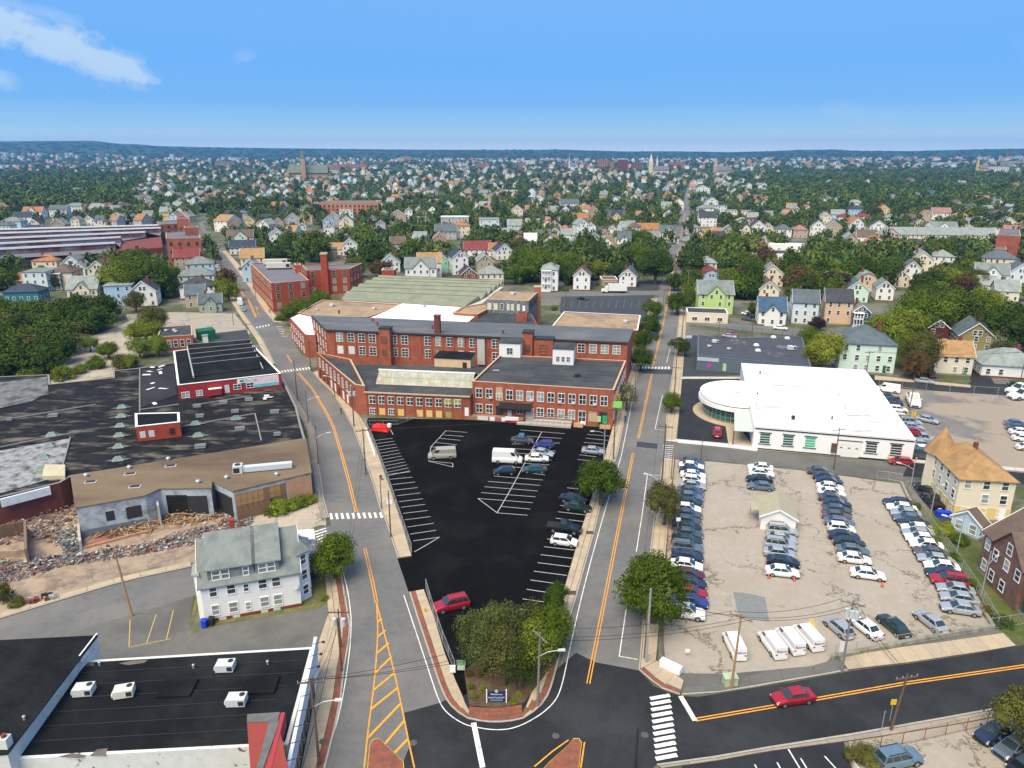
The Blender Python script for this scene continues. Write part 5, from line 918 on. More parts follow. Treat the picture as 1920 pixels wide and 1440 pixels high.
def brickblock(name, lab, pts, h, m=brick, roof=mroof, nA=6, zs=(2, 5.5, 9), cat='mill', nB=3, near=False):
 P = [W(x, y, h) for x, y in pts]; r = flat_building(name, lab, cat, P, h, m, roof, par=.4, cop=coping); q = MB(); PP = ccw(P)
 for i in range(len(PP)):
  a_, b_ = PP[i], PP[(i + 1) % len(PP)]; d_ = Vector(b_) - Vector(a_); n_ = max(2, int(d_.length / 3.6)); dd = d_.normalized(); nr = Vector((dd.y, -dd.x)) * .05
  for k in range(n_):
   for z in zs:
    x, y = lerp(a_, b_, (k + .5) / n_)
    if near: put_window(r, a_, b_, (k + .5) / n_, z, 1.5, 2.1, 1, 3, coping, glass if random.random() > .3 else glass2)
    else: q.obox((x + nr.x, y + nr.y), 1.4, .14, z, z + 1.9, math.atan2(dd.y, dd.x))
 if not near: o = q.build('windows', glass if roof != tanroof else dark, r); o['kind'] = 'stuff'
 return r
brickblock('brick_warehouse', 'tall red brick warehouse at the far left end of the left street', [(311, 447), (311, 436), (360, 431), (375, 440), (376, 446)], 14, zs=(2, 6, 10))
brickblock('brick_warehouse', 'red brick warehouse behind the tall one at the left street', [(297, 421), (295, 415), (332, 412), (334, 419)], 12)
brickblock('brick_tower', 'square red brick tower at the left street behind the warehouses', [(331, 410), (331, 407), (353, 407), (354, 410)], 19, zs=(6, 12))
brickblock('brick_tower', 'lower square red brick tower beside the left street', [(346, 427), (345, 424), (370, 423), (371, 426)], 18, zs=(6, 12))
ml = brickblock('red_brick_factory', 'three storey red brick factory with grey roof beside the left street', [(508, 531), (469, 494), (535, 489), (579, 525)], 11, zs=(1.2, 4.8, 8.2), near=True, m=mat('bright_red_brick', (.33, .06, .03), var=.15, scale=1, fine=.15))
for i, (px_, py_) in enumerate(((517, 494), (523, 501))):
 x, y = W(px_, py_, 11.5); t = thing('rooftop_unit', f'long white roof unit, {["rear","front"][i]} of two on the red brick factory', 'air conditioner', (x, y, 11), .1); q = MB(); q.box(-5, 5, -1.1, 1.1, .3, 2.4); q.build('casing', mat('dirty_cream_metal', (.55, .52, .46), var=.1, scale=1), t); q = MB(); q.box(3.2, 4.6, -1.14, -1.1, .6, 2.0); q.box(-4.9, 4.9, -.9, .9, 0, .3); q.build('grille', dark, t)
brickblock('brick_factory_wing', 'red brick factory wing right of the round tree and chimney', [(575, 507), (566, 497), (616, 497), (679, 493), (655, 504)], 10.5, zs=(1.2, 4.6, 7.8), near=True, m=MATS['bright_red_brick'])
brickblock('brick_stair_tower', 'small red brick stair tower between the two factory blocks', [(553, 497), (552, 493), (563, 493), (564, 497)], 14, zs=(), m=MATS['bright_red_brick'])
x, y = W(613, 552); t = thing('brick_chimney', 'tall square red brick chimney beside the factory wing', 'chimney', (x, y, 0)); q = MB(); q.prism([(-1.3, -1.3), (1.3, -1.3), (1.3, 1.3), (-1.3, 1.3)], 0, 17); q.build('stack', MATS['bright_red_brick'], t); q = MB(); q.box(-1.45, 1.45, -1.45, 1.45, 17, 17.6); q.build('cap', coping, t)
brickblock('brick_apartment_block', 'long pale tan brick apartment block in the middle distance', [(596, 380), (610, 376), (707, 376), (709, 380)], 15, m=mat('salmon_brick', (.42, .19, .11), var=.12, scale=.5), roof=mroof, zs=(2, 5, 8, 11))
brickblock('brick_apartment_end', 'dark stair block at the left end of the tan apartment block', [(588, 382), (590, 378), (596, 378), (596, 382)], 15, m=dark, zs=())
brickblock('brick_school', 'red brick school building behind trees right of the tan lot street', [(1405, 452), (1408, 444), (1434, 445), (1437, 454)], 9, zs=(2, 5.5))
brickblock('tall_brick_hall', 'tall red brick hall at the right edge of the picture', [(1870, 440), (1874, 428), (1912, 430), (1914, 443)], 15, zs=())
brickblock('low_brick_hall', 'low dark roofed brick hall beside the tall one at the right edge', [(1842, 466), (1838, 452), (1880, 454), (1888, 468)], 9, zs=(3,), m=brick2)
brickblock('brick_gable_hall', 'low red brick hall with slate roof beside the long pale school', [(1695, 470), (1702, 446), (1735, 449), (1732, 474)], 7, zs=(2,), roof=greyroof)
# houses
PAL = {'white': (.74, .74, .72), 'cream': (.70, .62, .48), 'peach': (.62, .43, .29), 'yellow': (.66, .50, .22), 'blue': (.34, .50, .66), 'sky': (.45, .60, .72), 'grey': (.42, .43, .43), 'beige': (.44, .35, .25), 'tan': (.36, .26, .17),
  'mint': (.56, .70, .60), 'green': (.26, .50, .36), 'lime': (.45, .62, .22), 'teal': (.03, .16, .20), 'sage': (.28, .36, .28), 'olive': (.26, .22, .10), 'red': (.30, .055, .045), 'navyw': (.04, .09, .17), 'darkred': (.10, .018, .025), 'brick': (.26, .075, .045), 'orange': (.60, .30, .12), 'ice': (.60, .66, .70)}
RPAL = {'grey': (.195, .22, .215), 'light': (.25, .285, .272), 'dark': (.055, .06, .07), 'navy': (.04, .055, .085), 'brown': (.14, .10, .08), 'orange': (.36, .16, .07), 'tanr': (.36, .22, .10), 'red': (.20, .045, .045), 'slate': (.10, .13, .15), 'blue': (.05, .10, .17), 'white': (.62, .64, .65), 'pink': (.32, .17, .15), 'green': (.18, .23, .21)}
WN = {'white': 'white', 'cream': 'cream', 'peach': 'peach', 'yellow': 'pale yellow', 'blue': 'light blue', 'sky': 'sky blue', 'grey': 'grey', 'beige': 'beige', 'tan': 'tan', 'mint': 'mint green', 'green': 'green', 'lime': 'lime green', 'teal': 'dark teal', 'sage': 'sage green', 'olive': 'olive', 'red': 'red', 'navyw': 'navy blue', 'darkred': 'dark red', 'brick': 'brick', 'orange': 'orange', 'ice': 'ice blue'}
RN = {'grey': 'grey', 'light': 'pale grey', 'dark': 'black', 'navy': 'navy', 'brown': 'brown', 'orange': 'orange', 'tanr': 'tan', 'red': 'red', 'slate': 'slate', 'blue': 'blue', 'white': 'white', 'pink': 'pinkish', 'green': 'greenish'}
KN = {'gx': 'side gabled', 'gy': 'gable fronted', 'hip': 'hipped', 'flat': 'flat roofed', 'cross': 'cross gabled', 'gam': 'gambrel'}
def wm_(c): return mat('siding_' + c, PAL[c], var=.05, scale=1.5, stretch=(.2, .2, 5), fine=.04)
def rm_(c): return mat('shingles_' + c, RPAL[c], var=.12, scale=.8, fine=.14, c2=tuple(k * .75 for k in RPAL[c]), s2=.5)
def roof_parts(q, w, d, h, kind, rh, o=.35, t=.16):
 """slabs of the roof in local coordinates"""
 W2, D2 = w / 2, d / 2; e = .05
 def gx(x0, x1, yc, hd, z, r, ov):
  k = r / hd; zz = z - ov * k + e
  q.slab([(x0 - ov, yc - hd - ov, zz), (x1 + ov, yc - hd - ov, zz), (x1 + ov, yc, z + r + e), (x0 - ov, yc, z + r + e)], t)
  q.slab([(x0 - ov, yc, z + r + e), (x1 + ov, yc, z + r + e), (x1 + ov, yc + hd + ov, zz), (x0 - ov, yc + hd + ov, zz)], t)
 def gy(y0, y1, xc, hw, z, r, ov):
  k = r / hw; zz = z - ov * k + e
  q.slab([(xc - hw - ov, y0 - ov, zz), (xc, y0 - ov, z + r + e), (xc, y1 + ov, z + r + e), (xc - hw - ov, y1 + ov, zz)], t)
  q.slab([(xc, y0 - ov, z + r + e), (xc + hw + ov, y0 - ov, zz), (xc + hw + ov, y1 + ov, zz), (xc, y1 + ov, z + r + e)], t)
 if kind in ('gx', 'cross'): gx(-W2, W2, 0, D2, h, rh, o)
 if kind == 'gy': gy(-D2, D2, 0, W2, h, rh, o)
 if kind == 'cross': gy(-D2 - .5, 0, 0, w * .26, h, min(rh * .95, w * .26 * 1.0), o)
 if kind == 'hip':
  a, b = W2 + o, D2 + o; z = h + e
  if a >= b: r1, r2 = (-(a - b), 0, z + rh), (a - b, 0, z + rh)
  else: r1, r2 = (0, -(b - a), z + rh), (0, b - a, z + rh)
  c = [(-a, -b, z), (a, -b, z), (a, b, z), (-a, b, z)]
  if a >= b: fs = [[c[0], c[1], r2, r1], [c[2], c[3], r1, r2], [c[1], c[2], r2], [c[3], c[0], r1]]
  else: fs = [[c[0], c[1], r1], [c[1], c[2], r2, r1], [c[2], c[3], r2], [c[3], c[0], r1, r2]]
  for f in fs: q.face(f)
  q.face([(x, y, z - .02) for x, y, _ in reversed(c)]); q.prism([(x, y) for x, y, _ in c], z - .2, z - .03)
 if kind == 'gam':
  for s in (-1, 1):
   p = [(s * (W2 + .3), h), (s * W2 * .62, h + rh * .68), (0, h + rh)]
   for (xa, za), (xb, zb) in zip(p, p[1:]):
    l = [(xa, -D2 - o, za + e), (xb, -D2 - o, zb + e), (xb, D2 + o, zb + e), (xa, D2 + o, za + e)]; q.slab(l if s < 0 else l[::-1], t)
 if kind == 'flat': q.prism([(-W2 - .25, -D2 - .25), (W2 + .25, -D2 - .25), (W2 + .25, D2 + .25), (-W2 - .25, D2 + .25)], h - .02, h + .22, bottom=True)
def wall_parts(q, w, d, h, kind, rh):
 W2, D2 = w / 2, d / 2; q.prism([(-W2, -D2), (W2, -D2), (W2, D2), (-W2, D2)], 0, h)
 def tri(a, b, c, dirn):
  q.face([a, b, c])
 r = rh - .05
 if kind in ('gx', 'cross'):
  q.face([(W2, -D2, h), (W2, D2, h), (W2, 0, h + r)]); q.face([(-W2, D2, h), (-W2, -D2, h), (-W2, 0, h + r)])
 if kind == 'gy': q.face([(-W2, -D2, h), (W2, -D2, h), (0, -D2, h + r)]); q.face([(W2, D2, h), (-W2, D2, h), (0, D2, h + r)])
 if kind == 'cross':
  g = w * .26; q.prism([(-g, -D2 - .5), (g, -D2 - .5), (g, -D2 + .1), (-g, -D2 + .1)], 0, h); q.face([(-g, -D2 - .5, h), (g, -D2 - .5, h), (0, -D2 - .5, h + min(rh * .95, g) - .05)])
 if kind == 'gam':
  for y, s in ((-D2, 1), (D2, -1)):
   p = [(-W2, y, h), (W2, y, h), (W2 * .62, y, h + rh * .68 - .05), (0, y, h + r), (-W2 * .62, y, h + rh * .68 - .05)]; q.face(p if s > 0 else p[::-1])
def win_list(w, d, h, kind, rh, rnd, dens=2.6):
 out = []; st = max(1, int(round(h / 2.85))); W2, D2 = w / 2, d / 2; fy = D2 + (.5 if kind == 'cross' else 0)
 for k in range(st):
  z = .9 + k * (h / st); n = max(2, int(w / dens)); m = max(2, int(d / dens))
  for i in range(n):
   if rnd.random() < .88:
    x = -W2 + w * (i + .5) / n + rnd.uniform(-.15, .15); yy = -(fy if (kind == 'cross' and abs(x) < w * .24) else D2); out.append((x, yy, z, 0));
    if not (kind == 'cross' and w * .22 < abs(x) < w * .32): pass
   out.append((-W2 + w * (i + .5) / n, D2, z, math.pi))
  for i in range(m):
   y = -D2 + d * (i + .5) / m; out.append((W2, y, z, math.pi / 2)); out.append((-W2, y, z, -math.pi / 2))
 if kind in ('gy', 'gam') and rh > 1.8: out.append((-.7, -D2, h + .15, 0)); out.append((.7, -D2, h + .15, 0))
 if kind in ('gx', 'cross') and rh > 1.8: out.append((W2, 0, h + .15, math.pi / 2)); out.append((-W2, 0, h + .15, -math.pi / 2))
 if kind == 'cross' and rh > 1.6: out.append((0, -fy, h + .05, 0))
 return out
def win_into(q, x, y, z, a, ww=.85, wh=1.35, mf=0, mg=1):
 ca, sa = math.cos(a), math.sin(a)
 def bx(x0, x1, y0, y1, z0, z1, m): q.prism([(x + X * ca - Y * sa, y + X * sa + Y * ca) for X, Y in ((x0, y0), (x1, y0), (x1, y1), (x0, y1))], z0, z1, m, bottom=True)
 bx(-ww / 2 - .12, ww / 2 + .12, -.05, 0, z - .12, z + wh + .12, mf); bx(-ww / 2, ww / 2, -.07, -.045, z, z + wh * .46, mg); bx(-ww / 2, ww / 2, -.07, -.045, z + wh * .52, z + wh, mg)
HOUSES = []
def house(x, y, rz, w, d, h, kind, wall, roof, label, lod, rh=None, seed=0, chim=True, porch=0, group=None, cat='house', base=True):
 rnd = random.Random(seed); rh = rh if rh is not None else {'gx': d * .42, 'gy': w * .42, 'hip': min(w, d) * .3, 'cross': d * .42, 'gam': w * .42, 'flat': 0}[kind]
 if kind in ('gx', 'gy', 'cross'): rh = min(rh, 4.2)
 wl = win_list(w, d, h, kind, rh, rnd)
 if lod == 2:
  q = MB(); wall_parts(q, w, d, h, kind, rh); n0 = len(q.f); roof_parts(q, w, d, h, kind, rh); q.m = [0] * n0 + [1] * (len(q.f) - n0)
  if chim: n1 = len(q.f); q.box(w * .1, w * .1 + .7, -.3, .4, h, h + rh + .9); q.m[n1:] = [4] * (len(q.f) - n1)
  n1 = len(q.f)
  for a in wl: win_into(q, *a, mf=2, mg=3)
  me = q.mesh('house', [wm_(wall), rm_(roof), trim, glass, brick2]); o = inst('house', me, None, (x, y, 0), rz); o['label'] = label; o['category'] = cat
  if group: o['group'] = group
  return o
 t = thing('house', label, cat, (x, y, 0), rz, group)
 q = MB(); wall_parts(q, w, d, h, kind, rh); q.build('wall', wm_(wall), t)
 q = MB(); roof_parts(q, w, d, h, kind, rh); ro = q.build('roof', rm_(roof), t)
 if base: q = MB(); q.prism([(-w / 2 - .06, -d / 2 - .06), (w / 2 + .06, -d / 2 - .06), (w / 2 + .06, d / 2 + .06), (-w / 2 - .06, d / 2 + .06)], 0, .45); q.build('foundation', mat('grey_foundation', (.25, .24, .23), var=.15) if wall not in ('white',) else brick2, t)
 if chim and kind != 'flat': q = MB(); cx_ = w * rnd.choice((-.2, .15, .25)); q.box(cx_ - .4, cx_ + .4, -.1, .6, h + rh * .2, h + rh + 1.1); q.build('chimney', brick2, ro)
 if kind in ('gy', 'cross', 'gx'):       # white rake boards
  q = MB(); ov = .36
  if kind == 'gy': q.beam((-w / 2 - ov, -d / 2 - ov, h - ov * rh / (w / 2)), (0, -d / 2 - ov, h + rh), .06, .24); q.beam((w / 2 + ov, -d / 2 - ov, h - ov * rh / (w / 2)), (0, -d / 2 - ov, h + rh), .06, .24)
  else:
   for s in (-1, 1): q.beam((s * (w / 2 + ov), -d / 2 - ov, h - ov * rh / (d / 2)), (s * (w / 2 + ov), 0, h + rh), .06, .24); q.beam((s * (w / 2 + ov), d / 2 + ov, h - ov * rh / (d / 2)), (s * (w / 2 + ov), 0, h + rh), .06, .24)
  q.build('rake_board', trim, t)
 if porch:
  pd = 1.8; q = MB(); lv = [.5] + [.5 + (h / porch) * k for k in range(1, porch)]; pw = w * .55; x0 = -w / 2 + .2
  for z in lv: q.prism([(x0, -d / 2 - pd), (x0 + pw, -d / 2 - pd), (x0 + pw, -d / 2 - .01), (x0, -d / 2 - .01)], z - .2, z)
  q.prism([(x0 - .2, -d / 2 - pd - .2), (x0 + pw + .2, -d / 2 - pd - .2), (x0 + pw + .2, -d / 2 - .01), (x0 - .2, -d / 2 - .01)], h - .35, h - .15)
  for i in range(4): xx = x0 + .1 + (pw - .2) * i / 3; q.box(xx - .09, xx + .09, -d / 2 - pd, -d / 2 - pd + .18, 0, h - .3)
  for z in lv:
   q.box(x0, x0 + pw, -d / 2 - pd, -d / 2 - pd + .06, z + .85, z + .95)
   for i in range(14): xx = x0 + pw * i / 13; q.box(xx - .025, xx + .025, -d / 2 - pd, -d / 2 - pd + .05, z, z + .85)
  q.build('porch', trim, t)
 if lod == 0:
  for (X, Y, Z, A) in wl:
   if porch and Y < 0 and A == 0 and X < w * .08: continue
   f, p = win_meshes(.95, 1.45, 1, 2, trim, glass if rnd.random() > .3 else glass2); o = inst('window', f, t, (X, Y, Z), A); inst('pane', p, o)
  q = MB(); q.box(w * .3, w * .3 + 1.0, -d / 2 - .06, -d / 2, .45, 2.5); q.build('door', mat('door_green', (.02, .10, .06)) if rnd.random() > .5 else trim, t)
 else:
  q = MB()
  for a in wl: win_into(q, *a)
  o = q.build('windows', [trim, glass], t); o['kind'] = 'stuff'
 return t
HT = [
 (42,567,64,4.2,'hip','teal','navy',8,9,''),(51,545,34,4.5,'gx','cream','orange',5,7,''),(70,548,44,8.6,'flat','ice','grey',5,12,''),(86,512,46,6,'hip','cream','orange',5,9,''),(117,543,44,7.5,'hip','cream','brown',6,11,'P'),(136,512,38,4.5,'gy','ice','grey',5,10,''),
 (149,527,26,6,'gy','white','light',8,10,''),(187,535,36,7.5,'gy','cream','brown',10,10,''),(152,494,30,6.5,'gy','tan','orange',5,10,''),(158,572,52,6.5,'cross','cream','light',12,13,''),(226,575,48,8.2,'flat','blue','light',14,10,''),(272,576,44,6.5,'gy','white','dark',16,10,''),(253,541,44,5.5,'hip','mint','light',8,9,''),
 (396,586,40,3.8,'cross','sage','slate',16,7,''),(368,578,34,5.5,'gx','beige','slate',16,8,''),(372,560,60,5,'hip','white','dark',18,10,''),(370,540,62,5.5,'hip','ice','grey',18,10,''),(376,516,48,5.5,'hip','sky','grey',18,10,''),(352,500,44,5,'gx','beige','red',18,9,''),
 (10,440,22,6.5,'hip','mint','slate',4,9,''),(22,430,38,6,'hip','sky','grey',4,10,''),(44,420,34,6,'gx','white','navy',4,9,''),(62,411,36,6.5,'cross','white','orange',4,10,''),(66,434,20,6,'gy','cream','dark',6,9,''),(60,439,30,3,'gx','white','navy',4,8,''),(110,436,26,6,'gy','tan','grey',6,10,''),(112,420,24,6,'gx','mint','grey',4,9,''),(110,407,32,7,'gx','white','slate',4,9,''),(141,398,34,6,'hip','white','grey',4,10,''),(142,427,16,6,'gy','cream','grey',6,9,''),(168,424,20,5,'gy','white','dark',6,9,''),(245,420,18,5,'gy','white','grey',6,9,''),
 (415,436,30,8.5,'gx','white','tanr',-24,16,''),(452,457,46,4.5,'cross','mint','brown',16,11,''),(456,478,46,4.5,'gx','white','navy',16,9,''),(475,505,42,6,'gx','cream','tanr',16,12,''),(472,530,30,7.5,'gy','sky','light',16,12,''),(469,433,24,7,'gy','yellow','slate',10,10,''),(455,415,20,7,'hip','grey','slate',10,10,''),(522,462,28,7,'gy','white','grey',20,14,''),(549,427,26,7,'gy','grey','light',12,10,''),(522,430,22,5,'gy','beige','brown',10,9,''),(574,421,24,6,'gy','peach','pink',8,9,''),(575,408,22,8.5,'hip','white','slate',8,9,''),(600,410,24,7,'gy','white','pink',8,9,''),(617,431,22,7,'gy','blue','grey',10,9,''),(626,423,22,7.5,'gy','grey','grey',10,9,''),
 (650,433,27,7.5,'gy','cream','dark',8,10,''),(650,413,26,9,'flat','mint','white',6,9,''),(674,412,24,8.5,'gy','white','light',8,10,''),(568,446,14,8,'gy','mint','light',12,9,''),(618,447,20,7,'gy','white','orange',12,10,''),(622,486,18,5.5,'flat','olive','slate',10,9,''),(657,481,28,6.5,'gy','white','light',10,10,''),(632,480,26,4,'gx','white','tanr',8,8,''),
 (790,530,60,7,'cross','white','grey',6,10,''),(806,522,46,7.5,'gx','white','tanr',6,11,''),(826,512,32,6.5,'gy','green','slate',6,12,''),(864,517,30,9,'gy','white','navy',14,13,''),(880,534,30,5,'gy','brick','dark',12,9,''),(922,536,46,5.5,'hip','cream','light',6,10,''),(910,514,30,6.5,'gy','beige','light',8,12,''),(733,511,36,5,'gy','ice','grey',8,10,''),(895,482,52,4.5,'gx','white','red',4,12,''),(946,488,30,5.5,'gy','white','navy',14,12,''),(928,482,22,4,'gx','white','orange',4,9,''),
 (836,450,42,6,'gx','grey','slate',4,11,''),(866,448,32,9,'hip','cream','orange',4,10,''),(825,463,26,5.5,'gy','tan','orange',6,11,''),(747,474,28,5.5,'gx','grey','brown',10,9,''),(853,428,54,8.5,'flat','grey','white',2,14,'A'),(918,436,38,9.5,'flat','ice','light',4,16,'A'),(767,418,14,10,'gy','white','grey',6,10,''),(746,420,32,7,'gy','beige','grey',6,14,''),(714,434,18,5.5,'gy','grey','slate',6,9,''),
 (1030,547,32,9.5,'hip','white','light',-6,12,'P'),(1090,545,32,6.5,'gy','white','brown',-8,11,''),(1176,539,32,5,'gy','white','slate',-14,13,''),(1153,472,14,6,'gy','white','grey',-12,12,''),(1064,454,24,5,'gx','white','light',0,9,''),(1107,442,20,6.5,'gy','white','red',-4,11,''),(1089,420,28,5,'gx','beige','orange',0,9,''),(1112,407,20,6,'gy','tan','orange',-6,9,''),(1156,416,24,5.5,'cross','yellow','navy',-10,10,''),(1060,440,15,5,'hip','tan','orange',0,8,''),(1147,443,20,4.5,'gy','white','grey',-12,11,''),(1215,440,44,3.8,'gx','white','orange',-2,10,''),(1216,452,42,3.2,'gx','sky','grey',-2,8,''),
 (995,466,24,5,'gx','white','white',2,10,''),(965,435,28,5,'gx','ice','light',2,10,''),(970,408,22,7,'gy','cream','grey',2,10,''),(997,405,24,6,'gx','sky','orange',2,9,''),(1068,390,34,5,'gx','white','slate',0,10,''),(1010,385,26,7,'gy','white','light',0,12,''),
 (1340,590,66,7.8,'cross','lime','grey',-6,12,''),(1333,534,36,3.5,'gam','blue','red',-8,12,''),(1326,512,34,5,'hip','cream','light',-8,12,''),(1446,611,50,5.2,'cross','white','blue',-12,10,''),(1440,566,36,5.2,'gy','cream','brown',-12,12,''),(1446,538,40,6,'gy','cream','grey',-12,11,''),(1507,609,46,8,'gx','ice','slate',-13,9,''),(1569,609,48,8.3,'gx','peach','dark',-14,9,''),(1612,614,30,5.5,'gy','navyw','grey',-16,12,'P'),(1605,568,38,5.5,'gy','mint','slate',-16,11,''),(1624,548,36,5,'gam','peach','light',-16,11,''),(1657,565,30,5.5,'gy','white','grey',-16,10,''),(1688,540,26,5,'gy','cream','dark',-18,9,''),(1708,526,28,6,'gy','white','slate',-18,10,''),(1727,509,38,6,'gy','cream','light',-18,13,''),(1767,501,36,5.5,'hip','white','light',-18,11,''),
 (1622,700,98,8.2,'hip','mint','slate',-12,13,''),(1778,703,78,5.5,'gx','cream','tanr',-12,8,''),(1898,710,108,3.4,'hip','white','light',-14,12,''),(1826,660,58,5,'gy','olive','slate',-18,11,''),(1755,649,34,6,'gy','darkred','slate',-16,9,''),(1850,616,40,6.5,'gy','ice','grey',-20,10,''),(1856,541,52,6.5,'cross','ice','grey',-22,11,'P'),(1910,541,40,7,'gy','ice','slate',-22,12,''),(1873,505,58,5.5,'hip','cream','slate',-20,12,''),(1886,566,38,4.5,'gx','cream','light',-20,9,''),(1845,551,34,4,'gx','white','light',-20,8,''),
 (1326,426,34,8,'gx','white','dark',-6,10,''),(1324,407,34,8,'hip','white','grey',-6,10,''),(1372,407,20,6,'flat','cream','light',-6,10,''),(1348,402,28,8,'flat','ice','grey',-6,10,''),(1400,408,20,6,'flat','cream','light',-8,9,''),(1318,366,26,9,'gy','white','light',-6,14,''),(1330,378,28,5,'flat','white','light',-6,10,''),(1334,388,24,6,'gy','white','slate',-6,14,''),(1468,446,30,6,'hip','white','slate',-10,10,''),(1500,447,26,6,'hip','beige','pink',-10,10,''),(1421,440,26,6,'gy','white','navy',-8,10,''),(1440,437,20,4,'gy','cream','grey',-8,9,''),(1411,416,20,4,'gx','red','light',-8,9,''),
 (1532,443,28,7,'gy','white','navy',-14,11,''),(1562,441,28,6,'gy','beige','grey',-14,11,''),(1625,455,36,4,'gx','white','brown',-14,10,''),(1770,456,190,5.5,'gx','cream','light',-6,14,'L'),(1768,439,46,4.5,'cross','white','grey',-14,10,''),(1722,433,26,4.5,'gy','cream','slate',-14,9,''),(1738,439,22,4.5,'gy','white','slate',-14,9,''),(1835,428,40,5.5,'hip','white','light',-14,11,''),(1890,430,28,5,'gy','cream','grey',-16,10,''),(1764,413,32,6.5,'gx','white','pink',-12,10,''),(1737,415,18,6,'gy','beige','orange',-12,10,''),(1670,423,26,6,'hip','white','light',-12,10,''),(1604,391,26,6,'hip','cream','light',-10,10,''),(1571,411,24,4.5,'gx','sky','light',-10,9,''),(1583,417,22,4.5,'hip','white','red',-10,9,''),(1619,416,24,4.5,'hip','white','red',-10,9,''),(1604,405,28,6.5,'hip','blue','navy',-10,10,''),(1575,386,24,6,'gy','white','light',-10,10,''),(1547,420,20,6,'gy','cream','light',-12,10,''),(1656,405,22,6,'gy','yellow','orange',-12,10,''),(1645,440,30,6,'gy','white','dark',-12,10,''),(1840,384,26,6,'gx','beige','pink',-10,10,''),(1740,372,22,6,'gx','ice','blue',-10,10,''),(1860,455,34,6,'gy','white','dark',-16,10,''),(1815,452,36,6,'gy','white','light',-16,10,''),(1440,415,16,5,'gx','cream','grey',-8,9,'')]
used_labels = {}
def uniq(base, alts):
 for a in alts:
  l = (base + a).strip()
  if l not in used_labels: used_labels[l] = 1; return l
 for k in ('second', 'third', 'fourth', 'fifth', 'sixth', 'seventh', 'eighth', 'ninth', 'tenth', 'eleventh', 'twelfth'):
  for a in alts:
   l = k + ' ' + (base + a).strip()
   if l not in used_labels: used_labels[l] = 1; return l
 return l
LMK = [(60, 360, 'the dense left wood'), (760, 330, 'the far mills'), (330, 330, 'the far left plain'), (520, 360, 'the far church'), (1000, 350, 'the centre plain'), (1180, 350, 'the far spires'), (1400, 350, 'the stone church'), (1600, 340, 'the right hill wood'), (1850, 340, 'the far right stores'), (60, 700, 'the left wood'), (230, 460, 'the long ridged mill'), (440, 480, 'the left street'), (560, 520, 'the red brick factory'), (650, 390, 'the tan apartment block'), (780, 545, 'the green sawtooth roofs'), (960, 560, 'the tan roofed tower block'), (1140, 570, 'the striped car park'), (1262, 480, 'the long right street'), (1345, 650, 'the slate grey store'), (1540, 640, 'the yellow green tree'), (1560, 740, 'the white showroom'), (1750, 600, 'the big maple grove'), (1770, 452, 'the long cream school'), (1890, 450, 'the tall brick hall'), (1330, 440, 'the red and yellow shops'), (870, 430, 'the flat grey apartments'), (60, 440, 'the far left edge')]
def place_words(px, py):
 l = sorted(LMK, key=lambda m: (m[0] - px) ** 2 + 4 * (m[1] - py) ** 2); out = []
 for m in l[:4]:
  dx, dy = px - m[0], py - m[1]
  rel = 'left of' if dx < -12 else 'right of' if dx > 12 else 'behind' if dy < 0 else 'before'
  if abs(dy) > abs(dx) * .6: rel = ('behind' if dy < 0 else 'in front of')
  out.append(f' {rel} {m[2]}')
 return out
HBOX = []
for k, (px_, py_, wp, eh, kind, wa_, ro_, rot, dep, ex) in enumerate(HT):
 x, y = W(px_, py_); dp = proj(x, y, 0)[2]; w = wp * dp / FPX / max(.85, math.cos(R(rot))) * .96; w = max(5.5, w)
 rz = R(rot); n = (-math.sin(rz), math.cos(rz)); loc = (x + n[0] * dep / 2, y + n[1] * dep / 2)
 st = max(1, int(round(eh / 2.85))); base = f"{WN[wa_]} {KN[kind]} house, {RN[ro_]} roof," if kind != 'flat' else f"{WN[wa_]} flat roofed {'apartment block' if ex == 'A' else 'house'},"
 if ex == 'L': base = 'long low cream school with pale grey roof,'
 lab = uniq(base, place_words(px_, py_))
 lod = 0 if dp < 235 else 1
 house(*loc, rz, w, dep, eh, kind, wa_, ro_, lab, lod, seed=k, porch=(3 if eh > 7 else 2) if ex == 'P' else 0, cat='house' if ex not in ('A', 'L') else 'building')
 tw = proj(*W(px_, py_), eh + 3); HBOX.append((px_ - wp / 2 - 2, px_ + wp / 2 + 4, tw[1], py_, loc[1], w, loc))
def shop(lab, fl, frr, dep, h, wall, roof, name='shop'):
 r = flat_building(name, lab, 'shop', rect(fl, frr, dep), h, wall, roof, par=.25, cop=trim); A, B = rect(fl, frr, dep)[:2]; win_grid(r, A, B, max(2, int(dist(A, B) / 4)), (.8,), 1.6, 1.2, 2, 1); HBOX.append((fl[0], frr[0], fl[1] - 14, fl[1], W(*fl)[1], 10, W(*fl))); return r
dn = shop('long low cream diner with grey and white flat roof before the lime green house', (1287, 604), (1364, 607), 9, 3.6, wm_('cream'), greyroof)
shop('low shop with yellow and red front beside the long right street', (1302, 440), (1336, 440), 9, 4, mat('yellow_shop_front', (.6, .4, .08)), greyroof); shop('low shop with orange front and bright pink roof band by the right street', (1338, 441), (1362, 441), 9, 4.5, mat('orange_shop_front', (.65, .3, .05)), mat('pink_roof_band', (.55, .05, .14)))
shop('long low white store with flat white roof before the row of porch houses', (1436, 470), (1500, 474), 14, 4, trim, whiteroof2); shop('low white building with large grey roof behind trees, right middle', (1400, 486), (1500, 488), 16, 3.5, trim, greyroof)
shop('small garage with two pale blue doors beside the white gabled barn', (1128, 537), (1158, 537), 9, 3.2, wm_('tan'), rm_('brown')); shop('flat orange brick store left of the long cream school', (1588, 452), (1618, 454), 10, 4, brick, rm_('red'))
shop('small red brick cube house behind the sage green roofs', (716, 528), (740, 528), 6, 5.5, MATS['bright_red_brick'], greyroof, 'brick_house')
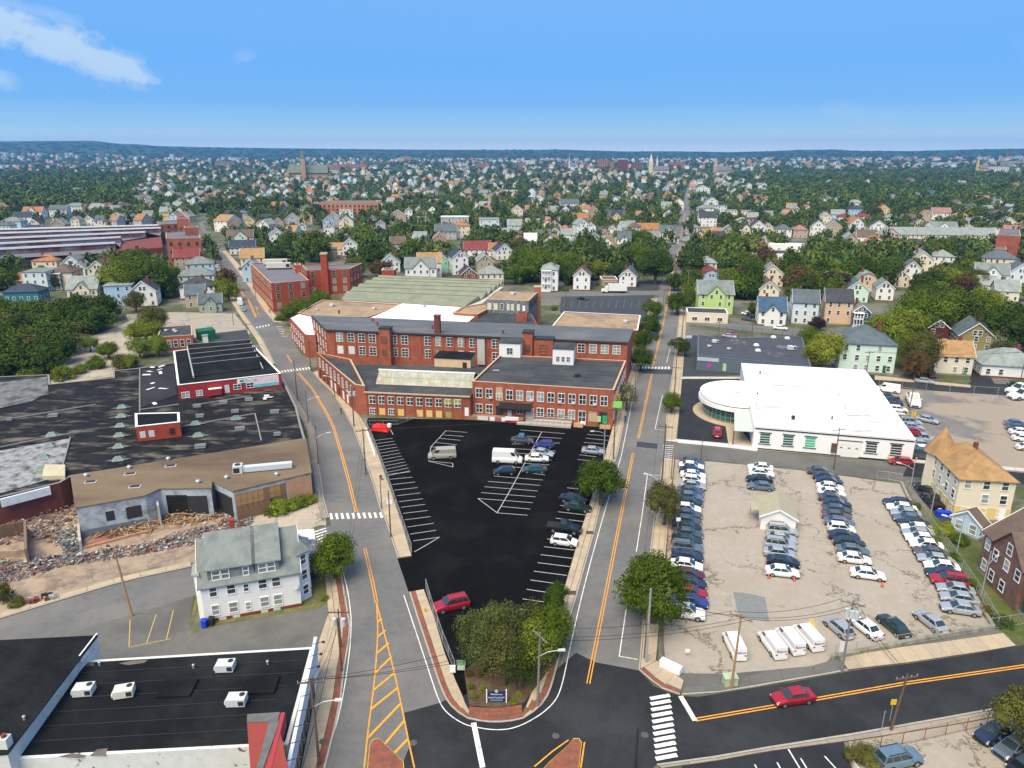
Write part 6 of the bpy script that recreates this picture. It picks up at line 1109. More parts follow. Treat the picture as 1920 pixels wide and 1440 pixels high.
# near houses
def house_px(fl, fr_, dep, h, kind, wall, roof, lab, lod=0, **k):
 A, B = Vector(W(*fl)), Vector(W(*fr_)); d = B - A; rz = math.atan2(d.y, d.x); n = Vector((-math.sin(rz), math.cos(rz))); c = (A + B) / 2 + n * dep / 2
 HBOX.append((fl[0] - 5, fr_[0] + 5, min(fl[1], fr_[1]) - 100, fl[1], c.y, d.length, tuple(c))); return house(c.x, c.y, rz, d.length, dep, h, kind, wall, roof, lab, lod, **k), d.length, dep
t, w, d = house_px((385, 1168), (566, 1136), 9.0, 5.5, 'gx', 'white', 'grey', 'big white clapboard house with pale green grey roof, dormers and street bay', rh=5.0, seed=3, chim=False)
for ch in list(t.children):
 if ch.name.startswith(('window', 'door')):
  for g in list(ch.children): bpy.data.objects.remove(g)
  bpy.data.objects.remove(ch)
ws = [(.12, .5, .8), (.30, .5, .95), (.45, .5, .55), (.62, .5, .95), (.76, .5, .95)]
for s, _, ww in ws:
 for z in (.95, 3.7):
  f, p = win_meshes(ww, 1.0 if ww < .6 else 1.35, 1, 2, trim, glass if z > 3 else glass2); o = inst('window', f, t, (-w / 2 + w * s, -d / 2, z), 0); inst('pane', p, o)
q = MB()
def dormer(x0, x1, wins):
 z0, z1 = 5.75, 7.45; y0 = -d / 2 + .35; q = MB(); q.prism([(x0, y0), (x1, y0), (x1, y0 + 3.0), (x0, y0 + 3.0)], z0 - .2, z1); dm = q.build('dormer', rm_('grey'), t)
 q = MB(); q.slab([(x0 - .3, y0 - .35, z1 + .0), (x1 + .3, y0 - .35, z1 + .0), (x1 + .3, 0, 10.58), (x0 - .3, 0, 10.58)], .14); q.build('dormer_roof', rm_('grey'), dm)
 for xx, ww in wins: f, p = win_meshes(ww, 1.2, 1, 2, trim, glass); inst('window', f, dm, (xx, y0, z0 + .1), 0)
dormer(-w / 2 + 1.0, -w / 2 + 6.6, [(-w / 2 + 2.0, .85), (-w / 2 + 3.1, .85), (-w / 2 + 5.6, .6)]); dormer(w / 2 - 5.3, w / 2 - 2.3, [(w / 2 - 4.4, .85), (w / 2 - 3.3, .85)])
q = MB(); q.box(-w / 2 + 3.9, -w / 2 + 4.5, .5, 1.1, 9, 11.6); q.build('chimney', MATS['bright_red_brick'], t)
q = MB(); bx = w / 2; q.prism([(bx, -3.6), (bx + 1.4, -2.6), (bx + 1.4, .6), (bx, 1.6)], 0, 7.2); bay = q.build('bay', mat('shade_tinted_siding', (.60, .68, .76), var=.04, stretch=(.2, .2, 5)), t)  # white bay; bluish shade of the side away from sun put into colour
q = MB(); q.slab([(bx - .1, -3.9, 7.2), (bx + 1.7, -2.7, 7.2), (bx + 1.7, .7, 7.2), (bx - .1, 1.9, 7.2)], .15); q.face([(bx - .1, -3.9, 7.21), (bx + 1.7, -2.7, 7.21), (bx - .1, -1, 8.8)]); q.face([(bx + 1.7, -2.7, 7.21), (bx + 1.7, .7, 7.21), (bx - .1, -1, 8.8)]); q.face([(bx + 1.7, .7, 7.21), (bx - .1, 1.9, 7.21), (bx - .1, -1, 8.8)]); q.build('bay_roof', rm_('grey'), bay)
for z in (.9, 3.2, 5.5):
 a_ = math.atan2(1.0, 1.4); f, p = win_meshes(.8, 1.35, 1, 2, trim, glass); o = inst('window', f, t, (bx + .7, -3.1, z), a_); inst('pane', p, o); o = inst('window', f, t, (bx + 1.4, -1, z), math.pi / 2); inst('pane', p, o)
q = MB(); q.prism([(bx + .05, 1.9), (bx + 2.2, 1.9), (bx + 2.2, 4.2), (bx + .05, 4.2)], 0, .7); q.build('porch_base', brick2, t); q = MB()
for z in (2.9, 5.2): q.prism([(bx + .02, 1.7), (bx + 2.4, 1.7), (bx + 2.4, 4.3), (bx + .02, 4.3)], z, z + .16)
for yy in (1.85, 4.15): q.box(bx + 2.1, bx + 2.25, yy - .07, yy + .07, .7, 6.6)
q.slab([(bx, 1.6, 6.6), (bx + 2.6, 1.6, 6.4), (bx + 2.6, 4.5, 6.4), (bx, 4.5, 6.6)], .15); q.build('street_porch', trim, t)
q = MB(); q.prism([(-bx - .75, -3.2), (-bx, -3.8), (-bx, -1.2), (-bx - .75, -1.8)], 0, 6.6); q.build('rear_bay', wm_('white'), t); q = MB(); q.slab([(-bx - .95, -3.4, 6.6), (-bx, -4, 6.6), (-bx, -1.0, 7.4), (-bx - .95, -1.6, 7.0)], .12); q.build('bay_roof', rm_('light'), t)
q = MB(); q.tube((w / 2 - .55, -d / 2 - .3, 3.2), (w / 2 - .55, -d / 2 - .38, 3.25), .38, .38, 12); q.build('satellite_dish', steel, t)
for i, s in enumerate((.14, .28, .57, .70)): q = MB(); q.box(-w / 2 + w * s, -w / 2 + w * s + .9, -d / 2 - .1, -d / 2 - .05, .05, .42); q.build('cellar_window', hvacw, t)
struct('lawn', (lambda b: (b.face([(*p, .02) for p in ccw([W(*q) for q in ((352, 1188), (376, 1120), (392, 1172), (600, 1140), (614, 1130), (608, 1070), (560, 1080), (395, 1100), (366, 1125))])]), b)[1])(MB()), mat('dry_grass', (.16, .14, .05), var=.3, scale=1.5, c2=(.09, .11, .03), s2=.5, fine=.2))
t, w, d = house_px((1785, 974), (1889, 981), 13.5, 7.4, 'hip', 'cream', 'tanr', 'cream three storey house with tan hipped roof and pointed corner turret', rh=2.9, seed=8, chim=False)
q = MB(); tx, ty = -w / 2 + 1.4, d / 2 - 2.2; q.prism([(tx + 2.3 * math.cos(a), ty + 2.3 * math.sin(a)) for a in [math.pi / 4 * i for i in range(8)]], 0, 7.45); q.build('turret', wm_('cream'), t)
q = MB(); P8 = [(tx + 2.9 * math.cos(a), ty + 2.9 * math.sin(a), 7.5) for a in [math.pi / 4 * i for i in range(8)]]
for i in range(8): q.face([P8[i], P8[(i + 1) % 8], (tx, ty, 12.2)])
q.build('turret_roof', rm_('tanr'), t)
q = MB(); q.prism([(-w / 2 - .05, -d / 2 - .05), (w / 2 + .05, -d / 2 - .05), (w / 2 + .05, d / 2 + .05), (-w / 2 - .05, d / 2 + .05)], .46, 2.55); q.build('ground_floor_siding', wm_('yellow'), t)
q = MB(); q.box(-w / 2 + 2.0, -w / 2 + 3.1, -d / 2 - .12, -d / 2 - .06, .3, 2.4); q.build('white_door', trim, t); q = MB(); q.box(.4, 1.0, .5, 1.1, 9.6, 11.0); q.build('chimney', brick2, t)
t, w, d = house_px((1832, 1068), (1936, 1175), 9.5, 6.4, 'cross', 'brick', 'brown', 'brown brick house with dark brown gables and white sashes at the right edge', rh=3.6, seed=9)
for ch in t.children:
 if ch.name.startswith('wall'): ch.data.materials[0] = brick3
t2, w, d = house_px((1833, 1016), (1845, 1010), 4.2, 2.9, 'gx', 'sky', 'brown', 'pale blue lean-to house with brown roof behind the brown brick house', rh=1.6, seed=4, chim=False)
t3, w, d = house_px((1425, 992), (1490, 1000), 6.6, 2.5, 'gy', 'white', 'white', 'small cream attendant hut with metal gable roof in the tan sales lot', rh=1.4, seed=2, chim=False, cat='hut', base=False)
for ch in list(t3.children):
 if ch.name.startswith(('window', 'door')):
  for g in list(ch.children): bpy.data.objects.remove(g)
  bpy.data.objects.remove(ch)
 elif ch.name.startswith('roof'): ch.data.materials[0] = mat('dull_metal_roof', (.36, .33, .24), var=.08, scale=1)
q = MB(); q.slab([(-w / 2 - 1.5, -1.2, 2.2), (-w / 2, -1.2, 2.4), (-w / 2, 1.4, 2.4), (-w / 2 - 1.5, 1.4, 2.2)], .1); q.tube((-w / 2 - 1.4, -1.1, 0), (-w / 2 - 1.4, -1.1, 2.1), .05); q.tube((-w / 2 - 1.4, 1.3, 0), (-w / 2 - 1.4, 1.3, 2.1), .05); q.build('door_canopy', mat('dull_metal_roof', (.4, .41, .33)), t3)
# far landmarks
x, y = W(580, 338); ch = thing('church', 'big tan brick church with green roof and tall green spire on the far left hill', 'church', (x, y, 0), R(6))
tan2 = mat('far_tan_brick', (.42, .27, .16), var=.1, scale=.1); copper = mat('copper_green_roof', (.13, .165, .125), var=.1, scale=.1)
q = MB(); q.prism([(-38, -11), (40, -11), (40, 11), (-38, 11)], 0, 16); q.prism([(-48, -14), (-38, -14), (-38, 14), (-48, 14)], 0, 13); q.build('nave', tan2, ch); q = MB(); q.slab([(-45, -13, 15.5), (42, -13, 15.5), (40, 0, 31), (-38, 0, 31)], .6); q.slab([(-38, 0, 31), (40, 0, 31), (42, 13, 15.5), (-45, 13, 15.5)], .6); q.build('roof', copper, ch)
q = MB(); q.prism([(-12, -20), (-3, -20), (-3, -11), (-12, -11)], 0, 44); q.build('tower', tan2, ch); q = MB()
for a_, b_ in (((-12.3, -20.3), (-2.7, -20.3)), ((-2.7, -20.3), (-2.7, -10.7)), ((-2.7, -10.7), (-12.3, -10.7)), ((-12.3, -10.7), (-12.3, -20.3))): q.face([(*a_, 44), (*b_, 44), (-7.5, -15.5, 66)])
q.build('spire', copper, ch)
def farblock(lab, px_, py_, wp, h, dep, m, rf=mroof, name='tower_block', cat='building', storeys=True):
 x, y = W(px_, py_); w = wp * y / CP / FPX; t = thing(name, lab, cat, (x, y, 0)); q = MB(); q.prism([(-w / 2, 0), (w / 2, 0), (w / 2, dep), (-w / 2, dep)], 0, h); q.build('wall', m, t)
 q = MB(); q.prism([(-w / 2 - .3, -.3), (w / 2 + .3, -.3), (w / 2 + .3, dep), (-w / 2 - .3, dep)], h, h + .8); q.build('roof', rf, t)
 if storeys:
  q = MB(); n = max(3, int(w / 7))
  for k in range(int(h / 3.4)):
   for i in range(n): xx = -w / 2 + w * (i + .5) / n; q.box(xx - 1.3, xx + 1.3, -.15, 0, 1.2 + k * 3.4, 2.9 + k * 3.4)
  o = q.build('windows', dark, t); o['kind'] = 'stuff'
 return t
fb = mat('far_red_brick', (.36, .18, .13), var=.12, scale=.05); fw = mat('far_pale_wall', (.66, .65, .62), var=.05)
for a in (('reddish slab block on the skyline, left of two in the middle distance', 1131, 318, 19, 32, 20, fb), ('lower reddish block beside the slab on the middle skyline', 1146, 318, 10, 26, 20, fb), ('square dark brick tower block right of the reddish slab on the skyline', 1168, 323, 16, 34, 20, mat('far_dark_brick', (.2, .06, .05))), ('brown tower block right of the dark brick one on the skyline', 1194, 322, 18, 26, 20, mat('far_brown', (.2, .12, .09))),
   ('wide red brick block on the skyline right of the twin spires', 1268, 315, 27, 22, 20, fb), ('red brick hall with white annex on the skyline, left of centre', 979, 316, 12, 20, 20, fb), ('white block on the skyline beside the red hall', 992, 314, 20, 26, 20, fw), ('red brick block on the skyline near a white steeple', 1062, 316, 14, 18, 20, fb), ('pinkish block of flats on the far plain, upper left centre', 761, 304, 20, 30, 20, mat('far_pink', (.5, .25, .17))),
   ('long red mill on the plain right of the church', 650, 318, 70, 16, 40, fb), ('long pale mill behind the church', 700, 312, 60, 16, 40, mat('far_brown', (.2, .12, .09))), ('red town hall range on the far left plain', 300, 306, 34, 20, 30, fb), ('red brick range on the far left plain', 903, 316, 30, 18, 20, fb), ('red brick range far left of the church', 422, 312, 34, 18, 30, fb), ('pale tower on the far left plain', 323, 304, 6, 44, 20, fw),
   ('big white sheds on the far right plain', 1770, 310, 70, 12, 60, fw), ('pale brown hospital block at the far right edge', 1905, 312, 34, 20, 40, mat('far_tan', (.45, .35, .28))), ('white and brown store range at the far right', 1868, 325, 40, 18, 40, fw), ('teal glass block on the far right plain', 1608, 301, 7, 26, 20, mat('far_teal', (.15, .5, .5))), ('white block on the far right plain', 1682, 304, 6, 30, 20, fw)):
 farblock(*a[:7])
def steeple(lab, px_, py_, w, h1, h2, m, nave=30):
 x, y = W(px_, py_); t = thing('church', lab, 'church', (x, y, 0)); q = MB(); q.prism([(-w / 2, -w / 2), (w / 2, -w / 2), (w / 2, w / 2), (-w / 2, w / 2)], 0, h1); q.build('tower', m, t); q = MB(); c4 = [(-w / 2, -w / 2), (w / 2, -w / 2), (w / 2, w / 2), (-w / 2, w / 2)]
 for i in range(4): q.face([(*c4[i], h1), (*c4[(i + 1) % 4], h1), (0, 0, h2)])
 q.build('spire', m, t)
 if nave: q = MB(); q.prism([(w / 2 + .1, -8), (w / 2 + nave, -8), (w / 2 + nave, 8), (w / 2 + .1, 8)], 0, 14); q.build('nave', m, t); q = MB(); q.slab([(w / 2, -9, 14), (w / 2 + nave, -9, 14), (w / 2 + nave, 0, 24), (w / 2, 0, 24)], .5); q.slab([(w / 2, 0, 24), (w / 2 + nave, 0, 24), (w / 2 + nave, 9, 14), (w / 2, 9, 14)], .5); q.build('roof', copper if 'green' in lab else mroof, t)
steeple('ornate cream church tower in the centre of the skyline', 1219, 330, 9, 34, 54, mat('far_cream_stone', (.66, .55, .42)), 40); steeple('slim white steeple beside the cream church tower', 1231, 326, 4, 30, 48, fw, 0); steeple('small white steeple on the skyline near the red brick block', 1067, 320, 4, 26, 46, fw, 20); steeple('stone church with spire above trees right of the long street', 1340, 331, 9, 24, 46, mat('far_stone', (.4, .34, .3)), 34); steeple('yellow church spire on the far right', 1830, 326, 5, 24, 50, mat('far_yellow', (.6, .45, .15)), 24); steeple('brick factory stack on the right of the middle skyline', 912, 320, 5, 30, 31, fb, 0); steeple('pale mill tower on the far left centre plain', 659, 317, 6, 34, 42, mat('far_tan', (.45, .35, .28)), 0)
# vehicles
def paint_(n, c, r=.32, me=.25): return mat('car_paint_' + n, c, rough=r, var=.03, scale=1, metal=me, coat=.6, spec=.5)
CP_ = {'white': paint_('white', (.78, .78, .78), me=0), 'silver': paint_('silver', (.48, .50, .52), me=.5), 'steel': paint_('steel', (.16, .20, .26), me=.5), 'grey': paint_('grey', (.09, .10, .115), me=.4), 'black': paint_('black', (.012, .014, .017)), 'navy': paint_('navy', (.018, .03, .07)), 'blue': paint_('blue', (.03, .05, .26)), 'teal': paint_('teal', (.02, .07, .09)),
  'red': paint_('red', (.38, .012, .03)), 'maroon': paint_('maroon', (.10, .015, .03)), 'green': paint_('green', (.015, .035, .03)), 'brown': paint_('brown', (.13, .11, .11), me=.4), 'beige': paint_('beige', (.42, .40, .34)), 'sky': paint_('sky', (.15, .25, .33), me=.4), 'orange': paint_('orange', (.5, .13, .02), me=0)}
cglass = mat('car_glass', (.02, .035, .04), rough=.06, var=.1, spec=.8, coat=.5); tyre = mat('tyre_rubber', (.014, .014, .014), var=.1); rim = mat('wheel_rim', (.35, .36, .37), rough=.35, var=.1, metal=.6); lampm = mat('headlight_glass', (.65, .68, .7), rough=.1, var=.05); tailm = mat('taillight', (.32, .01, .01), rough=.2, var=.1); plastic = mat('black_plastic', (.02, .02, .02), var=.1)
CARM = {}
def loft(q, st, m=0):
 """st: list of (x, [(y,z)...]) half sections mirrored"""
 k0 = len(q.v); n = len(st[0][1])
 for x, pr in st:
  for y, z in pr: q.v.append((x, y, z))
  for y, z in reversed(pr): q.v.append((x, -y, z))
 n2 = 2 * n
 for i in range(len(st) - 1):
  for j in range(n2):
   a, b = k0 + i * n2 + j, k0 + i * n2 + (j + 1) % n2; q.f.append((a, a + n2, b + n2, b)); q.m.append(m)
 q.f.append(tuple(range(k0, k0 + n2))); q.m.append(m); q.f.append(tuple(reversed(range(k0 + (len(st) - 1) * n2, k0 + len(st) * n2)))); q.m.append(m)
TYPES = { # L, W, beltline z stations (x, ztop, halfwidth), cabin (xrb, xrt, xft, xfb, zroof, zbelt)
 'sedan': (4.75, 1.82, [(-2.37, .62, .70), (-2.3, .92, .80), (-1.7, 1.0, .88), (-.6, .96, .91), (.7, .95, .91), (1.25, .92, .88), (2.0, .80, .84), (2.3, .66, .74), (2.37, .5, .66)], (-1.75, -1.05, .35, 1.2, 1.44, .93)),
 'hatchback': (4.2, 1.78, [(-2.1, .7, .74), (-2.05, 1.0, .82), (-1.5, 1.02, .87), (-.4, .98, .89), (.7, .97, .89), (1.2, .95, .86), (1.8, .82, .82), (2.05, .68, .74), (2.1, .5, .66)], (-2.0, -1.55, .35, 1.15, 1.5, .95)),
 'suv': (4.75, 1.92, [(-2.37, .8, .80), (-2.33, 1.12, .88), (-1.7, 1.14, .94), (-.5, 1.12, .95), (.8, 1.1, .95), (1.3, 1.08, .93), (2.0, .98, .9), (2.32, .82, .82), (2.37, .55, .74)], (-2.3, -2.0, .3, 1.15, 1.76, 1.08)),
 'van': (5.6, 2.0, [(-2.8, 1.0, .9), (-2.78, 1.2, .96), (-1.5, 1.22, .98), (0, 1.22, .98), (1.4, 1.2, .98), (2.0, 1.12, .95), (2.55, .98, .9), (2.77, .8, .84), (2.8, .5, .8)], (-2.78, -2.7, 1.15, 2.05, 2.15, 1.18)),
 'highvan': (5.9, 2.05, [(-2.95, 1.0, .95), (-2.93, 1.3, 1.0), (-1.5, 1.32, 1.02), (0, 1.32, 1.02), (1.6, 1.3, 1.02), (2.2, 1.22, .98), (2.7, 1.05, .92), (2.92, .85, .84), (2.95, .5, .8)], (-2.93, -2.86, 1.35, 2.25, 2.6, 1.28)),
 'pickup': (5.6, 1.98, [(-2.8, 1.0, .93), (-2.78, 1.12, .95), (-1.6, 1.12, .97), (-.65, 1.12, .97), (.8, 1.12, .97), (1.3, 1.12, .96), (2.3, 1.06, .93), (2.72, .9, .88), (2.8, .55, .82)], (-.75, -.6, .45, 1.2, 1.86, 1.1))}
def car_meshes(ty):
 if ty in CARM: return CARM[ty]
 L, Wd, st, (rb, rt, ft, fb, zr, zb) = TYPES[ty]; out = []
 q = MB(); loft(q, [(x, [(hw * .9, .24), (hw * 1.0, .45), (hw * 1.02, .6 * zt + .12), (hw * .95, zt - .06), (hw * .82, zt)]) for x, zt, hw in st])
 wb, wr = Wd / 2 * .86, Wd / 2 * (.70 if ty not in ('van', 'highvan') else .86); body = q.mesh('body', [CP_['white']], smooth=False)
 q2 = MB(); sec = lambda t, w: [(w, 0)]
 ring = [(rb, wb, zb), (fb, wb, zb), (ft, wr, zr), (rt, wr, zr)]
 def cabin(q, e=0.0, zo=0.0):
  a = [(rb - e, -wb - e, zb + zo), (fb + e, -wb - e, zb + zo), (fb + e, wb + e, zb + zo), (rb - e, wb + e, zb + zo)]; m = [(rt - e, -wr - e, zr), (ft + e, -wr - e, zr), (ft + e, wr + e, zr), (rt - e, wr + e, zr)]; return a, m
 a, m = cabin(q); q.m = [0] * len(q.f)
 for i in range(4): q.face([a[i], a[(i + 1) % 4], m[(i + 1) % 4], m[i]])
 t_ = [(p[0] + (.12 if p[0] < 0 or p[0] == m[0][0] else -.12) * (1 if i in (0, 3) else 1), p[1] * .9, zr + .05) for i, p in enumerate(m)]
 t_ = [(m[0][0] + .15, m[0][1] * .88, zr + .05), (m[1][0] - .12, m[1][1] * .88, zr + .05), (m[2][0] - .12, m[2][1] * .88, zr + .05), (m[3][0] + .15, m[3][1] * .88, zr + .05)]
 for i in range(4): q.face([m[i], m[(i + 1) % 4], t_[(i + 1) % 4], t_[i]])
 q.face(t_)
 if ty == 'pickup': pass
 body = q.mesh('body', [CP_['white']]);
 a, m = cabin(None, .012, .02)
 def sub(P, u0, u1, v0, v1):
  f = lambda u, v: tuple((P[0][k] * (1 - u) + P[1][k] * u) * (1 - v) + (P[3][k] * (1 - u) + P[2][k] * u) * v for k in range(3)); return [f(u0, v0), f(u1, v0), f(u1, v1), f(u0, v1)]
 def ms(n, faces, mt):
  q = MB(); [q.face(f) for f in faces]; return (n, q.mesh(n, [mt]))
 fr_ = [a[1], a[2], m[2], m[1]]; re_ = [a[3], a[0], m[0], m[3]]; sr = [a[0], a[1], m[1], m[0]]; sl = [a[2], a[3], m[3], m[2]]
 out.append(ms('windshield', [sub(fr_, .06, .94, .05, .95)], cglass));
 if ty not in ('van', 'highvan'): out.append(ms('rear_window', [sub(re_, .08, .92, .12, .92)], cglass)); sides = [(.06, .47), (.50, .94)]
 else: sides = [(.80, .97)] if ty == 'highvan' else [(.78, .97)]
 if ty == 'suv': sides = [(.03, .26), (.29, .58), (.61, .96)]
 for nm, P, fl in (('side_window', sr, 0), ('side_window', sl, 1)): out.append(ms(nm, [sub(P, (1 - u1 if fl else u0), (1 - u0 if fl else u1), .1 if ty[-3:] != 'van' else .35, .9) for u0, u1 in sides], cglass))
 wr_ = .34 if ty in ('sedan', 'hatchback') else .39; wx = L * .30
 q = MB(); q.tube((0, -.11, 0), (0, .11, 0), wr_, n=16); wheel = q.mesh('wheel', [tyre]); q = MB(); q.tube((0, -.125, 0), (0, .125, 0), wr_ * .6, n=12); rimm = q.mesh('rim', [rim])
 zl = st[-2][1] - .08; q = MB(); q.box(L / 2 - .22, L / 2 - .06, -.2, .2, zl - .12, zl + .03); hl = q.mesh('headlight', [lampm]); q = MB(); q.box(-L / 2 + .0, -L / 2 + .12, -.17, .17, st[1][1] - .26, st[1][1] - .06); tl = q.mesh('taillight', [tailm])
 q = MB(); q.box(-.1, .1, -.1, .1, -.07, .08); mir = q.mesh('mirror', [CP_['white']])
 bits = [('wheel', wheel, (sx * wx, sy * (Wd / 2 - .1), wr_), rimm) for sx in (-1, 1) for sy in (-1, 1)] + [('headlight', hl, (0, s * Wd * .33, 0), None) for s in (-1, 1)] + [('taillight', tl, (0, s * Wd * .36, 0), None) for s in (-1, 1)] + [('mirror', mir, (fb - .35, s * (Wd / 2 + .06), zb + .1), None) for s in (-1, 1)]
 if ty == 'pickup': q = MB(); q.box(-L / 2 + .12, rb - .08, -.8, .8, 1.10, 1.135); out.append(('cargo_bed', q.mesh('cargo_bed', [plastic])))
 if ty == 'suv':
  q = MB(); [q.box(rt + .2, ft - .1, s * .62 - .03, s * .62 + .03, zr + .04, zr + .11) for s in (-1, 1)]; out.append(('roof_rails', q.mesh('roof_rails', [plastic])))
 q = MB(); q.box(L / 2 - .04, L / 2 + .02, -.55, .55, .3, .55); out.append(('grille', q.mesh('grille', [plastic]))); q = MB(); q.box(-L / 2 - .02, -L / 2 + .03, -.3, .3, .42, .6); out.append(('number_plate', q.mesh('number_plate', [lampm])))
 q = MB(); q.box(-L / 2 + .15, L / 2 - .15, -Wd / 2 + .1, Wd / 2 - .1, .16, .3); out.append(('underbody', q.mesh('underbody', [plastic])))
 CARM[ty] = (body, out, bits, L); return CARM[ty]
def slotmat(o, m): o.material_slots[0].link = 'OBJECT'; o.material_slots[0].material = m
def vehicle(x, y, h, ty, colr, label, group=None, z=.03, cat=None, detail=True, sc_=1.0):
 body, parts, bits, L = car_meshes(ty); t = thing('parked_' + {'sedan': 'car', 'hatchback': 'car', 'suv': 'suv', 'van': 'van', 'highvan': 'van', 'pickup': 'pickup_truck'}[ty], label, cat or {'sedan': 'car', 'hatchback': 'car', 'suv': 'car', 'van': 'van', 'highvan': 'van', 'pickup': 'pickup truck'}[ty], (x, y, z), h, group)
 o = inst('body', body, t); slotmat(o, CP_[colr])
 for n, me in parts:
  if detail or n in ('windshield', 'side_window', 'rear_window'): inst(n, me, t)
 for n, me, l, sub in bits:
  if not detail and n != 'wheel': continue
  o = inst(n, me, t, l)
  if n == 'mirror': slotmat(o, CP_[colr])
  if sub and detail: inst('rim', sub, o)
 if sc_ != 1: t.scale = (sc_,) * 3
 return t
CN = {'grey': 'dark grey', 'steel': 'steel blue', 'navy': 'navy blue', 'green': 'dark green', 'teal': 'dark teal', 'sky': 'pale blue', 'blue': 'bright blue'}
TN = {'sedan': 'sedan', 'hatchback': 'hatchback', 'suv': 'SUV', 'van': 'van', 'highvan': 'high roofed van', 'pickup': 'pickup truck'}
ORD = ['first', 'second', 'third', 'fourth', 'fifth', 'sixth', 'seventh', 'eighth', 'ninth', 'tenth', 'eleventh', 'twelfth', 'thirteenth', 'fourteenth', 'fifteenth', 'sixteenth', 'seventeenth', 'eighteenth', 'nineteenth', 'twentieth', 'twenty-first', 'twenty-second']
HR = math.atan2(E1[1], E1[0])
def row(lst, rowname, group, head=HR):
 """each entry: px, py of the car's centre on the ground, colour, type, heading offset in degrees"""
 for i, e in enumerate(lst):
  px_, py_, c_, ty = e[:4]; x, y = W(px_, py_ + 2); vehicle(x, y, head + R(e[4] if len(e) > 4 else random.uniform(-2, 2)), ty, c_, f'{CN.get(c_, c_)} {TN[ty]}, {ORD[i]} from the back in {rowname}', group)
random.seed(31)
S_, H_, U_ = 'sedan', 'hatchback', 'suv'
row([(1297, 869, 'grey', S_), (1296, 877, 'white', S_), (1297, 885.5, 'navy', S_), (1299, 894, 'white', S_), (1301, 904, 'white', H_), (1299, 914, 'silver', S_), (1294, 924, 'grey', S_), (1293, 934.5, 'steel', S_), (1291, 945.5, 'green', S_), (1288, 957, 'white', S_), (1289, 968, 'grey', S_), (1287, 980, 'grey', S_), (1287, 992.5, 'black', S_), (1289, 1004, 'grey', S_), (1287, 1017.5, 'green', S_), (1288, 1032, 'steel', U_), (1288, 1047, 'navy', S_), (1287, 1064, 'white', S_), (1289, 1081, 'maroon', S_), (1292, 1098, 'navy', S_), (1293, 1115, 'red', S_), (1294, 1132, 'blue', S_), ], 'the long left row of the tan lot', 'cars in the left row of the tan lot')
x, y = W(1287, 1156); vehicle(x, y, HR, U_, 'white', 'white SUV with roof rails, front end of the left row in the tan lot', 'cars in the left row of the tan lot')
row([(1425, 880, 'white', S_, 180), (1427, 890.5, 'white', S_), (1423, 902, 'black', S_, 180), (1426, 915.5, 'steel', S_, 180)], 'the short group behind the small hut', 'cars behind the hut')
row([(1466, 1000, 'silver', U_), (1464, 1013, 'silver', S_), (1462, 1026, 'silver', U_), (1461, 1041, 'silver', S_), (1467, 1058, 'black', S_), (1466, 1076.5, 'white', S_)], 'the group in front of the small hut', 'cars in front of the hut')
row([(1537, 887, 'grey', S_), (1548, 897, 'navy', S_), (1554, 906, 'navy', S_), (1556, 917, 'white', S_), (1558, 927.5, 'white', S_), (1560, 937.5, 'grey', S_), (1568, 948.5, 'navy', S_), (1568, 959.5, 'grey', S_), (1568, 971, 'brown', S_), (1573, 983, 'steel', S_), (1577, 995, 'white', H_), (1581, 1009, 'navy', S_), (1591, 1021.5, 'green', S_), (1598, 1036, 'steel', S_), (1601, 1052, 'white', S_), (1626, 1081, 'white', S_)], 'the slanting middle row of the tan lot', 'cars in the middle row of the tan lot')
row([(1683, 946, 'navy', S_), (1689, 956, 'white', S_), (1697, 966, 'silver', S_), (1702, 976, 'steel', S_), (1711, 985, 'green', S_), (1718, 995, 'white', S_), (1720, 1004, 'silver', S_), (1726, 1014, 'white', S_), (1735, 1026, 'white', S_), (1743, 1040, 'brown', S_), (1751, 1053, 'silver', S_), (1764, 1067, 'white', S_), (1768, 1080, 'navy', S_), (1778, 1094, 'red', U_), (1790, 1110, 'silver', S_), (1797, 1127, 'silver', S_), (1799, 1146, 'silver', S_)], 'the right row beside the low wall', 'cars in the right row of the tan lot', HR + math.pi - R(3))
def carpp(a, b, ty, c_, lab, group=None, **k):
 A, B = Vector(W(*a)), Vector(W(*b)); d = B - A; c = (A + B) / 2; return vehicle(c.x, c.y, math.atan2(d.y, d.x), ty, c_, lab, group, **k)
fg = 'cars along the front edge of the tan lot'
carpp((1588, 1198), (1555, 1170), H_, 'silver', 'silver hatchback with sunroof beside the utility pole, front of the tan lot', fg); carpp((1640, 1197), (1602, 1168), S_, 'white', 'cream white coupe between silver hatchback and dark green sedan, front row', fg); carpp((1693, 1196), (1655, 1164), S_, 'green', 'dark green sedan in the front row of the tan lot', fg); carpp((1764, 1188), (1724, 1157), S_, 'silver', 'silver sedan at the right end of the front row', fg)
for i, (a, b) in enumerate((((1385, 1238), (1366, 1198)), ((1461, 1236), (1432, 1196)), ((1495, 1228), (1464, 1189)), ((1531, 1222), (1496, 1182)))):
 t = carpp(a, b, 'van', 'white', 'white work van with lettered back, %s' % ['standing alone left of the wooden pole', 'leftmost of the three together', 'middle of the three together', 'rightmost of the three together'][i], 'white work vans', sc_=.86)
 for tx, m_, dy, sz in (('R', mat('red_lettering', (.5, .02, .02)), .60, .62), ('adicom', mat('navy_lettering', (.02, .03, .15)), -.14, .42)):
  o = text_on(None, (0, 0), (1, 0), 0, 0, tx, sz, m_, off=0); o.parent = t; o.location = (-2.84, dy, 1.45); o.rotation_euler = (math.pi / 2, 0, -math.pi / 2)
bl_ = 'cars in the black car park'
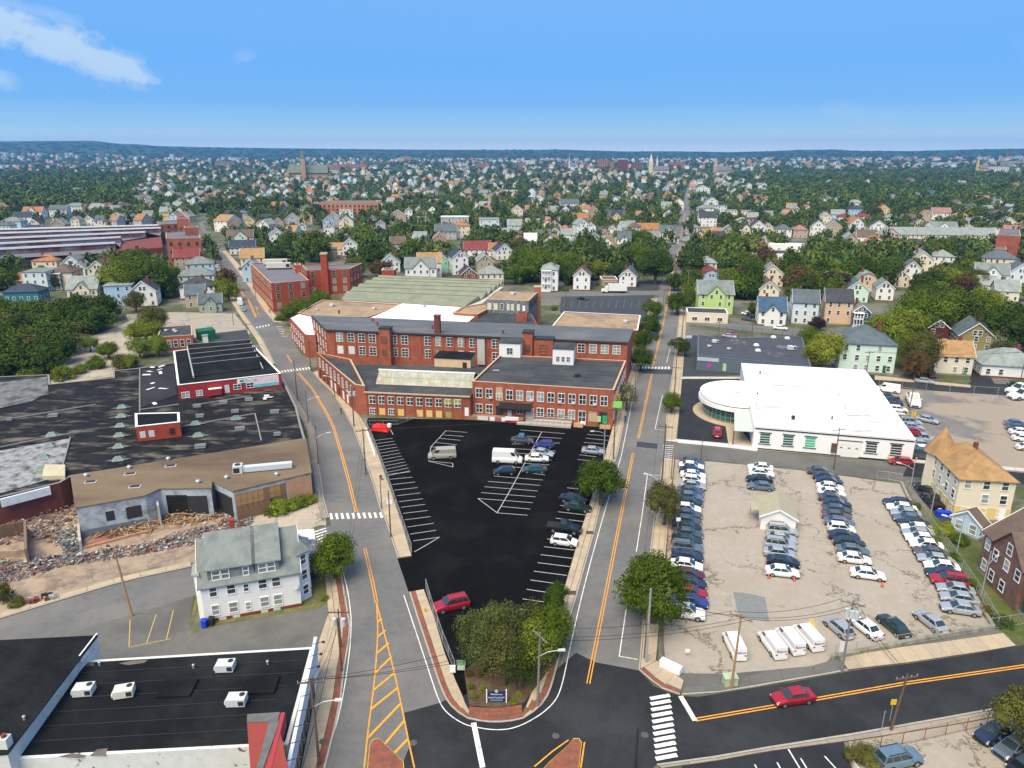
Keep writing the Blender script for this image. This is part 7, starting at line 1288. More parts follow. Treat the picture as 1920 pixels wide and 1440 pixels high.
carpp((850, 858), (808, 860), 'van', 'beige', 'beige van parked alone between white lines in the black car park', bl_); carpp((929, 866), (974, 868), 'highvan', 'white', 'large white high roofed van in the black car park', bl_); carpp((966, 888), (925, 890), H_, 'black', 'black wagon just in front of the large white van', bl_); carpp((1020, 885), (984, 885), S_, 'teal', 'dark teal sedan right of the black wagon', bl_)
carpp((963, 829), (996, 831), S_, 'grey', 'dark grey sedan beside the blue painted bay', bl_); carpp((1036, 839), (1003, 839), H_, 'blue', 'bright blue hatchback in the black car park', bl_); carpp((1000, 852), (1035, 857), S_, 'silver', 'silver blue sedan in front of the bright blue hatchback', bl_); carpp((989, 864), (1024, 865), S_, 'white', 'white sedan next to the large white van', bl_); carpp((1094, 849), (1131, 852), S_, 'silver', 'silver coupe near the brick wing corner, right side of black car park', bl_)
carpp((1055, 938), (1094, 945), S_, 'black', 'black sedan behind another under the big street tree', bl_); carpp((1061, 954), (1104, 959), S_, 'green', 'dark green sedan in front of the black one under the street tree', bl_); carpp((1029, 993), (1088, 1000), 'pickup', 'black', 'black pickup truck in the black car park', bl_); carpp((1036, 1018), (1080, 1024), H_, 'white', 'small white boxy car beside the black pickup', bl_); carpp((875, 1135), (818, 1147), U_, 'maroon' if 0 else 'red', 'dark red SUV at the front fence of the black car park', bl_)
carpp((1522, 1310), (1449, 1320), S_, 'red', 'red sedan driving on the dark road at lower right', 'moving cars', cat='car'); carpp((1669, 868), (1708, 873), H_, 'red', 'red hatchback in the side street beside the showroom', None) if 0 else carpp((1708, 873), (1668, 869), H_, 'red', 'red hatchback in the side street beside the showroom')
x, y = W(1344, 815); vehicle(x, y, R(75), U_, 'red', 'red SUV on the dark forecourt of the white showroom')
carpp((1650, 1438), (1714, 1424), 'suv', 'sky', 'pale blue people carrier in the yard at the bottom right'); carpp((1885, 1370), (1840, 1392), S_, 'navy', 'navy blue sedan under the tree at the bottom right'); carpp((1925, 1395), (1872, 1422), S_, 'steel', 'steel grey sedan in front of the navy one, bottom right'); carpp((1950, 1430), (1905, 1450), S_, 'black', 'black car cut off at the bottom right corner')
carpp((1752, 935), (1722, 915), S_, 'black', 'black sedan in the drive of the cream turret house'); carpp((1760, 958), (1735, 932), 'pickup', 'black', 'black pickup in the drive of the cream turret house')
row([(1664, 733, 'white', 'van', 165), (1667, 747, 'navy', S_), (1672, 756, 'grey', U_), (1683, 770, 'white', H_), (1692, 788, 'white', U_), (1706, 795, 'silver', U_), (1709, 803, 'silver', S_), (1712, 812, 'red', S_), (1730, 826, 'silver', 'pickup'), (1728, 836, 'silver', S_), (1731, 846, 'white', S_), (1733, 858, 'grey', 'van')], 'the row along the showroom side', 'cars beside the white showroom')
row([(1905, 797, 'steel', S_), (1908, 805, 'grey', S_), (1914, 813, 'white', S_), (1920, 825, 'white', S_), (1928, 842, 'white', S_)], 'the row at the right edge yard', 'cars at the right edge yard')
carpp((1722, 788), (1755, 795), S_, 'silver', 'silver sedan standing alone in the yard right of the showroom'); carpp((1955, 732), (1868, 742), 'pickup', 'white', 'rear white flatbed truck at the right edge', sc_=1.35); carpp((1965, 746), (1872, 750), 'pickup', 'white', 'front white flatbed truck at the right edge', sc_=1.35); carpp((1708, 748), (1715, 766), 'pickup', 'white', 'white dump truck with black bed beside the showroom yard pole', sc_=1.4)
carpp((1720, 717), (1745, 720), S_, 'silver', 'silver sedan on the street behind the chain link fence'); carpp((1745, 702), (1750, 710), S_, 'maroon', 'maroon sedan in the drive of the cream two storey house'); carpp((1890, 727), (1925, 730), U_, 'green', 'dark SUV on the street at the right edge')
carpp((1405, 593), (1418, 600), S_, 'maroon', 'maroon car in the small yard right of the lime house'); carpp((1395, 600), (1412, 602), S_, 'grey', 'dark grey car in the small yard right of the lime house'); carpp((1392, 590), (1412, 592), S_, 'white', 'white car in the small yard right of the lime house'); carpp((1358, 628), (1382, 631), S_, 'red', 'red sedan behind the slate grey store'); carpp((1355, 632), (1380, 635), S_, 'silver', 'silver sedan in front of the red one behind the slate store'); carpp((1452, 617), (1474, 619), S_, 'white', 'white sedan on the street before the white blue roofed house')
carpp((1083, 561), (1103, 563), S_, 'black', 'black sedan alone on the striped dark car park'); carpp((1112, 537), (1122, 534), H_, 'grey', 'small dark car on the drive beside the pale blue garage doors')
for i, (a, b, c_, ty) in enumerate((((459, 588), (453, 577), 'silver', S_), ((452, 576), (448, 566), 'white', 'highvan'), ((434, 552), (430, 544), 'navy', S_), ((428, 538), (424, 531), 'grey', S_), ((423, 529), (419, 522), 'white', S_), ((408, 505), (404, 498), 'white', S_), ((404, 498), (401, 492), 'grey', S_), ((397, 477), (394, 470), 'grey', S_), ((456, 504), (448, 508), 'black', S_))):
 carpp(a, b, ty, c_, f'{CN.get(c_, c_)} {TN[ty]} parked on the left street, {ORD[i]} from the camera', 'cars parked on the left street', detail=False)
for i, (px_, py_, c_) in enumerate(((1272, 452, 'white'), (1273, 448, 'red'), (1271, 457, 'white'), (1283, 442, 'grey'), (1292, 430, 'silver'), (1275, 476, 'navy'), (1284, 478, 'silver'), (1290, 412, 'white'), (1294, 395, 'red'), (1291, 385, 'grey'), (1294, 375, 'white'), (1290, 368, 'silver'), (1258, 513, 'white'), (1296, 400, 'black'))):
 x, y = W(px_, py_); vehicle(x, y, math.atan2(E2[1], E2[0]), S_, c_, f'{CN.get(c_, c_)} car far up the long right street, {ORD[i]} listed' if 0 else f'small {CN.get(c_, c_)} car {["before the pink roofed shop", "just behind the nearest white one", "nearest of the oncoming cars", "in the right lane by the shops", "at the kerb by the shops", "near the big street tree", "beside the brick school trees", "beyond the shops", "far up the street", "beyond the far red one", "near the top of the street", "at the top of the street", "beside the big dark tree", "on the right kerb far up"][i]} on the long right street', 'cars on the long right street', detail=False)
x, y = W(1150, 549); t = thing('box_truck', 'long white box truck parked before the white gabled barn', 'truck', (x, y, 0), R(178)); q = MB(); q.box(-5.6, 2.3, -1.25, 1.25, 1.0, 3.9); q.build('cargo_box', CP_['white'], t); q = MB(); loft(q, [(2.5, [(1.1, .6), (1.12, 2.9), (1.0, 3.0)]), (3.4, [(1.1, .6), (1.1, 2.8), (.95, 2.95)]), (4.0, [(1.1, .6), (1.08, 1.7), (.95, 1.8)]), (5.2, [(1.0, .6), (1.0, 1.5), (.9, 1.6)])]); q.build('cab', CP_['white'], t); q = MB(); q.face([(3.48, -.95, 2.75), (3.98, -.95, 1.85), (3.98, .95, 1.85), (3.48, .95, 2.75)][::-1]); q.build('windshield', cglass, t)
for sx in (-4.4, -3.4, 4.2):
 for s in (-1, 1): inst('wheel', CARM['suv'][2][0][1], t, (sx, s * 1.05, .45)).scale = (1.25,) * 3
q = MB(); q.box(-5.5, 5.0, -.5, .5, .5, .95); q.build('chassis', plastic, t)
rt_ = random.Random(4); x, y = W(713, 806); t = thing('covered_car', 'car under a crumpled bright red tarpaulin at the left corner of the black car park', 'covered car', (x, y, .03), R(-15)); q = MB(); N_ = 10
for i in range(N_ + 1):
 for j in range(N_ + 1):
  u, v = i / N_ * 2 - 1, j / N_ * 2 - 1; q.v.append((u * 2.2, v * 1.1, max(.05, 1.35 * (1 - abs(u) ** 3.5) * (1 - abs(v) ** 4) + rt_.uniform(-.12, .12))))
for i in range(N_):
 for j in range(N_): a = i * (N_ + 1) + j; q.f.append((a, a + N_ + 1, a + N_ + 2, a + 1)); q.m.append(0)
q.build('tarpaulin', mat('red_tarpaulin', (.62, .012, .01), var=.1, rough=.5), t); q = MB(); q.box(-2.3, -1.2, -.9, .2, 0, .7); q.build('dark_crate', plastic, t); q = MB(); q.box(1.5, 2.3, .3, 1.0, .6, 1.3); q.build('white_bundle', trim, t)
x, y = W(1258, 1256); t = thing('storage_box', 'long white storage box lying by the corner of the tan lot', 'box', (x, y, .12), R(-40)); q = MB(); q.box(-1.3, 1.3, -.45, .45, 0, .75); q.build('body', trim, t); q = MB(); q.slab([(-1.35, -.5, .76), (1.35, -.5, .76), (1.3, .1, .98), (-1.3, .1, .98)], .06); q.slab([(-1.3, .1, .98), (1.3, .1, .98), (1.35, .5, .76), (-1.35, .5, .76)], .06); q.build('lid', whiteroof2, t)
x, y = W(1368, 1283); t = thing('utility_cabinet', 'pale green utility cabinet behind the wooden pole at the lot corner', 'cabinet', (x, y, 0), R(5)); q = MB(); q.box(-.75, .75, -.5, .5, 0, 1.1); q.build('body', mat('pale_green_cabinet', (.42, .48, .34), var=.08), t); q = MB(); q.box(-.8, .8, -.55, .55, 1.1, 1.2); q.box(-.02, .02, -.52, -.5, .1, 1.0); q.build('lid', mat('pale_green_cabinet', (.4, .4, .3)), t)
def bins(px_, py_, n, lab, m, rz=0):
 for i in range(n):
  x, y = W(px_ + i * 7, py_ + i * .4); t = thing('wheeled_bin', lab + (f', {ORD[i]} from the left' if n > 1 else ''), 'bin', (x, y, 0), R(rz), lab); q = MB(); q.prism([(-.28, -.3), (.28, -.3), (.3, .36), (-.3, .36)], .08, 1.0); q.build('body', m, t); q = MB(); q.slab([(-.34, -.36, 1.02), (.34, -.36, 1.02), (.34, .42, 1.12), (-.34, .42, 1.12)], .06); q.build('lid', m, t); q = MB(); q.tube((-.3, .3, .12), (.3, .3, .12), .12, n=8); q.build('wheels', tyre, t)
bb_ = mat('blue_bin_plastic', (.01, .05, .55), var=.08); bins(1758, 969, 4, 'bright blue wheeled bin left of the cream turret house', bb_); bins(384, 1176, 1, 'bright blue wheeled bin at the left corner of the white house', bb_); bins(397, 1172, 1, 'dark wheeled bin beside the blue one at the white house', plastic)
for i, (px_, py_) in enumerate(((1441, 1084), (1489, 1089), (1654, 1100))): x, y = W(px_, py_); t = thing('traffic_cone', f'orange traffic cone {["at the rear of the white sedan before the hut", "near the nose of the white sedan before the hut", "in front of the last white sedan of the middle row"][i]}', 'cone', (x, y, .02)); q = MB(); q.box(-.2, .2, -.2, .2, 0, .04); q.build('base', plastic, t); q = MB(); q.tube((0, 0, .04), (0, 0, .75), .17, .03, 10); q.build('cone', mat('cone_orange', (.8, .12, .03)), t)
for i, (px_, py_) in enumerate(((1681, 778), (1701, 780), (1710, 781), (1713, 784), (1716, 779))): x, y = W(px_, py_); t = thing('bollard', 'yellow bollard %s in the yard beside the showroom' % ['at the left', 'second from the left', 'third from the left', 'in front of the truck', 'at the right'][i], 'bollard', (x, y, 0)); q = MB(); q.tube((0, 0, 0), (0, 0, 1.2), .12, n=10); q.build('post', mat('bollard_yellow', (.75, .5, .02)), t); q = MB(); q.tube((0, 0, 1.2), (0, 0, 1.28), .12, .04, 10); q.build('cap', MATS['bollard_yellow'], t)
x, y = W(770, 1148); t = thing('fire_hydrant', 'yellow fire hydrant on the pavement by the black car park', 'hydrant', (*W(796, 1148), .125)); q = MB(); q.tube((0, 0, 0), (0, 0, .6), .13, .11, 10); q.tube((0, 0, .6), (0, 0, .78), .13, .03, 10); q.build('body', mat('bollard_yellow', (.75, .5, .02)), t); q = MB(); q.tube((-.22, 0, .42), (.22, 0, .42), .06, n=8); q.build('outlets', MATS['bollard_yellow'], t)
# people (skin-modifier bodies turned into one mesh)
def person(px_, py_, lab, top, legs, pose='walk', rz=0):
 J = {'hip': (0, 0, .95), 'chest': (0, 0, 1.3), 'neck': (0, 0, 1.5), 'head': (0, -.02, 1.66), 'sl': (-.19, 0, 1.43), 'el': (-.27, .05, 1.15), 'hl': (-.25, -.12, .92), 'sr': (.19, 0, 1.43), 'er': (.27, -.05, 1.15), 'hr': (.25, -.2, .95), 'tl': (-.1, 0, .9), 'kl': (-.11, -.18, .5), 'fl': (-.11, -.1, .08), 'xl': (-.11, -.26, .04), 'tr': (.1, 0, .9), 'kr': (.11, .06, .5), 'fr': (.11, .28, .1), 'xr': (.11, .14, .04)}
 if pose == 'sit': J.update({'hip': (0, 0, .3), 'chest': (0, .0, .65), 'neck': (0, -.05, .85), 'head': (0, -.1, 1.0), 'sl': (-.19, 0, .78), 'el': (-.28, -.15, .55), 'hl': (-.15, -.4, .5), 'sr': (.19, 0, .78), 'er': (.28, -.15, .55), 'hr': (.15, -.4, .5), 'tl': (-.1, 0, .25), 'kl': (-.12, -.42, .45), 'fl': (-.12, -.5, .08), 'xl': (-.12, -.64, .04), 'tr': (.1, 0, .25), 'kr': (.12, -.42, .45), 'fr': (.12, -.5, .08), 'xr': (.12, -.64, .04)})
 rad = {'hip': .15, 'chest': .17, 'neck': .06, 'head': .11, 'sl': .07, 'el': .05, 'hl': .04, 'sr': .07, 'er': .05, 'hr': .04, 'tl': .1, 'kl': .065, 'fl': .05, 'xl': .045, 'tr': .1, 'kr': .065, 'fr': .05, 'xr': .045}
 ks = list(J); E = [('hip', 'chest'), ('chest', 'neck'), ('neck', 'head'), ('chest', 'sl'), ('sl', 'el'), ('el', 'hl'), ('chest', 'sr'), ('sr', 'er'), ('er', 'hr'), ('hip', 'tl'), ('tl', 'kl'), ('kl', 'fl'), ('fl', 'xl'), ('hip', 'tr'), ('tr', 'kr'), ('kr', 'fr'), ('fr', 'xr')]
 me = bpy.data.meshes.new('tmp'); me.from_pydata([J[k] for k in ks], [(ks.index(a), ks.index(b)) for a, b in E], []); o = bpy.data.objects.new('tmp', me); col.objects.link(o); md = o.modifiers.new('s', 'SKIN')
 for i, k in enumerate(ks): v = me.skin_vertices[0].data[i]; v.radius = (rad[k],) * 2; v.use_root = k == 'hip'
 s2 = o.modifiers.new('u', 'SUBSURF'); s2.levels = 1; dg = bpy.context.evaluated_depsgraph_get(); m2 = bpy.data.meshes.new_from_object(o.evaluated_get(dg)); bpy.data.objects.remove(o)
 hz_ = J['hip'][2] + (.02 if pose != 'sit' else .0); m2.materials.clear(); [m2.materials.append(k) for k in (top, legs, mat('skin', (.42, .24, .16), var=.05), mat('hair', (.03, .02, .015)))]
 for p in m2.polygons:
  c = p.center; p.material_index = 1 if c.z < hz_ - (0.02 if pose != 'sit' else -.05) and abs(c.x) < .2 else 0
  if c.z > J['neck'][2]: p.material_index = 3 if (c.z > J['head'][2] + .03 or c.y > .03) else 2
  if p.material_index == 0 and (c - Vector(J['hl'])).length < .13 or (c - Vector(J['hr'])).length < .13: p.material_index = 2
  p.use_smooth = True
 m2.name = 'person'; x, y = W(px_, py_); o = inst('person', m2, None, (x, y, .13), R(rz)); o['label'] = lab; o['category'] = 'person'; return o
tee, jean = mat('dark_cloth', (.03, .03, .045)), mat('blue_cloth', (.04, .06, .14)); person(640, 777, 'person in dark clothes walking in the left street', mat('wine_cloth', (.2, .05, .08)), jean, rz=20).location.z = .02
person(1664, 868, 'person in yellow safety vest beside the red hatchback', mat('hi_vis', (.7, .8, .1)), mat('hi_vis_dull', (.35, .4, .08)), rz=60); person(714, 900, 'person in black sitting on the pavement by the car park fence', tee, jean, 'sit', 40); person(1172, 793, 'person in blue on the pavement at the brick mill corner', mat('royal_cloth', (.03, .05, .4)), tee, rz=-20)
for i, (px_, py_) in enumerate(((60, 1130), (78, 1124), (97, 1123))): x, y = W(px_, py_); t = thing('rubbish_pile', f'small heap of dumped rubbish on the kerb, {["left","middle","right"][i]} one', 'rubbish', (x, y, .1), i); q = MB(); rr2 = random.Random(i); [q.obox((rr2.uniform(-.7, .7), rr2.uniform(-.4, .4)), rr2.uniform(.3, .8), rr2.uniform(.2, .5), 0, rr2.uniform(.2, .6), rr2.uniform(0, 3), k % 3) for k in range(9)]; q.build('bags', [plastic, brick2, steel], t)
# trees
def blobs(rnd, n, R_, H, z0, shape):
 out = []
 for i in range(n):
  a = rnd.uniform(0, 6.283); t = rnd.random() ** .6; z = rnd.random()
  if shape == 'round': rr = math.sqrt(max(0, 1 - (2 * z - .85) ** 2)) ; rr = rr * (.55 + .45 * t)
  elif shape == 'tall': rr = (1 - z) ** .55 * (.5 + .5 * t) * .95
  else: rr = math.sqrt(max(0, 1 - (z * .95) ** 2)) * (.45 + .55 * t)
  s = R_ * rnd.uniform(.2, .46) * (1.0 if z < .75 else .85); out.append((rr * (R_ - s * .7) * math.cos(a), rr * (R_ - s * .7) * math.sin(a), z0 + s * .6 + z * (H - z0 - s * 1.5), s))
 out.append((0, 0, z0 + (H - z0) * .5, R_ * .5)); return out
def crown_arrays(seed, R_, H, z0, nb, nl, ls, shape='round', core=True):
 """leaf-sized quads spread over many clumps, and a broken inner mass"""
 rnd = random.Random(seed); bl = blobs(rnd, nb, R_, H, z0, shape); rs = np.random.RandomState(seed); V = []; F = []; k = 0
 if core:
  for (x, y, z, s) in bl:
   n1, n2 = 6, 4; r_ = s * .6
   for i in range(1, n2):
    ph = math.pi * i / n2
    for j in range(n1): th = 2 * math.pi * (j + .5 * i) / n1; q = r_ * rnd.uniform(.8, 1.15); V.append((x + q * math.sin(ph) * math.cos(th), y + q * math.sin(ph) * math.sin(th), z + q * math.cos(ph) * .85))
   V.append((x, y, z + r_ * .85)); V.append((x, y, z - r_ * .85)); T, B_ = k + (n2 - 1) * n1, k + (n2 - 1) * n1 + 1
   for j in range(n1):
    j2 = (j + 1) % n1; F.append((T, k + j, k + j2)); F.append((k + (n2 - 2) * n1 + j, B_, k + (n2 - 2) * n1 + j2))
    for i in range(n2 - 2): F.append((k + i * n1 + j, k + (i + 1) * n1 + j, k + (i + 1) * n1 + j2)); F.append((k + i * n1 + j, k + (i + 1) * n1 + j2, k + i * n1 + j2))
   k = len(V)
 B = np.array(bl); w = B[:, 3] ** 2; pick = rs.choice(len(B), nl, p=w / w.sum()); d = rs.normal(size=(nl, 3)); d /= np.linalg.norm(d, axis=1)[:, None]; d[:, 2] = np.abs(d[:, 2]) * np.where(rs.rand(nl) < .75, 1, -1)
 c = B[pick, :3] + d * B[pick, 3:4] * (.6 + .62 * rs.rand(nl, 1) ** .7); nrm = d + rs.normal(size=(nl, 3)) * .55; nrm /= np.linalg.norm(nrm, axis=1)[:, None]
 u = np.cross(nrm, rs.normal(size=(nl, 3))); u /= np.linalg.norm(u, axis=1)[:, None]; v = np.cross(nrm, u); s = ls * rs.uniform(.6, 1.35, (nl, 1))
 P = np.stack([c - u * s * .5, c - v * s * .32 , c + u * s * .5, c + v * s * .32], 1).reshape(-1, 3); k = len(V); V += P.tolist(); F += [(k + 4 * i, k + 4 * i + 1, k + 4 * i + 2, k + 4 * i + 3) for i in range(nl)]
 return V, F, bl
def trunk_mb(seed, R_, H, z0, bl, q=None, n=7):
 rnd = random.Random(seed + 99); q = q or MB(); r = .03 * H + .05; top = (rnd.uniform(-.2, .2), rnd.uniform(-.2, .2), z0 + (H - z0) * .35); q.tube((0, 0, -.1), top, r, r * .55, n)
 for (x, y, z, s) in sorted(bl, key=lambda b: -b[3])[:8]:
  h = rnd.uniform(.5, 1.0); a = (top[0] * h, top[1] * h, top[2] * h); q.tube(a, (x * .8, y * .8, z), r * .32, r * .1, 5)
 return q
PROT = {}
def proto(key, seed, R_, H, z0, nb, nl, ls, shape='round', joined=False, core=True):
 V, F, bl = crown_arrays(seed, R_, H, z0, nb, nl, ls, shape, core); me = bpy.data.meshes.new('crown')
 if joined:
  q = trunk_mb(seed, R_, H, z0, bl[:4], n=5); nf = len(F); k = len(V); V += q.v; F += [tuple(i + k for i in f) for f in q.f]; me.from_pydata(V, [], F); me.materials.append(LV['mid']); me.materials.append(bark); me.polygons.foreach_set('material_index', [0] * nf + [1] * (len(F) - nf)); me.update(); PROT[key] = (me, None)
 else: me.from_pydata(V, [], F); me.materials.append(LV['mid']); me.update(); PROT[key] = (me, trunk_mb(seed, R_, H, z0, bl).mesh('trunk', [bark]))
for i in range(4): proto(('near', i), 10 + i, 1, 1.5, .3, 24, 8500, .062, 'round')
for i in range(3): proto(('airy', i), 30 + i, 1, 2.1, .3, 20, 3600, .07, 'round', core=False)
for i in range(5): proto(('mid', i), 50 + i, 1, 1.5, .2, 24, 2600, .105, 'round')
for i in range(2): proto(('tall', i), 60 + i, 1, 2.6, .2, 22, 2000, .12, 'tall')
for i in range(2): proto(('bush', i), 65 + i, 1, 1.0, .0, 20, 3000, .08, 'dome')
for i in range(6): proto(('far', i), 70 + i, 1, 1.5, .2, 14, 420, .22, 'round', True)
TW = {'dark': 'dark green', 'mid': 'mid green', 'light': 'light green', 'yellow': 'yellow green', 'olive': 'olive green', 'rust': 'rusty brown', 'purple': 'dark purple', 'grey': 'grey green', 'bright': 'bright green'}
NT = [0]
def tree(x, y, R_, H, tone, lab, kind='mid', group=None, name='tree', cat='tree', z=0):
 keys = [k for k in PROT if k[0] == kind]; key = keys[NT[0] % len(keys)]; NT[0] += 1; me, tr = PROT[key]; h0 = {'near': 1.5, 'airy': 2.1, 'mid': 1.5, 'tall': 2.6, 'bush': 1.0, 'far': 1.5}[kind]; rz = random.uniform(0, 6.28)
 if tr is None:
  o = inst(name, me, None, (x, y, z), rz); slotmat(o, LV[tone])
 else:
  o = thing(name, '', '', (x, y, z), rz); c = inst('crown', me, o); slotmat(c, LV[tone]); inst('trunk' if kind != 'bush' else 'stem', tr, o)
 o.scale = (R_, R_ * random.uniform(.92, 1.08), H / h0); o['label'] = lab; o['category'] = cat
 if group: o['group'] = group
 return o
random.seed(77)
def tpx(px_, py_, R_, H, tone, lab, kind='near', **k): x, y = W(px_, py_); return tree(x, y, R_, H, tone, lab, kind, **k)
tpx(1128, 948, 5.3, 8.2, 'dark', 'broad dense street tree over the right edge of the black car park'); tpx(1224, 1168, 5.4, 9.2, 'mid', 'large street tree before the silver mast at the right street'); tpx(1243, 985, 3.3, 8.2, 'olive', 'slender olive street tree at the left edge of the tan lot')
gi = 'trees on the corner island'
for i, (px_, py_, R_, H, tn, kd, w_) in enumerate(((905, 1262, 3.1, 7.6, 'grey', 'airy', 'leftmost and greyest'), (945, 1285, 3.4, 8.4, 'olive', 'airy', 'nearest the blue sign'), (950, 1235, 3.2, 8.6, 'grey', 'airy', 'behind the front one'), (1000, 1262, 3.2, 7.8, 'light', 'airy', 'brighter, right of the sign'), (1033, 1225, 3.2, 7.2, 'mid', 'near', 'dense one at the right edge'), (885, 1222, 2.4, 6.4, 'grey', 'airy', 'small one by the fence'), (1000, 1215, 2.8, 7.5, 'olive', 'airy', 'at the back right'), (975, 1292, 2.6, 6.8, 'dark', 'airy', 'low one beside the sign'), (925, 1215, 2.6, 7.2, 'grey', 'airy', 'at the back left'))): tpx(px_, py_, R_ * .92, H * .92, tn, f'{TW[tn]} island tree, {w_}', kd, group=gi)
tpx(1042, 1150, 2.0, 4.8, 'dark', 'small dark tree at the right edge of the black car park'); tpx(628, 1085, 3.8, 6.8, 'mid', 'street tree right of the big white clapboard house'); tpx(1174, 770, 2.7, 7.2, 'grey', 'thin pale tree on the pavement beside the brick wing', 'airy')
for i, (px_, py_, R_, H) in enumerate(((1202, 696, 3.4, 6.8), (1208, 664, 4.0, 7.4), (1217, 632, 4.3, 7.6), (1224, 598, 4.3, 7.5))): tpx(px_, py_, R_, H, 'dark' if i < 3 else 'mid', f'dark street tree on the left kerb of the right street, {ORD[i]} from the camera', 'near', group='street trees by the mill')
tpx(1259, 775, 2.4, 5.2, 'mid', 'small street tree beside the showroom forecourt'); tpx(1271, 668, 3.6, 5.8, 'dark', 'low street tree left of the slate grey store'); tpx(1272, 590, 4.8, 8.5, 'dark', 'dark tree left of the lime green house'); tpx(1290, 580, 4.2, 8, 'mid', 'mid green tree touching the lime green house'); tpx(1228, 532, 9.5, 16, 'dark', 'big dark tree at the left kerb of the long right street'); tpx(1264, 545, 4, 8, 'dark', 'narrow dark tree on the kerb beyond the big one', 'mid'); tpx(1300, 545, 4.2, 10, 'grey', 'blue grey conifer behind the lime green house', 'tall')
tpx(1541, 694, 6.2, 11.5, 'yellow', 'broad yellow green tree right of the slate grey store'); tpx(1520, 655, 4.5, 7, 'mid', 'mid green tree behind the yellow green one'); tpx(1407, 598, 2.4, 6.5, 'dark', 'small dark conifer before the blue roofed white house', 'tall'); tpx(1530, 620, 3.2, 5, 'purple', 'small purple leaved tree before the ice blue house', 'mid')
for i, (px_, py_, R_, H, tn, w_) in enumerate(((1672, 655, 9, 14, 'light', 'leftmost'), (1722, 635, 10, 16, 'mid', 'second from the left'), (1775, 625, 10.5, 16, 'mid', 'in the middle'), (1826, 615, 9, 14, 'light', 'second from the right'), (1740, 600, 9, 15, 'dark', 'at the back'), (1722, 705, 5.6, 13, 'olive', 'nearest, with bare trunks'), (1695, 690, 5.2, 11, 'light', 'low one before the leftmost'), (1712, 712, 3.8, 8, 'rust', 'rusty low one by the driveway'))): tpx(px_, py_, R_, H, tn, f'{TW[tn]} maple of the big grove, {w_}', 'near', group='big maple grove')
tpx(1905, 665, 10, 16, 'dark', 'huge dark tree at the right edge behind the white bungalow'); tpx(1880, 690, 5, 8, 'olive', 'olive tree between the olive house and the white bungalow', 'mid'); tpx(1800, 560, 7, 9, 'dark', 'dark spreading tree behind the maple grove'); tpx(1832, 545, 6, 9, 'olive', 'olive tree behind the maple grove, right part'); tpx(1912, 1402, 3.4, 7, 'olive', 'yellow olive tree at the bottom right corner')
tpx(562, 612, 6.4, 10, 'mid', 'round tree before the red brick factory front'); tpx(600, 590, 5.4, 9.5, 'mid', 'second round tree between factory and its chimney'); tpx(586, 600, 4, 7, 'dark', 'low tree between the two round factory trees', 'mid')
for i, (px_, py_, R_, H, tn) in enumerate(((232, 560, 10, 16, 'light'), (272, 562, 11, 18, 'mid'), (306, 556, 8, 14, 'dark'), (255, 540, 9, 17, 'mid'))): tpx(px_, py_, R_, H, tn, f'{TW[tn]} tree of the big cluster right of the blue box house, {["left","centre","right","back"][i]}', 'near', group='big cluster by the blue house')
for i, (px_, py_, R_, H, tn) in enumerate(((275, 648, 5.6, 9, 'light'), (290, 622, 5.2, 9, 'olive'), (262, 670, 4.2, 6, 'bright'), (298, 668, 4.2, 6.5, 'bright'), (245, 690, 3, 4, 'light'), (205, 672, 3.4, 5, 'mid'), (228, 690, 3.2, 4, 'olive'), (180, 690, 3.2, 3.6, 'mid'), (120, 712, 3.4, 4, 'light'), (60, 718, 3.6, 4.5, 'mid'), (150, 700, 2.4, 2.6, 'light'), (255, 585, 4, 8, 'olive'), (170, 660, 3, 5.5, 'bright'))): tpx(px_, py_, R_, H, tn, f'{TW[tn]} scrub {["tall by the bleached yard","behind the tall scrub","low bush near the yard corner","bush beside the brick shop","at the dark roof edge","isle in the cracked yard","small by the roof corner","low patch in the cracked yard","at the wood edge near the roof","behind the flaking roof","tiny in the cracked yard","before the parked cars","pale at the wood edge"][i]}', 'bush' if H < 5 else 'near', cat='bush' if H < 5 else 'tree', name='bush' if H < 5 else 'tree')
for i, (px_, py_, R_, H, tn) in enumerate(((1012, 528, 11, 16, 'mid'), (1068, 522, 8, 13, 'light'), (975, 512, 8, 13, 'mid'), (1132, 512, 9, 15, 'dark'), (1190, 505, 9, 14, 'mid'), (1160, 525, 6, 9, 'dark'), (700, 500, 8, 13, 'dark'), (715, 520, 6, 9, 'rust'), (775, 490, 8, 12, 'mid'), (670, 520, 6, 10, 'mid'), (545, 480, 9, 15, 'mid'), (590, 490, 10, 17, 'mid'), (535, 492, 8, 12, 'dark'), (800, 500, 5, 9, 'dark'), (975, 480, 7, 11, 'olive'), (1040, 490, 9, 13, 'mid'), (1100, 480, 9, 13, 'dark'), (1200, 470, 9, 14, 'mid'), (760, 455, 9, 13, 'dark'), (690, 470, 9, 13, 'mid'), (440, 395, 12, 14, 'dark'), (500, 395, 13, 15, 'mid'), (550, 393, 12, 14, 'dark'), (1390, 520, 8, 13, 'mid'), (1410, 545, 6, 12, 'dark'), (1480, 530, 9, 14, 'dark'), (1530, 540, 8, 13, 'dark'), (1380, 480, 9, 14, 'mid'), (1430, 505, 7, 12, 'rust'), (1340, 480, 7, 12, 'mid'), (1560, 500, 9, 14, 'mid'), (1760, 490, 9, 13, 'mid'), (1800, 485, 10, 14, 'mid'), (1650, 500, 8, 13, 'dark'), (1300, 520, 7, 12, 'dark'))):
 tpx(px_, py_, R_, H, tn, uniq(f'big {TW[tn]} tree', place_words(px_, py_)), 'mid' if i > 5 else 'near')
k = 0
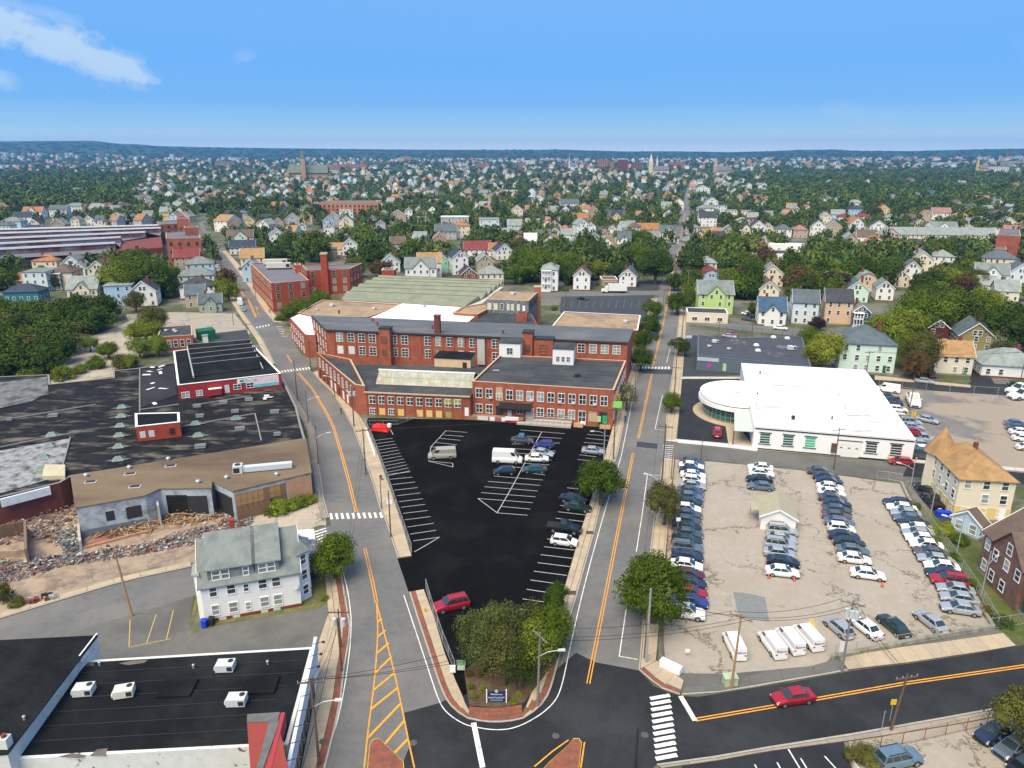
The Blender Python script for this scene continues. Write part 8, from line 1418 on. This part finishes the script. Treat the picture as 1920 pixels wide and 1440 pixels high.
for r_ in range(6):
 for c_ in range(9):
  px_ = -30 + c_ * 29 + (r_ % 2) * 14 - r_ * 2 + random.uniform(-7, 7); py_ = 604 + r_ * 20 + random.uniform(-5, 5)
  if px_ > 218 - r_ * 24 or (py_ > 640 and px_ > 130): continue
  tn = random.choice(['dark', 'dark', 'mid', 'dark', 'olive']); k += 1; x, y = W(px_, py_); tree(x, y, random.uniform(5.5, 7.5), random.uniform(7, 10.5), tn, f'{TW[tn]} tree of the left wood, {ORD[r_]} row from the back, {ORD[c_]} from left', 'mid', 'trees of the left wood')
for i, (px_, py_, R_, H, tn) in enumerate(((524, 962, 2.0, 2.6, 'bright'), (545, 955, 1.5, 1.8, 'bright'), (562, 948, 1.9, 2.1, 'bright'), (578, 943, 1.5, 1.8, 'light'), (508, 966, 1.3, 1.2, 'mid'))): tpx(px_, py_, R_, H, tn, f'bright weedy bush before the tan brick wall, {ORD[i]} listed from the boards' if 0 else f'bright weedy bush before the tan brick wall, {["tallest, left","second from the left","beside the leaning panels","rightmost by the corner","low one at the plywood"][i]}', 'bush', name='bush', cat='bush')
for i, (px_, py_, R_, H, tn) in enumerate(((1628, 1428, 1.8, 1.5, 'olive'), (1600, 1424, 1.2, 1.2, 'olive'), (1716, 955, 1.0, 1.3, 'mid'), (1744, 1002, 1.2, 1.3, 'bright'), (1770, 1000, 1.6, 2.0, 'yellow'), (1752, 1020, 1.4, 1.4, 'mid'), (1790, 1050, 1.2, 1.2, 'mid'), (1822, 1100, 1.1, 1.1, 'mid'), (1850, 1150, 1.1, 1.0, 'olive'), (1880, 1172, 1.4, 1.3, 'dark'), (1800, 1020, 1.6, 1.8, 'mid'), (8, 1125, 1.6, 2.6, 'olive'), (32, 1135, 1.2, 1.2, 'olive'), (890, 1310, .5, .5, 'light'), (905, 1296, .5, .6, 'yellow'), (882, 1292, .5, .7, 'light'), (962, 1318, .5, .5, 'light'), (880, 1268, .6, .6, 'rust'), (900, 1268, .5, .6, 'olive'), (972, 1304, .4, .5, 'yellow'), (1040, 582, 1.6, 1.6, 'mid'), (1100, 541, 2, 1.5, 'dark'), (1060, 545, 2, 1.5, 'mid'), (528, 600, 3, 1.6, 'mid'), (608, 1125, .7, .7, 'light'))): tpx(px_, py_, R_, H, tn, f'small {TW[tn]} shrub ' + ['in the bottom yard by the blue van', 'at the fence of the bottom yard', 'at the top of the low wall', 'by the drive behind the bins', 'flowering by the cream house lawn', 'on the slope below the bins', 'halfway down the wall slope', 'on the slope beside the red SUV', 'near the foot of the slope', 'at the lower end of the slope', 'in the middle of the back lawn', 'at the left edge by the demolition yard', 'on the kerb at the left edge', 'left of the blue island sign', 'upper left of the blue island sign', 'at the left bed edge', 'right of the blue island sign', 'with red leaves at the bed edge', 'at the tip of the bed', 'close behind the blue sign', 'at the shed wall by the chimney', 'before the white cottage', 'beside the triple decker', 'at the factory corner lawn', 'in the front garden of the white house'][i], 'bush', name='shrub', cat='shrub')
def inroad(px_, py_, m=10):
 if py_ > 600: return True
 xr = 1262 + (516 - py_) * (1293 - 1262) / (516 - 345) if py_ < 560 else 1250
 w = max(5, (py_ - 284) * .10);
 if abs(px_ - xr) < w and py_ > 300: return True
 xl = np.interp(py_, [415, 470, 530, 600], [376, 406, 442, 500]); wl = (py_ - 284) * .10 + 3
 return abs(px_ - xl) < wl and py_ > 400
BLK = [(560, 1240, 537, 620), (1180, 1245, 520, 560), (460, 700, 500, 620), (0, 310, 428, 512), (0, 250, 560, 640), (300, 520, 590, 700), (1285, 1600, 592, 720), (1640, 1960, 668, 800), (300, 385, 420, 500), (1000, 1060, 530, 560)]
def blocked(px_, py_): return any(a <= px_ <= b and c <= py_ <= d for a, b, c, d in BLK) or inroad(px_, py_)
def hides(px_, py_, w, h, y):
 for (x0, x1, y0, y1, yy, ww, lc) in HBOX:
  if px_ + w * .6 > x0 and px_ - w * .6 < x1 and py_ > y0 + 2 and py_ - h < y1 - (y1 - y0) * .5 and y < yy + 6: return True
 return False
rnd = random.Random(2024); placed = []; nind = 0; woods = []; tries = 0
TONES = ['dark'] * 6 + ['mid'] * 7 + ['light'] * 3 + ['olive'] * 2 + ['rust', 'purple']
def clr(px_, py_, R_px):
 return all(abs(px_ - a) > (R_px + b) * .33 or abs(py_ - c) > (R_px + b) * .11 for a, c, b in placed[-700:])
HND = len([o for o in col.objects if o.get('category') == 'tree']); cand = []
while tries < 60000 and len(cand) < 2600:
 tries += 1; py_ = 335 + 230 * rnd.random() ** 1.1; px_ = rnd.uniform(-60, 1980)
 if blocked(px_, py_): continue
 x, y = W(px_, py_); dense = (px_ > 1440 and py_ < 400) or (px_ < 240 and py_ < 395); R_ = rnd.uniform(4.0, 7.2) * (1.15 if dense else 1); H = R_ * rnd.uniform(1.35, 1.75) + 1.5; s = FPX / proj(x, y, 0)[2]
 if not clr(px_, py_, R_ * s): continue
 if not dense and hides(px_, py_, R_ * s, H * s, y) and rnd.random() < (.99 if py_ > 400 else .8): continue
 if rnd.random() > (1 if dense or py_ > 400 else .8): continue
 if dense: HH_ = H
 placed.append((px_, py_, R_ * s)); cand.append((y, x, px_, py_, R_, H, rnd.choice(TONES)))
cand.sort(); NTREE = 288 - HND
for (y, x, px_, py_, R_, H, tn) in cand[:NTREE]:
 kd = 'mid' if y < 620 else 'far'; kd = 'tall' if rnd.random() < .05 else kd; tree(x, y, R_ * (.6 if kd == 'tall' else 1), H * (1.2 if kd == 'tall' else 1), tn, uniq(('tall narrow ' if kd == 'tall' else 'round ' if R_ < 5.5 else 'broad ') + TW[tn] + ' tree', place_words(px_, py_)), kd)
hc = 0; HW = ['white'] * 7 + ['cream'] * 3 + ['ice', 'ice', 'beige', 'yellow', 'mint', 'grey', 'sky', 'peach', 'tan', 'pink']; HRf = ['grey', 'grey', 'light', 'slate', 'dark', 'brown', 'orange', 'tanr', 'light', 'pink', 'navy']
PAL['pink'] = (.62, .42, .38); WN['pink'] = 'pale pink'; hp = []; farh = []
tries = 0
while tries < 30000 and len(farh) < 1500:
 tries += 1; py_ = 303 + 175 * rnd.random() ** 2.1; px_ = rnd.uniform(-40, 1960)
 if blocked(px_, py_): continue
 if (px_ > 1440 and py_ < 385 and py_ > 318 and rnd.random() < .93) or (px_ < 240 and 320 < py_ < 385 and rnd.random() < .85): continue
 x, y = W(px_, py_); s = FPX / proj(x, y, 0)[2]
 if any(a[0] - 3 < px_ < a[1] + 3 and abs(py_ - a[3]) < (a[3] - a[2]) * .9 for a in HBOX): continue
 if any(abs(px_ - a) < 11 * s * .75 and abs(py_ - c) < 9 * s * .4 for a, c in hp[-260:]): continue
 hp.append((px_, py_)); farh.append((y, x, px_, py_))
farh.sort(); rnd2 = random.Random(8)
NH = 300 - len(HT) - 8; stuffh = MB(); hm = [wm_(c) for c in ('white', 'cream', 'ice', 'beige')] + [rm_(c) for c in ('grey', 'light', 'brown', 'orange')] + [glass]
for i, (y, x, px_, py_) in enumerate(farh):
 w, d, h = rnd2.uniform(7.5, 11), rnd2.uniform(9, 12), rnd2.choice((5.2, 6, 6.5, 8.2)); kd = rnd2.choice(('gy', 'gy', 'gx', 'hip', 'gy', 'cross')); rz = R(rnd2.choice((-14, -10, 5, 12, 76)) + rnd2.uniform(-4, 4))
 wa_, ro_ = rnd2.choice(HW), rnd2.choice(HRf)
 if i < NH: house(x, y, rz, w, d, h, kd, wa_, ro_, uniq(f'small {WN[wa_]} {KN[kd]} house, {RN[ro_]} roof,', place_words(px_, py_)), 2, seed=i, group='houses among the trees of the far town', chim=rnd2.random() < .4)
 else:
  q = MB(); rh = w * .38; wall_parts(q, w, d, h, 'gy', rh); n0 = len(q.f); roof_parts(q, w, d, h, 'gy', rh); a_, b_ = rnd2.randrange(4), rnd2.randrange(4); ms_ = [a_] * n0 + [4 + b_] * (len(q.f) - n0); n1 = len(q.f)
  for zz in (1.2, 3.9):
   for xx in (-w * .28, w * .28): q.box(xx - .5, xx + .5, -d / 2 - .06, -d / 2, zz, zz + 1.4)
  ms_ += [8] * (len(q.f) - n1); k0 = len(stuffh.v); ca, sa = math.cos(rz), math.sin(rz); sc2 = 1.0 + max(0, (y - 1500) / 3500); gz = ground_z(x, y)
  stuffh.v += [(x + (X * ca - Y * sa) * sc2, y + (X * sa + Y * ca) * sc2, Z * sc2 + gz) for X, Y, Z in q.v]; stuffh.f += [tuple(k0 + j for j in f) for f in q.f]; stuffh.m += ms_
o = stuffh.build('distant_houses', hm); o['kind'] = 'stuff'; o['label'] = 'mass of small pale houses in the far town'; o['category'] = 'houses'
rs = np.random.RandomState(3); T = []
for i in range(8): V, F, _ = crown_arrays(200 + i, 1, 1.3, .05, 4, 44, .42, 'dome'); T.append((np.array(V), F))
for i in range(6): V, F, _ = crown_arrays(300 + i, 1, 1.4, .05, 8, 150, .27, 'round'); T.append((np.array(V), F))
VV = []; FF = []; k0 = 0; mi = []; items = [(y, x, R_, H) for (y, x, px_, py_, R_, H, tn) in cand[NTREE:]]
def road_far(x, y): return abs(x - (9 + (y - 70) * .2530)) < 9
for i in range(6200):
 a = R(rs.uniform(-43, 43)); r = 600 + 7000 * rs.rand() ** 1.25; x, y = r * math.sin(a), r * math.cos(a); px_, py_, _ = proj(x, y, 0)
 if y < 900 and (blocked(px_, py_) or hides(px_, py_, 5, 14, y)): continue
 if road_far(x, y) and y < 2500: continue
 R_ = rs.uniform(4.5, 7.5) * (1 if r < 1500 else 1 + (r - 1500) / 1500); H = min(16, 8 + R_ * .5) if r > 1500 else rs.uniform(8, 13)
 if 1500 < r < 3400 and any(abs(px_ - q[1]) < 7 and 0 < q[3] - py_ + 9 < 16 for q in ()): continue
 items.append((y, x, R_, H))
extra = 0
while extra < 1300:                     # denser woods, right hill and left
 if rs.rand() < .6: px_, py_ = rs.uniform(1430, 1980), rs.uniform(318, 398)
 else: px_, py_ = rs.uniform(-60, 250), rs.uniform(322, 398)
 x, y = W(px_, py_); extra += 1
 if hides(px_, py_, 8, 20, y) and rs.rand() < .85: continue
 items.append((y, x, rs.uniform(6, 11), rs.uniform(10, 15)))
for (y, x, R_, H) in items:
 V, F = T[rs.randint(8) if y > 800 else 8 + rs.randint(6)]; a = rs.uniform(0, 6.28); ca, sa = math.cos(a), math.sin(a); gz = ground_z(x, y)
 VV.append(np.stack([x + (V[:, 0] * ca - V[:, 1] * sa) * R_, y + (V[:, 0] * sa + V[:, 1] * ca) * R_, V[:, 2] * H / 1.3 + gz], 1)); m = rs.choice([0, 0, 1, 1, 1, 2])
 FF += [tuple(k0 + j for j in f) for f in F]; mi += [m] * len(F); k0 += len(V)
me = bpy.data.meshes.new('woodland'); me.from_pydata(np.concatenate(VV).tolist(), [], FF)
for i, c in enumerate(((.040, .074, .012), (.068, .108, .014), (.11, .145, .02))): me.materials.append(mat('far_leaves_' + 'abc'[i], c, rough=.7, var=.35, scale=.045, fine=.25))
me.polygons.foreach_set('material_index', mi); me.update(); o = inst('woodland', me); o['kind'] = 'stuff'; o['label'] = 'far off woodland and garden trees reading as one mass'; o['category'] = 'woodland'
# poles, lamps, wires, fences, signs
POLES = {}
def pole(key, bpx, tpy=None, h=10.5, lab='', m=wood, arm=True, lamp=None, xf=0, r=.16, crossd=None, tilt=0):
 x, y = W(*bpx); t = thing('utility_pole', lab, 'utility pole', (x, y, 0)); q = MB(); q.tube((0, 0, 0), (tilt, 0, h), r, r * .62, 8); q.build('pole', m, t); cd_ = crossd if crossd is not None else 0
 ca, sa = math.cos(cd_), math.sin(cd_)
 if arm:
  q = MB(); q.beam((-1.3 * ca + tilt, -1.3 * sa, h - .5), (1.3 * ca + tilt, 1.3 * sa, h - .5), .11, .13); q.build('cross_arm', m, t); q = MB()
  for s in (-1.2, -.5, .5, 1.2): q.tube((s * ca + tilt, s * sa, h - .44), (s * ca + tilt, s * sa, h - .22), .05, n=6)
  q.build('insulators', steel, t)
 if xf:
  for i in range(xf): s = (-.5, .55, 0)[i]; q = MB(); q.tube((s * ca + tilt * .8, s * sa - .1, h - 2.3), (s * ca + tilt * .8, s * sa - .1, h - 1.3), .27, n=12); q.build('transformer', mat('pale_grey_enamel', (.5, .54, .56), var=.05, rough=.4), t)
 if lamp is not None:
  dx, dy = math.cos(lamp), math.sin(lamp); q = MB(); p = [(0, 0, h * .68), (dx * 1.0, dy * 1.0, h * .74), (dx * 2.2, dy * 2.2, h * .76)]
  for a, b_ in zip(p, p[1:]): q.tube(a, b_, .05, n=6)
  q.build('lamp_arm', steel, t); q = MB(); q.obox((dx * 2.5, dy * 2.5), .75, .3, h * .76 - .08, h * .76 + .08, lamp); q.build('lamp_head', hvacw, t)
 POLES[key] = (x, y, h, cd_, tilt); return t
sd_ = math.atan2(E1[1], E1[0])
pole('A', (599, 1436), h=10.5, lab='dark utility pole with curved lamp arm on the bottom left pavement', lamp=0, crossd=.1); pole('B', (641, 1260), h=7.4, lab='leaning bare utility pole on the brick edged pavement', arm=False, r=.13); pole('C', (640, 1215), h=5.6, lab='pole with two white transformers beside the white house', xf=2, crossd=0, r=.13)
pole('D', (248, 1155), h=9.2, lab='leaning wooden pole standing in the left car park edge', m=woodl, arm=False, tilt=-.7); pole('E', (1008, 1325), h=9.6, lab='utility pole with lamp arm at the right tip of the island', m=mat('grey_pole_wood', (.22, .19, .16), var=.2, scale=3), lamp=.05, crossd=-1.0, xf=0, tilt=.15)
pole('F', (1211, 1243), h=10.2, lab='silver mast with lamp head before the large street tree', m=steel, arm=False, r=.18); pole('F2', (1208, 1235), h=6.8, lab='rusty post beside the silver mast', m=mat('rusty_post', (.24, .11, .05), var=.2, scale=3), arm=False, r=.12)
pole('G', (1371, 1292), h=10.0, lab='bright new wooden pole at the front edge of the tan lot', m=woodl, crossd=-.7, tilt=.2); pole('H', (1578, 1260), h=9.8, lab='pole with three pale transformers at the tan lot corner', m=mat('grey_pole_wood', (.2, .2, .2)), xf=3, crossd=-.5); pole('I', (1670, 1370), h=7.2, lab='dark leaning pole with yellow plate on the near kerb of the dark road', tilt=.6, crossd=.2)
pole('J', (1191, 1445), h=5.2, lab='short black post cut by the bottom edge in the dark crossing', m=dark, arm=False, r=.14)
pole('K', (686, 890), h=9.4, lab='utility pole on the pavement left of the car park stalls', arm=True, crossd=.3, r=.14); pole('L', (733, 1008), h=8.2, lab='dark post with white box on the car park pavement', arm=False, r=.13); pole('M', (716, 955), h=6.4, lab='thin dark post on the pavement behind the white box post', arm=False, r=.1)
pole('N', (558, 752), h=10.5, lab='dark utility pole at the kerb by the red works building', arm=False, r=.14); pole('N2', (578, 792), h=7.5, lab='bare grey pole at the kerb beside the dark roof edge', arm=False, lamp=.4, r=.11); pole('N3', (597, 870), h=8.0, lab='grey pole with lamp arm on the weathered pavement', arm=False, lamp=.5, r=.11); pole('O', (664, 800), h=9.5, lab='pole with transformers at the corner of the brick street wing', xf=2, crossd=.2); pole('P', (628, 745), h=7.0, lab='dark pole with lamp on the pavement of the brick street wing', lamp=2.8, arm=False, r=.12); pole('Q', (583, 695), h=8.6, lab='utility pole at the upper crossing by the mill', crossd=.3)
pole('R', (1150, 862), h=11, lab='dark utility pole at the right edge of the black car park', crossd=sd_, r=.15); pole('R2', (1132, 858), h=7.5, lab='grey metal lamp post near the brick wing corner', m=steel, arm=False, lamp=3.2, r=.11); pole('S', (1241, 905), h=11.5, lab='tall dark pole on the pavement left of the tan lot', crossd=sd_, r=.16); pole('S2', (1233, 960), h=8.5, lab='grey pole with lamp arm beside the olive street tree', m=steel, arm=False, lamp=2.6, r=.12); pole('T', (1262, 770), h=11, lab='dark utility pole beside the small showroom tree', crossd=sd_, r=.15); pole('U', (1266, 712), h=11, lab='dark utility pole at the slate store corner', crossd=sd_, r=.15); pole('V', (1278, 640), h=11.5, lab='utility pole behind the low tree of the right street', crossd=sd_, r=.15); pole('X', (1288, 560), h=12, lab='tall pale utility pole before the lime green house', m=mat('grey_pole_wood', (.2, .2, .2)), crossd=sd_, r=.16)
for i, (px_, py_) in enumerate(((1296, 500), (1298, 455), (1300, 420), (1302, 392), (1303, 370), (1252, 500), (1262, 450), (1272, 412), (1281, 380))): pole('Y%d' % i, (px_, py_), h=12.5, lab=f'utility pole on the {"right" if i < 5 else "left"} kerb of the long right street, {ORD[i % 5]} beyond the lime house', crossd=sd_, r=.2)
pole('Z1', (1314, 862), h=5, lab='pale post by the side street mouth of the tan lot', arm=False, r=.09); pole('Z2', (1258, 900), h=6.2, lab='rusty brown post inside the left fence of the tan lot', m=MATS['rusty_post'], arm=False, r=.1); pole('Z3', (1563, 880), h=8.6, lab='dark pole with box before the showroom front', crossd=.2, r=.14); pole('Z4', (1704, 770), h=7.6, lab='pale leaning pole in the yard beside the dump truck', arm=False, tilt=.3, r=.14); pole('Z5', (1623, 708), h=7.5, lab='dark utility pole before the mint apartment house', crossd=.1, r=.13); pole('Z6', (1912, 720), h=9, lab='utility pole with transformer before the white bungalow', xf=1, crossd=.1, r=.13)
for i, (px_, py_, h_) in enumerate(((1743, 975, 7.5), (1793, 1040, 7.5), (1840, 1115, 6.8), (1705, 925, 6.8))): pole('W%d' % i, (px_, py_), h=h_, lab=f'slim steel lamp post along the right wall of the tan lot, {["second from the back", "third from the back", "nearest the camera", "rearmost"][i]}', m=steel, arm=False, lamp=2.4 if i % 2 else .6, r=.09)
for i, (px_, py_) in enumerate(((40, 705), (438, 610), (480, 560), (418, 520), (550, 590), (468, 660), (640, 556), (1012, 555), (1060, 590), (1345, 655), (1408, 640), (1190, 745), (1205, 655), (1243, 585))): pole('a%d' % i, (px_, py_), h=9, lab='thin utility pole ' + ['before the left wood', 'at the white gate kiosk', 'on the left street kerb by the factory', 'on the left kerb by parked cars', 'at the factory corner tree', 'at the crossing of the left street', 'behind the tan annex roof', 'by the triple decker', 'at the shed beside the chimney', 'left in front of the slate store', 'before the slate store front', 'in front of the dark street trees', 'between the mill street trees', 'at the striped car park corner'][i], crossd=.2, r=.11)
wirem = mat('wire_black', (.02, .02, .02))
def wire(a, b_, offs=(0,), sag=.8, hk=.22, lab=None):
 xa, ya, ha, ca_, ta = POLES[a]; xb, yb_, hb, cb2, tb_ = POLES[b_]
 for o_ in offs:
  wl_ = (lab or '') + ('' if len(offs) == 1 else ', %s strand' % ['left', 'middle', 'right'][offs.index(o_)])
  p0 = Vector((xa + ta + o_ * math.cos(ca_), ya + o_ * math.sin(ca_), ha - hk)); p1 = Vector((xb + tb_ + o_ * math.cos(cb2), yb_ + o_ * math.sin(cb2), hb - hk)); q = MB(); n = 10; pr = None
  for i in range(n + 1):
   t = i / n; p = p0.lerp(p1, t); p.z -= sag * 4 * t * (1 - t)
   if pr is not None: q.tube(pr, p, .022, n=4)
   pr = p
  o = q.build('overhead_wire', wirem, off=tuple(p0)); o['label'] = wl_; o['category'] = 'wire'; o['group'] = 'overhead wires'
O3 = (-1.2, .5, 1.2)
for a, b_, w_ in (('A', 'C', 'beside the bottom left store'), ('A', 'E', 'across the lower left street to the island'), ('E', 'G', 'over the dark crossing'), ('G', 'H', 'along the front of the tan lot'), ('F', 'G', 'from silver mast to new pole'), ('R', 'K', 'above the black car park'), ('S', 'F', 'along the left side of the tan lot'), ('T', 'S', 'past the showroom forecourt'), ('U', 'T', 'along the upper right pavement'), ('V', 'U', 'past the slate store'), ('X', 'V', 'past the diner'), ('Y0', 'X', 'far up the right street'), ('Y1', 'Y0', 'further up the right street'), ('Z5', 'Z6', 'before the mint house'), ('O', 'K', 'at the car park corner'), ('Q', 'O', 'along the street wing'), ('H', 'I', 'over the dark road'), ('C', 'K', 'up the left street')):
 wire(a, b_, O3 if a in 'AEGRSTUVXZ5' and b_ != 'C' else (0, .5), lab=f'thin black overhead wire {w_}')
for i, (px_, py_, h_, n_) in enumerate(((537, 655, 5.5, 1), (549, 650, 5.5, 1), (487, 612, 5.6, 1), (508, 612, 5.6, 1), (1158, 788, 5.6, 2), (1162, 792, 4.0, 1))):
 x, y = W(px_, py_); t = thing('traffic_light', 'yellow traffic light ' + ['left of two at the near upper crossing', 'right of two at the near upper crossing', 'left of two at the far upper crossing', 'right of two at the far upper crossing', 'high on the mill corner pole', 'low at the mill corner'][i], 'traffic light', (x, y, 0)); q = MB(); q.tube((.35, .2, 0), (.35, .2, h_ + 1), .06, n=6); q.beam((.35, .2, h_ + .5), (0, 0, h_ + .5), .06, .06); q.build('post', steel, t); q = MB(); q.box(-.25, .25, -.2, .2, h_ - .7, h_ + .6); q.build('housing', mat('signal_yellow', (.75, .40, .02)), t); q = MB()
 for k in range(3): q.tube((0, -.2, h_ - .45 + k * .42), (0, -.24, h_ - .45 + k * .42), .13, n=8)
 q.build('lenses', dark, t)
def fence(name, lab, pts, h=1.8, m=steel, pitch=2.6, mesh_=None, mid=True, cat='fence', rail=True, z=0.1):
 P = [Vector(W(*p)) for p in pts]; c = P[0]; t = thing(name, lab, cat, (c.x, c.y, z)); q = MB(); L = sum((b_ - a).length for a, b_ in zip(P, P[1:])); n = max(2, int(L / pitch)); rs_ = resample([tuple(p) for p in P], n)
 for p in rs_: pq = MB(); pq.tube((p[0] - c.x, p[1] - c.y, 0), (p[0] - c.x, p[1] - c.y, h), .045, n=6); pq.build('post', m, t)
 for a, b_ in zip(rs_, rs_[1:]):
  for hh in ((h - .05, .1) if mid else (h - .05,)): q.tube((a[0] - c.x, a[1] - c.y, hh), (b_[0] - c.x, b_[1] - c.y, hh), .025, n=5)
 if rail: q.build('rails', m, t)
 q = MB()
 for a, b_ in zip(rs_, rs_[1:]):        # chain-link drawn as real diagonal wires, wide spaced
  ln = dist(a, b_); k = max(2, int(ln / .45)); hh = h - .15
  for i in range(k):
   for s in (0, 1):
    u0, u1 = i / k, min(1, (i + 2.5) / k); A = lerp(a, b_, u0 if s == 0 else u1); B = lerp(a, b_, u1 if s == 0 else u0); q.beam((A[0] - c.x, A[1] - c.y, .12), (B[0] - c.x, B[1] - c.y, hh), .008, .008)
 q.build('chain_link', m, t); return t
fence('chain_link_fence', 'chain link fence along the left edge of the black car park', [(686, 800), (700, 832), (711, 860), (722, 891), (731, 916), (746, 961), (755, 987), (772, 1038)], 1.7, pitch=3); fence('chain_link_fence', 'chain link fence beside the pavement at the dark red SUV', [(799, 1106), (812, 1150), (832, 1210), (853, 1262)], 1.7); fence('chain_link_fence', 'chain link fence along the left edge of the tan lot', [(1264, 868), (1253, 985), (1245, 1110), (1243, 1230)], 1.7, MATS['rusty_post']); fence('chain_link_fence', 'chain link fence on the front wall of the tan lot', [(1565, 1232), (1690, 1212), (1780, 1196), (1862, 1180), (1960, 1166)], 1.7)
fence('chain_link_fence', 'chain link fence on the low right wall of the tan lot', [(1700, 915), (1745, 988), (1790, 1048), (1835, 1115), (1870, 1175)], 1.5); fence('chain_link_fence', 'rusty fence around the yard at the bottom right', [(1607, 1415), (1700, 1395), (1735, 1388), (1830, 1366), (1960, 1335)], 1.6, MATS['rusty_post']); fence('chain_link_fence', 'long chain link fence behind the showroom yard', [(1648, 722), (1750, 735), (1850, 742), (1960, 748)], 2.2, pitch=5); fence('chain_link_fence', 'low fence around the sunken lot at the mill front', [(693, 797), (745, 797), (783, 783)], 1.1); fence('chain_link_fence', 'black iron fence before the blue roofed white house', [(1355, 623), (1430, 627), (1505, 632)], 1.8, dark, pitch=3); fence('chain_link_fence', 'sagging fence along the demolition yard pavement', [(120, 1106), (230, 1078), (330, 1056)], 1.6, pitch=3)
fence('chain_link_fence', 'chain link fence beside the pavement at the tan brick wall', [(584, 800), (590, 870), (600, 940), (604, 975)], 1.8, pitch=3); fence('gate', 'sliding gate at the back corner of the tan lot', [(1643, 898), (1664, 900), (1690, 905)], 1.6, cat='gate')
def lowwall(lab, pts, h, w, m):
 P = [Vector(W(*p)) for p in pts]; q = MB(); [q.beam((a.x, a.y, h / 2), (b_.x, b_.y, h / 2), w, h) for a, b_ in zip(P, P[1:])]; o = q.build('low_wall', m, off=(P[0].x, P[0].y, 0)); o['label'] = lab; o['category'] = 'wall'
gc = mat('grey_old_concrete', (.30, .28, .23), var=.2, scale=1.5, c2=(.16, .17, .10), s2=1); lowwall('low concrete wall along the right edge of the tan lot', [(1690, 908), (1702, 935), (1745, 1000), (1790, 1060), (1830, 1130), (1862, 1178)], .5, .45, gc); lowwall('low weedy concrete wall along the front of the tan lot', [(1862, 1178), (1740, 1199), (1560, 1236)], .55, .5, gc); lowwall('white edging wall at the side of the black car park', [(686, 806), (696, 835), (703, 856)], .5, .3, trim); lowwall('white retaining strip at the showroom forecourt', [(1271, 829), (1365, 838), (1420, 845)], .35, .7, trim)
for i, (px_, py_, ph, w_, h_, m_, tx) in enumerate(((732, 975, 3.2, .9, .8, trim, 'white board on the dark car park post'), (1288, 1230, .7, .6, .5, trim, 'small white sign lying before the lone van'), (1246, 1128, 5.5, 1.0, 1.2, mat('brown_metal', (.09, .07, .06)), 'brown sign board before the white SUV'), (1576, 1245, 2.2, .9, 1.5, trim, 'tall white sign board on the pole at the lot corner'), (1668, 1352, 2.4, .6, .7, mat('bollard_yellow', (.75, .5, .02)), 'yellow plate on the dark leaning pole'), (1652, 1372, 2.6, .1, .2, steel, 'short grey post at the near kerb'), (1290, 650, 3.0, 2.0, .9, mat('blue_white_board', (.45, .6, .75)), 'blue and white shop sign by the slate store'), (1270, 1000, 2.4, .7, .6, trim, 'white sign on the left tan lot fence'), (1660, 860, 1, .2, .2, dark, 'small dark marker at the showroom drive'))):
 x, y = W(px_, py_); t = thing('sign', tx, 'sign', (x, y, 0)); q = MB(); q.tube((0, 0, 0), (0, 0, ph), .04, n=6); q.build('post', steel, t); q = MB(); q.box(-w_ / 2, w_ / 2, -.08, -.05, ph - h_ * .3, ph + h_ * .7); q.build('board', m_, t)
x, y = W(931, 1319); t = thing('welcome_sign', 'blue island sign with white posts and small crest', 'sign', (x, y, .13)); nb = mat('sign_navy', (.012, .03, .10)); q = MB(); q.box(-1.0, 1.0, -.05, .05, .45, 1.5); q.build('board', nb, t); q = MB(); q.box(-.7, .7, -.06, .04, .25, .45); q.build('lower_board', mat('sign_blue', (.08, .25, .5)), t)
for s in (-1, 1): q = MB(); q.box(s * 1.08 - .06, s * 1.08 + .06, -.06, .06, 0, 1.75); q.build('post', trim, t)
q = MB(); q.tube((0, -.07, 1.5), (0, .05, 1.5), .17, n=12); q.build('crest', mat('pale_green_crest', (.4, .55, .45)), t)
for tx, z, s, m_ in (('Welcome to', 1.15, .26, trim), ('PAWTUCKET', .68, .3, mat('sign_letters', (.7, .68, .72)))):
 o = text_on(None, (0, 0), (1, 0), 0, 0, tx, s, m_, off=0); o.parent = t; o.location = (0, -.07, z - .08); o.rotation_euler = (math.pi / 2, 0, 0)
x, y = W(856, 1264); t = thing('gate_sign', 'green and white notice board on a dark post at the island fence', 'sign', (x, y, .1)); q = MB(); q.tube((0, 0, 0), (0, 0, 2.0), .06, n=6); q.build('post', dark, t); q = MB(); q.box(.05, 1.1, -.05, 0, 1.2, 1.85); q.build('board', mat('green_board', (.18, .34, .16)), t); q = MB(); q.box(.1, 1.0, -.05, 0, .5, 1.12); q.build('lower_board', mat('pale_board', (.5, .52, .46)), t); q = MB(); q.box(-.75, -.1, -.12, .1, .2, 1.1); q.build('white_frame', trim, t)
for i, (px_, py_) in enumerate(((1042, 1380), (1209, 1378), (606, 1392), (775, 1393))): x, y = W(px_, py_); q = MB(); q.tube((0, 0, .02), (0, 0, .034 if i != 2 else .15), .4, n=20); o = q.build('manhole_cover', mat('iron_cover', (.09, .085, .08), var=.1)); o.location = (x, y, 0); o['label'] = 'round manhole cover ' + ['behind the right brick island', 'left of the zebra crossing', 'on the bottom left pavement', 'right of the left brick island'][i]; o['category'] = 'manhole cover'
for i, (px_, py_) in enumerate(((1072, 1113), (1106, 1000))): x, y = W(px_, py_); q = MB(); q.box(-.6, .6, -.5, .5, .125, .138); o = q.build('tree_pit', mulch); o.location = (x, y, 0); o['label'] = 'empty square tree pit in the pavement, ' + ['nearer the camera', 'further from the camera'][i]; o['category'] = 'tree pit'
for o in col.objects:
 if '_w' in o: del o['_w']
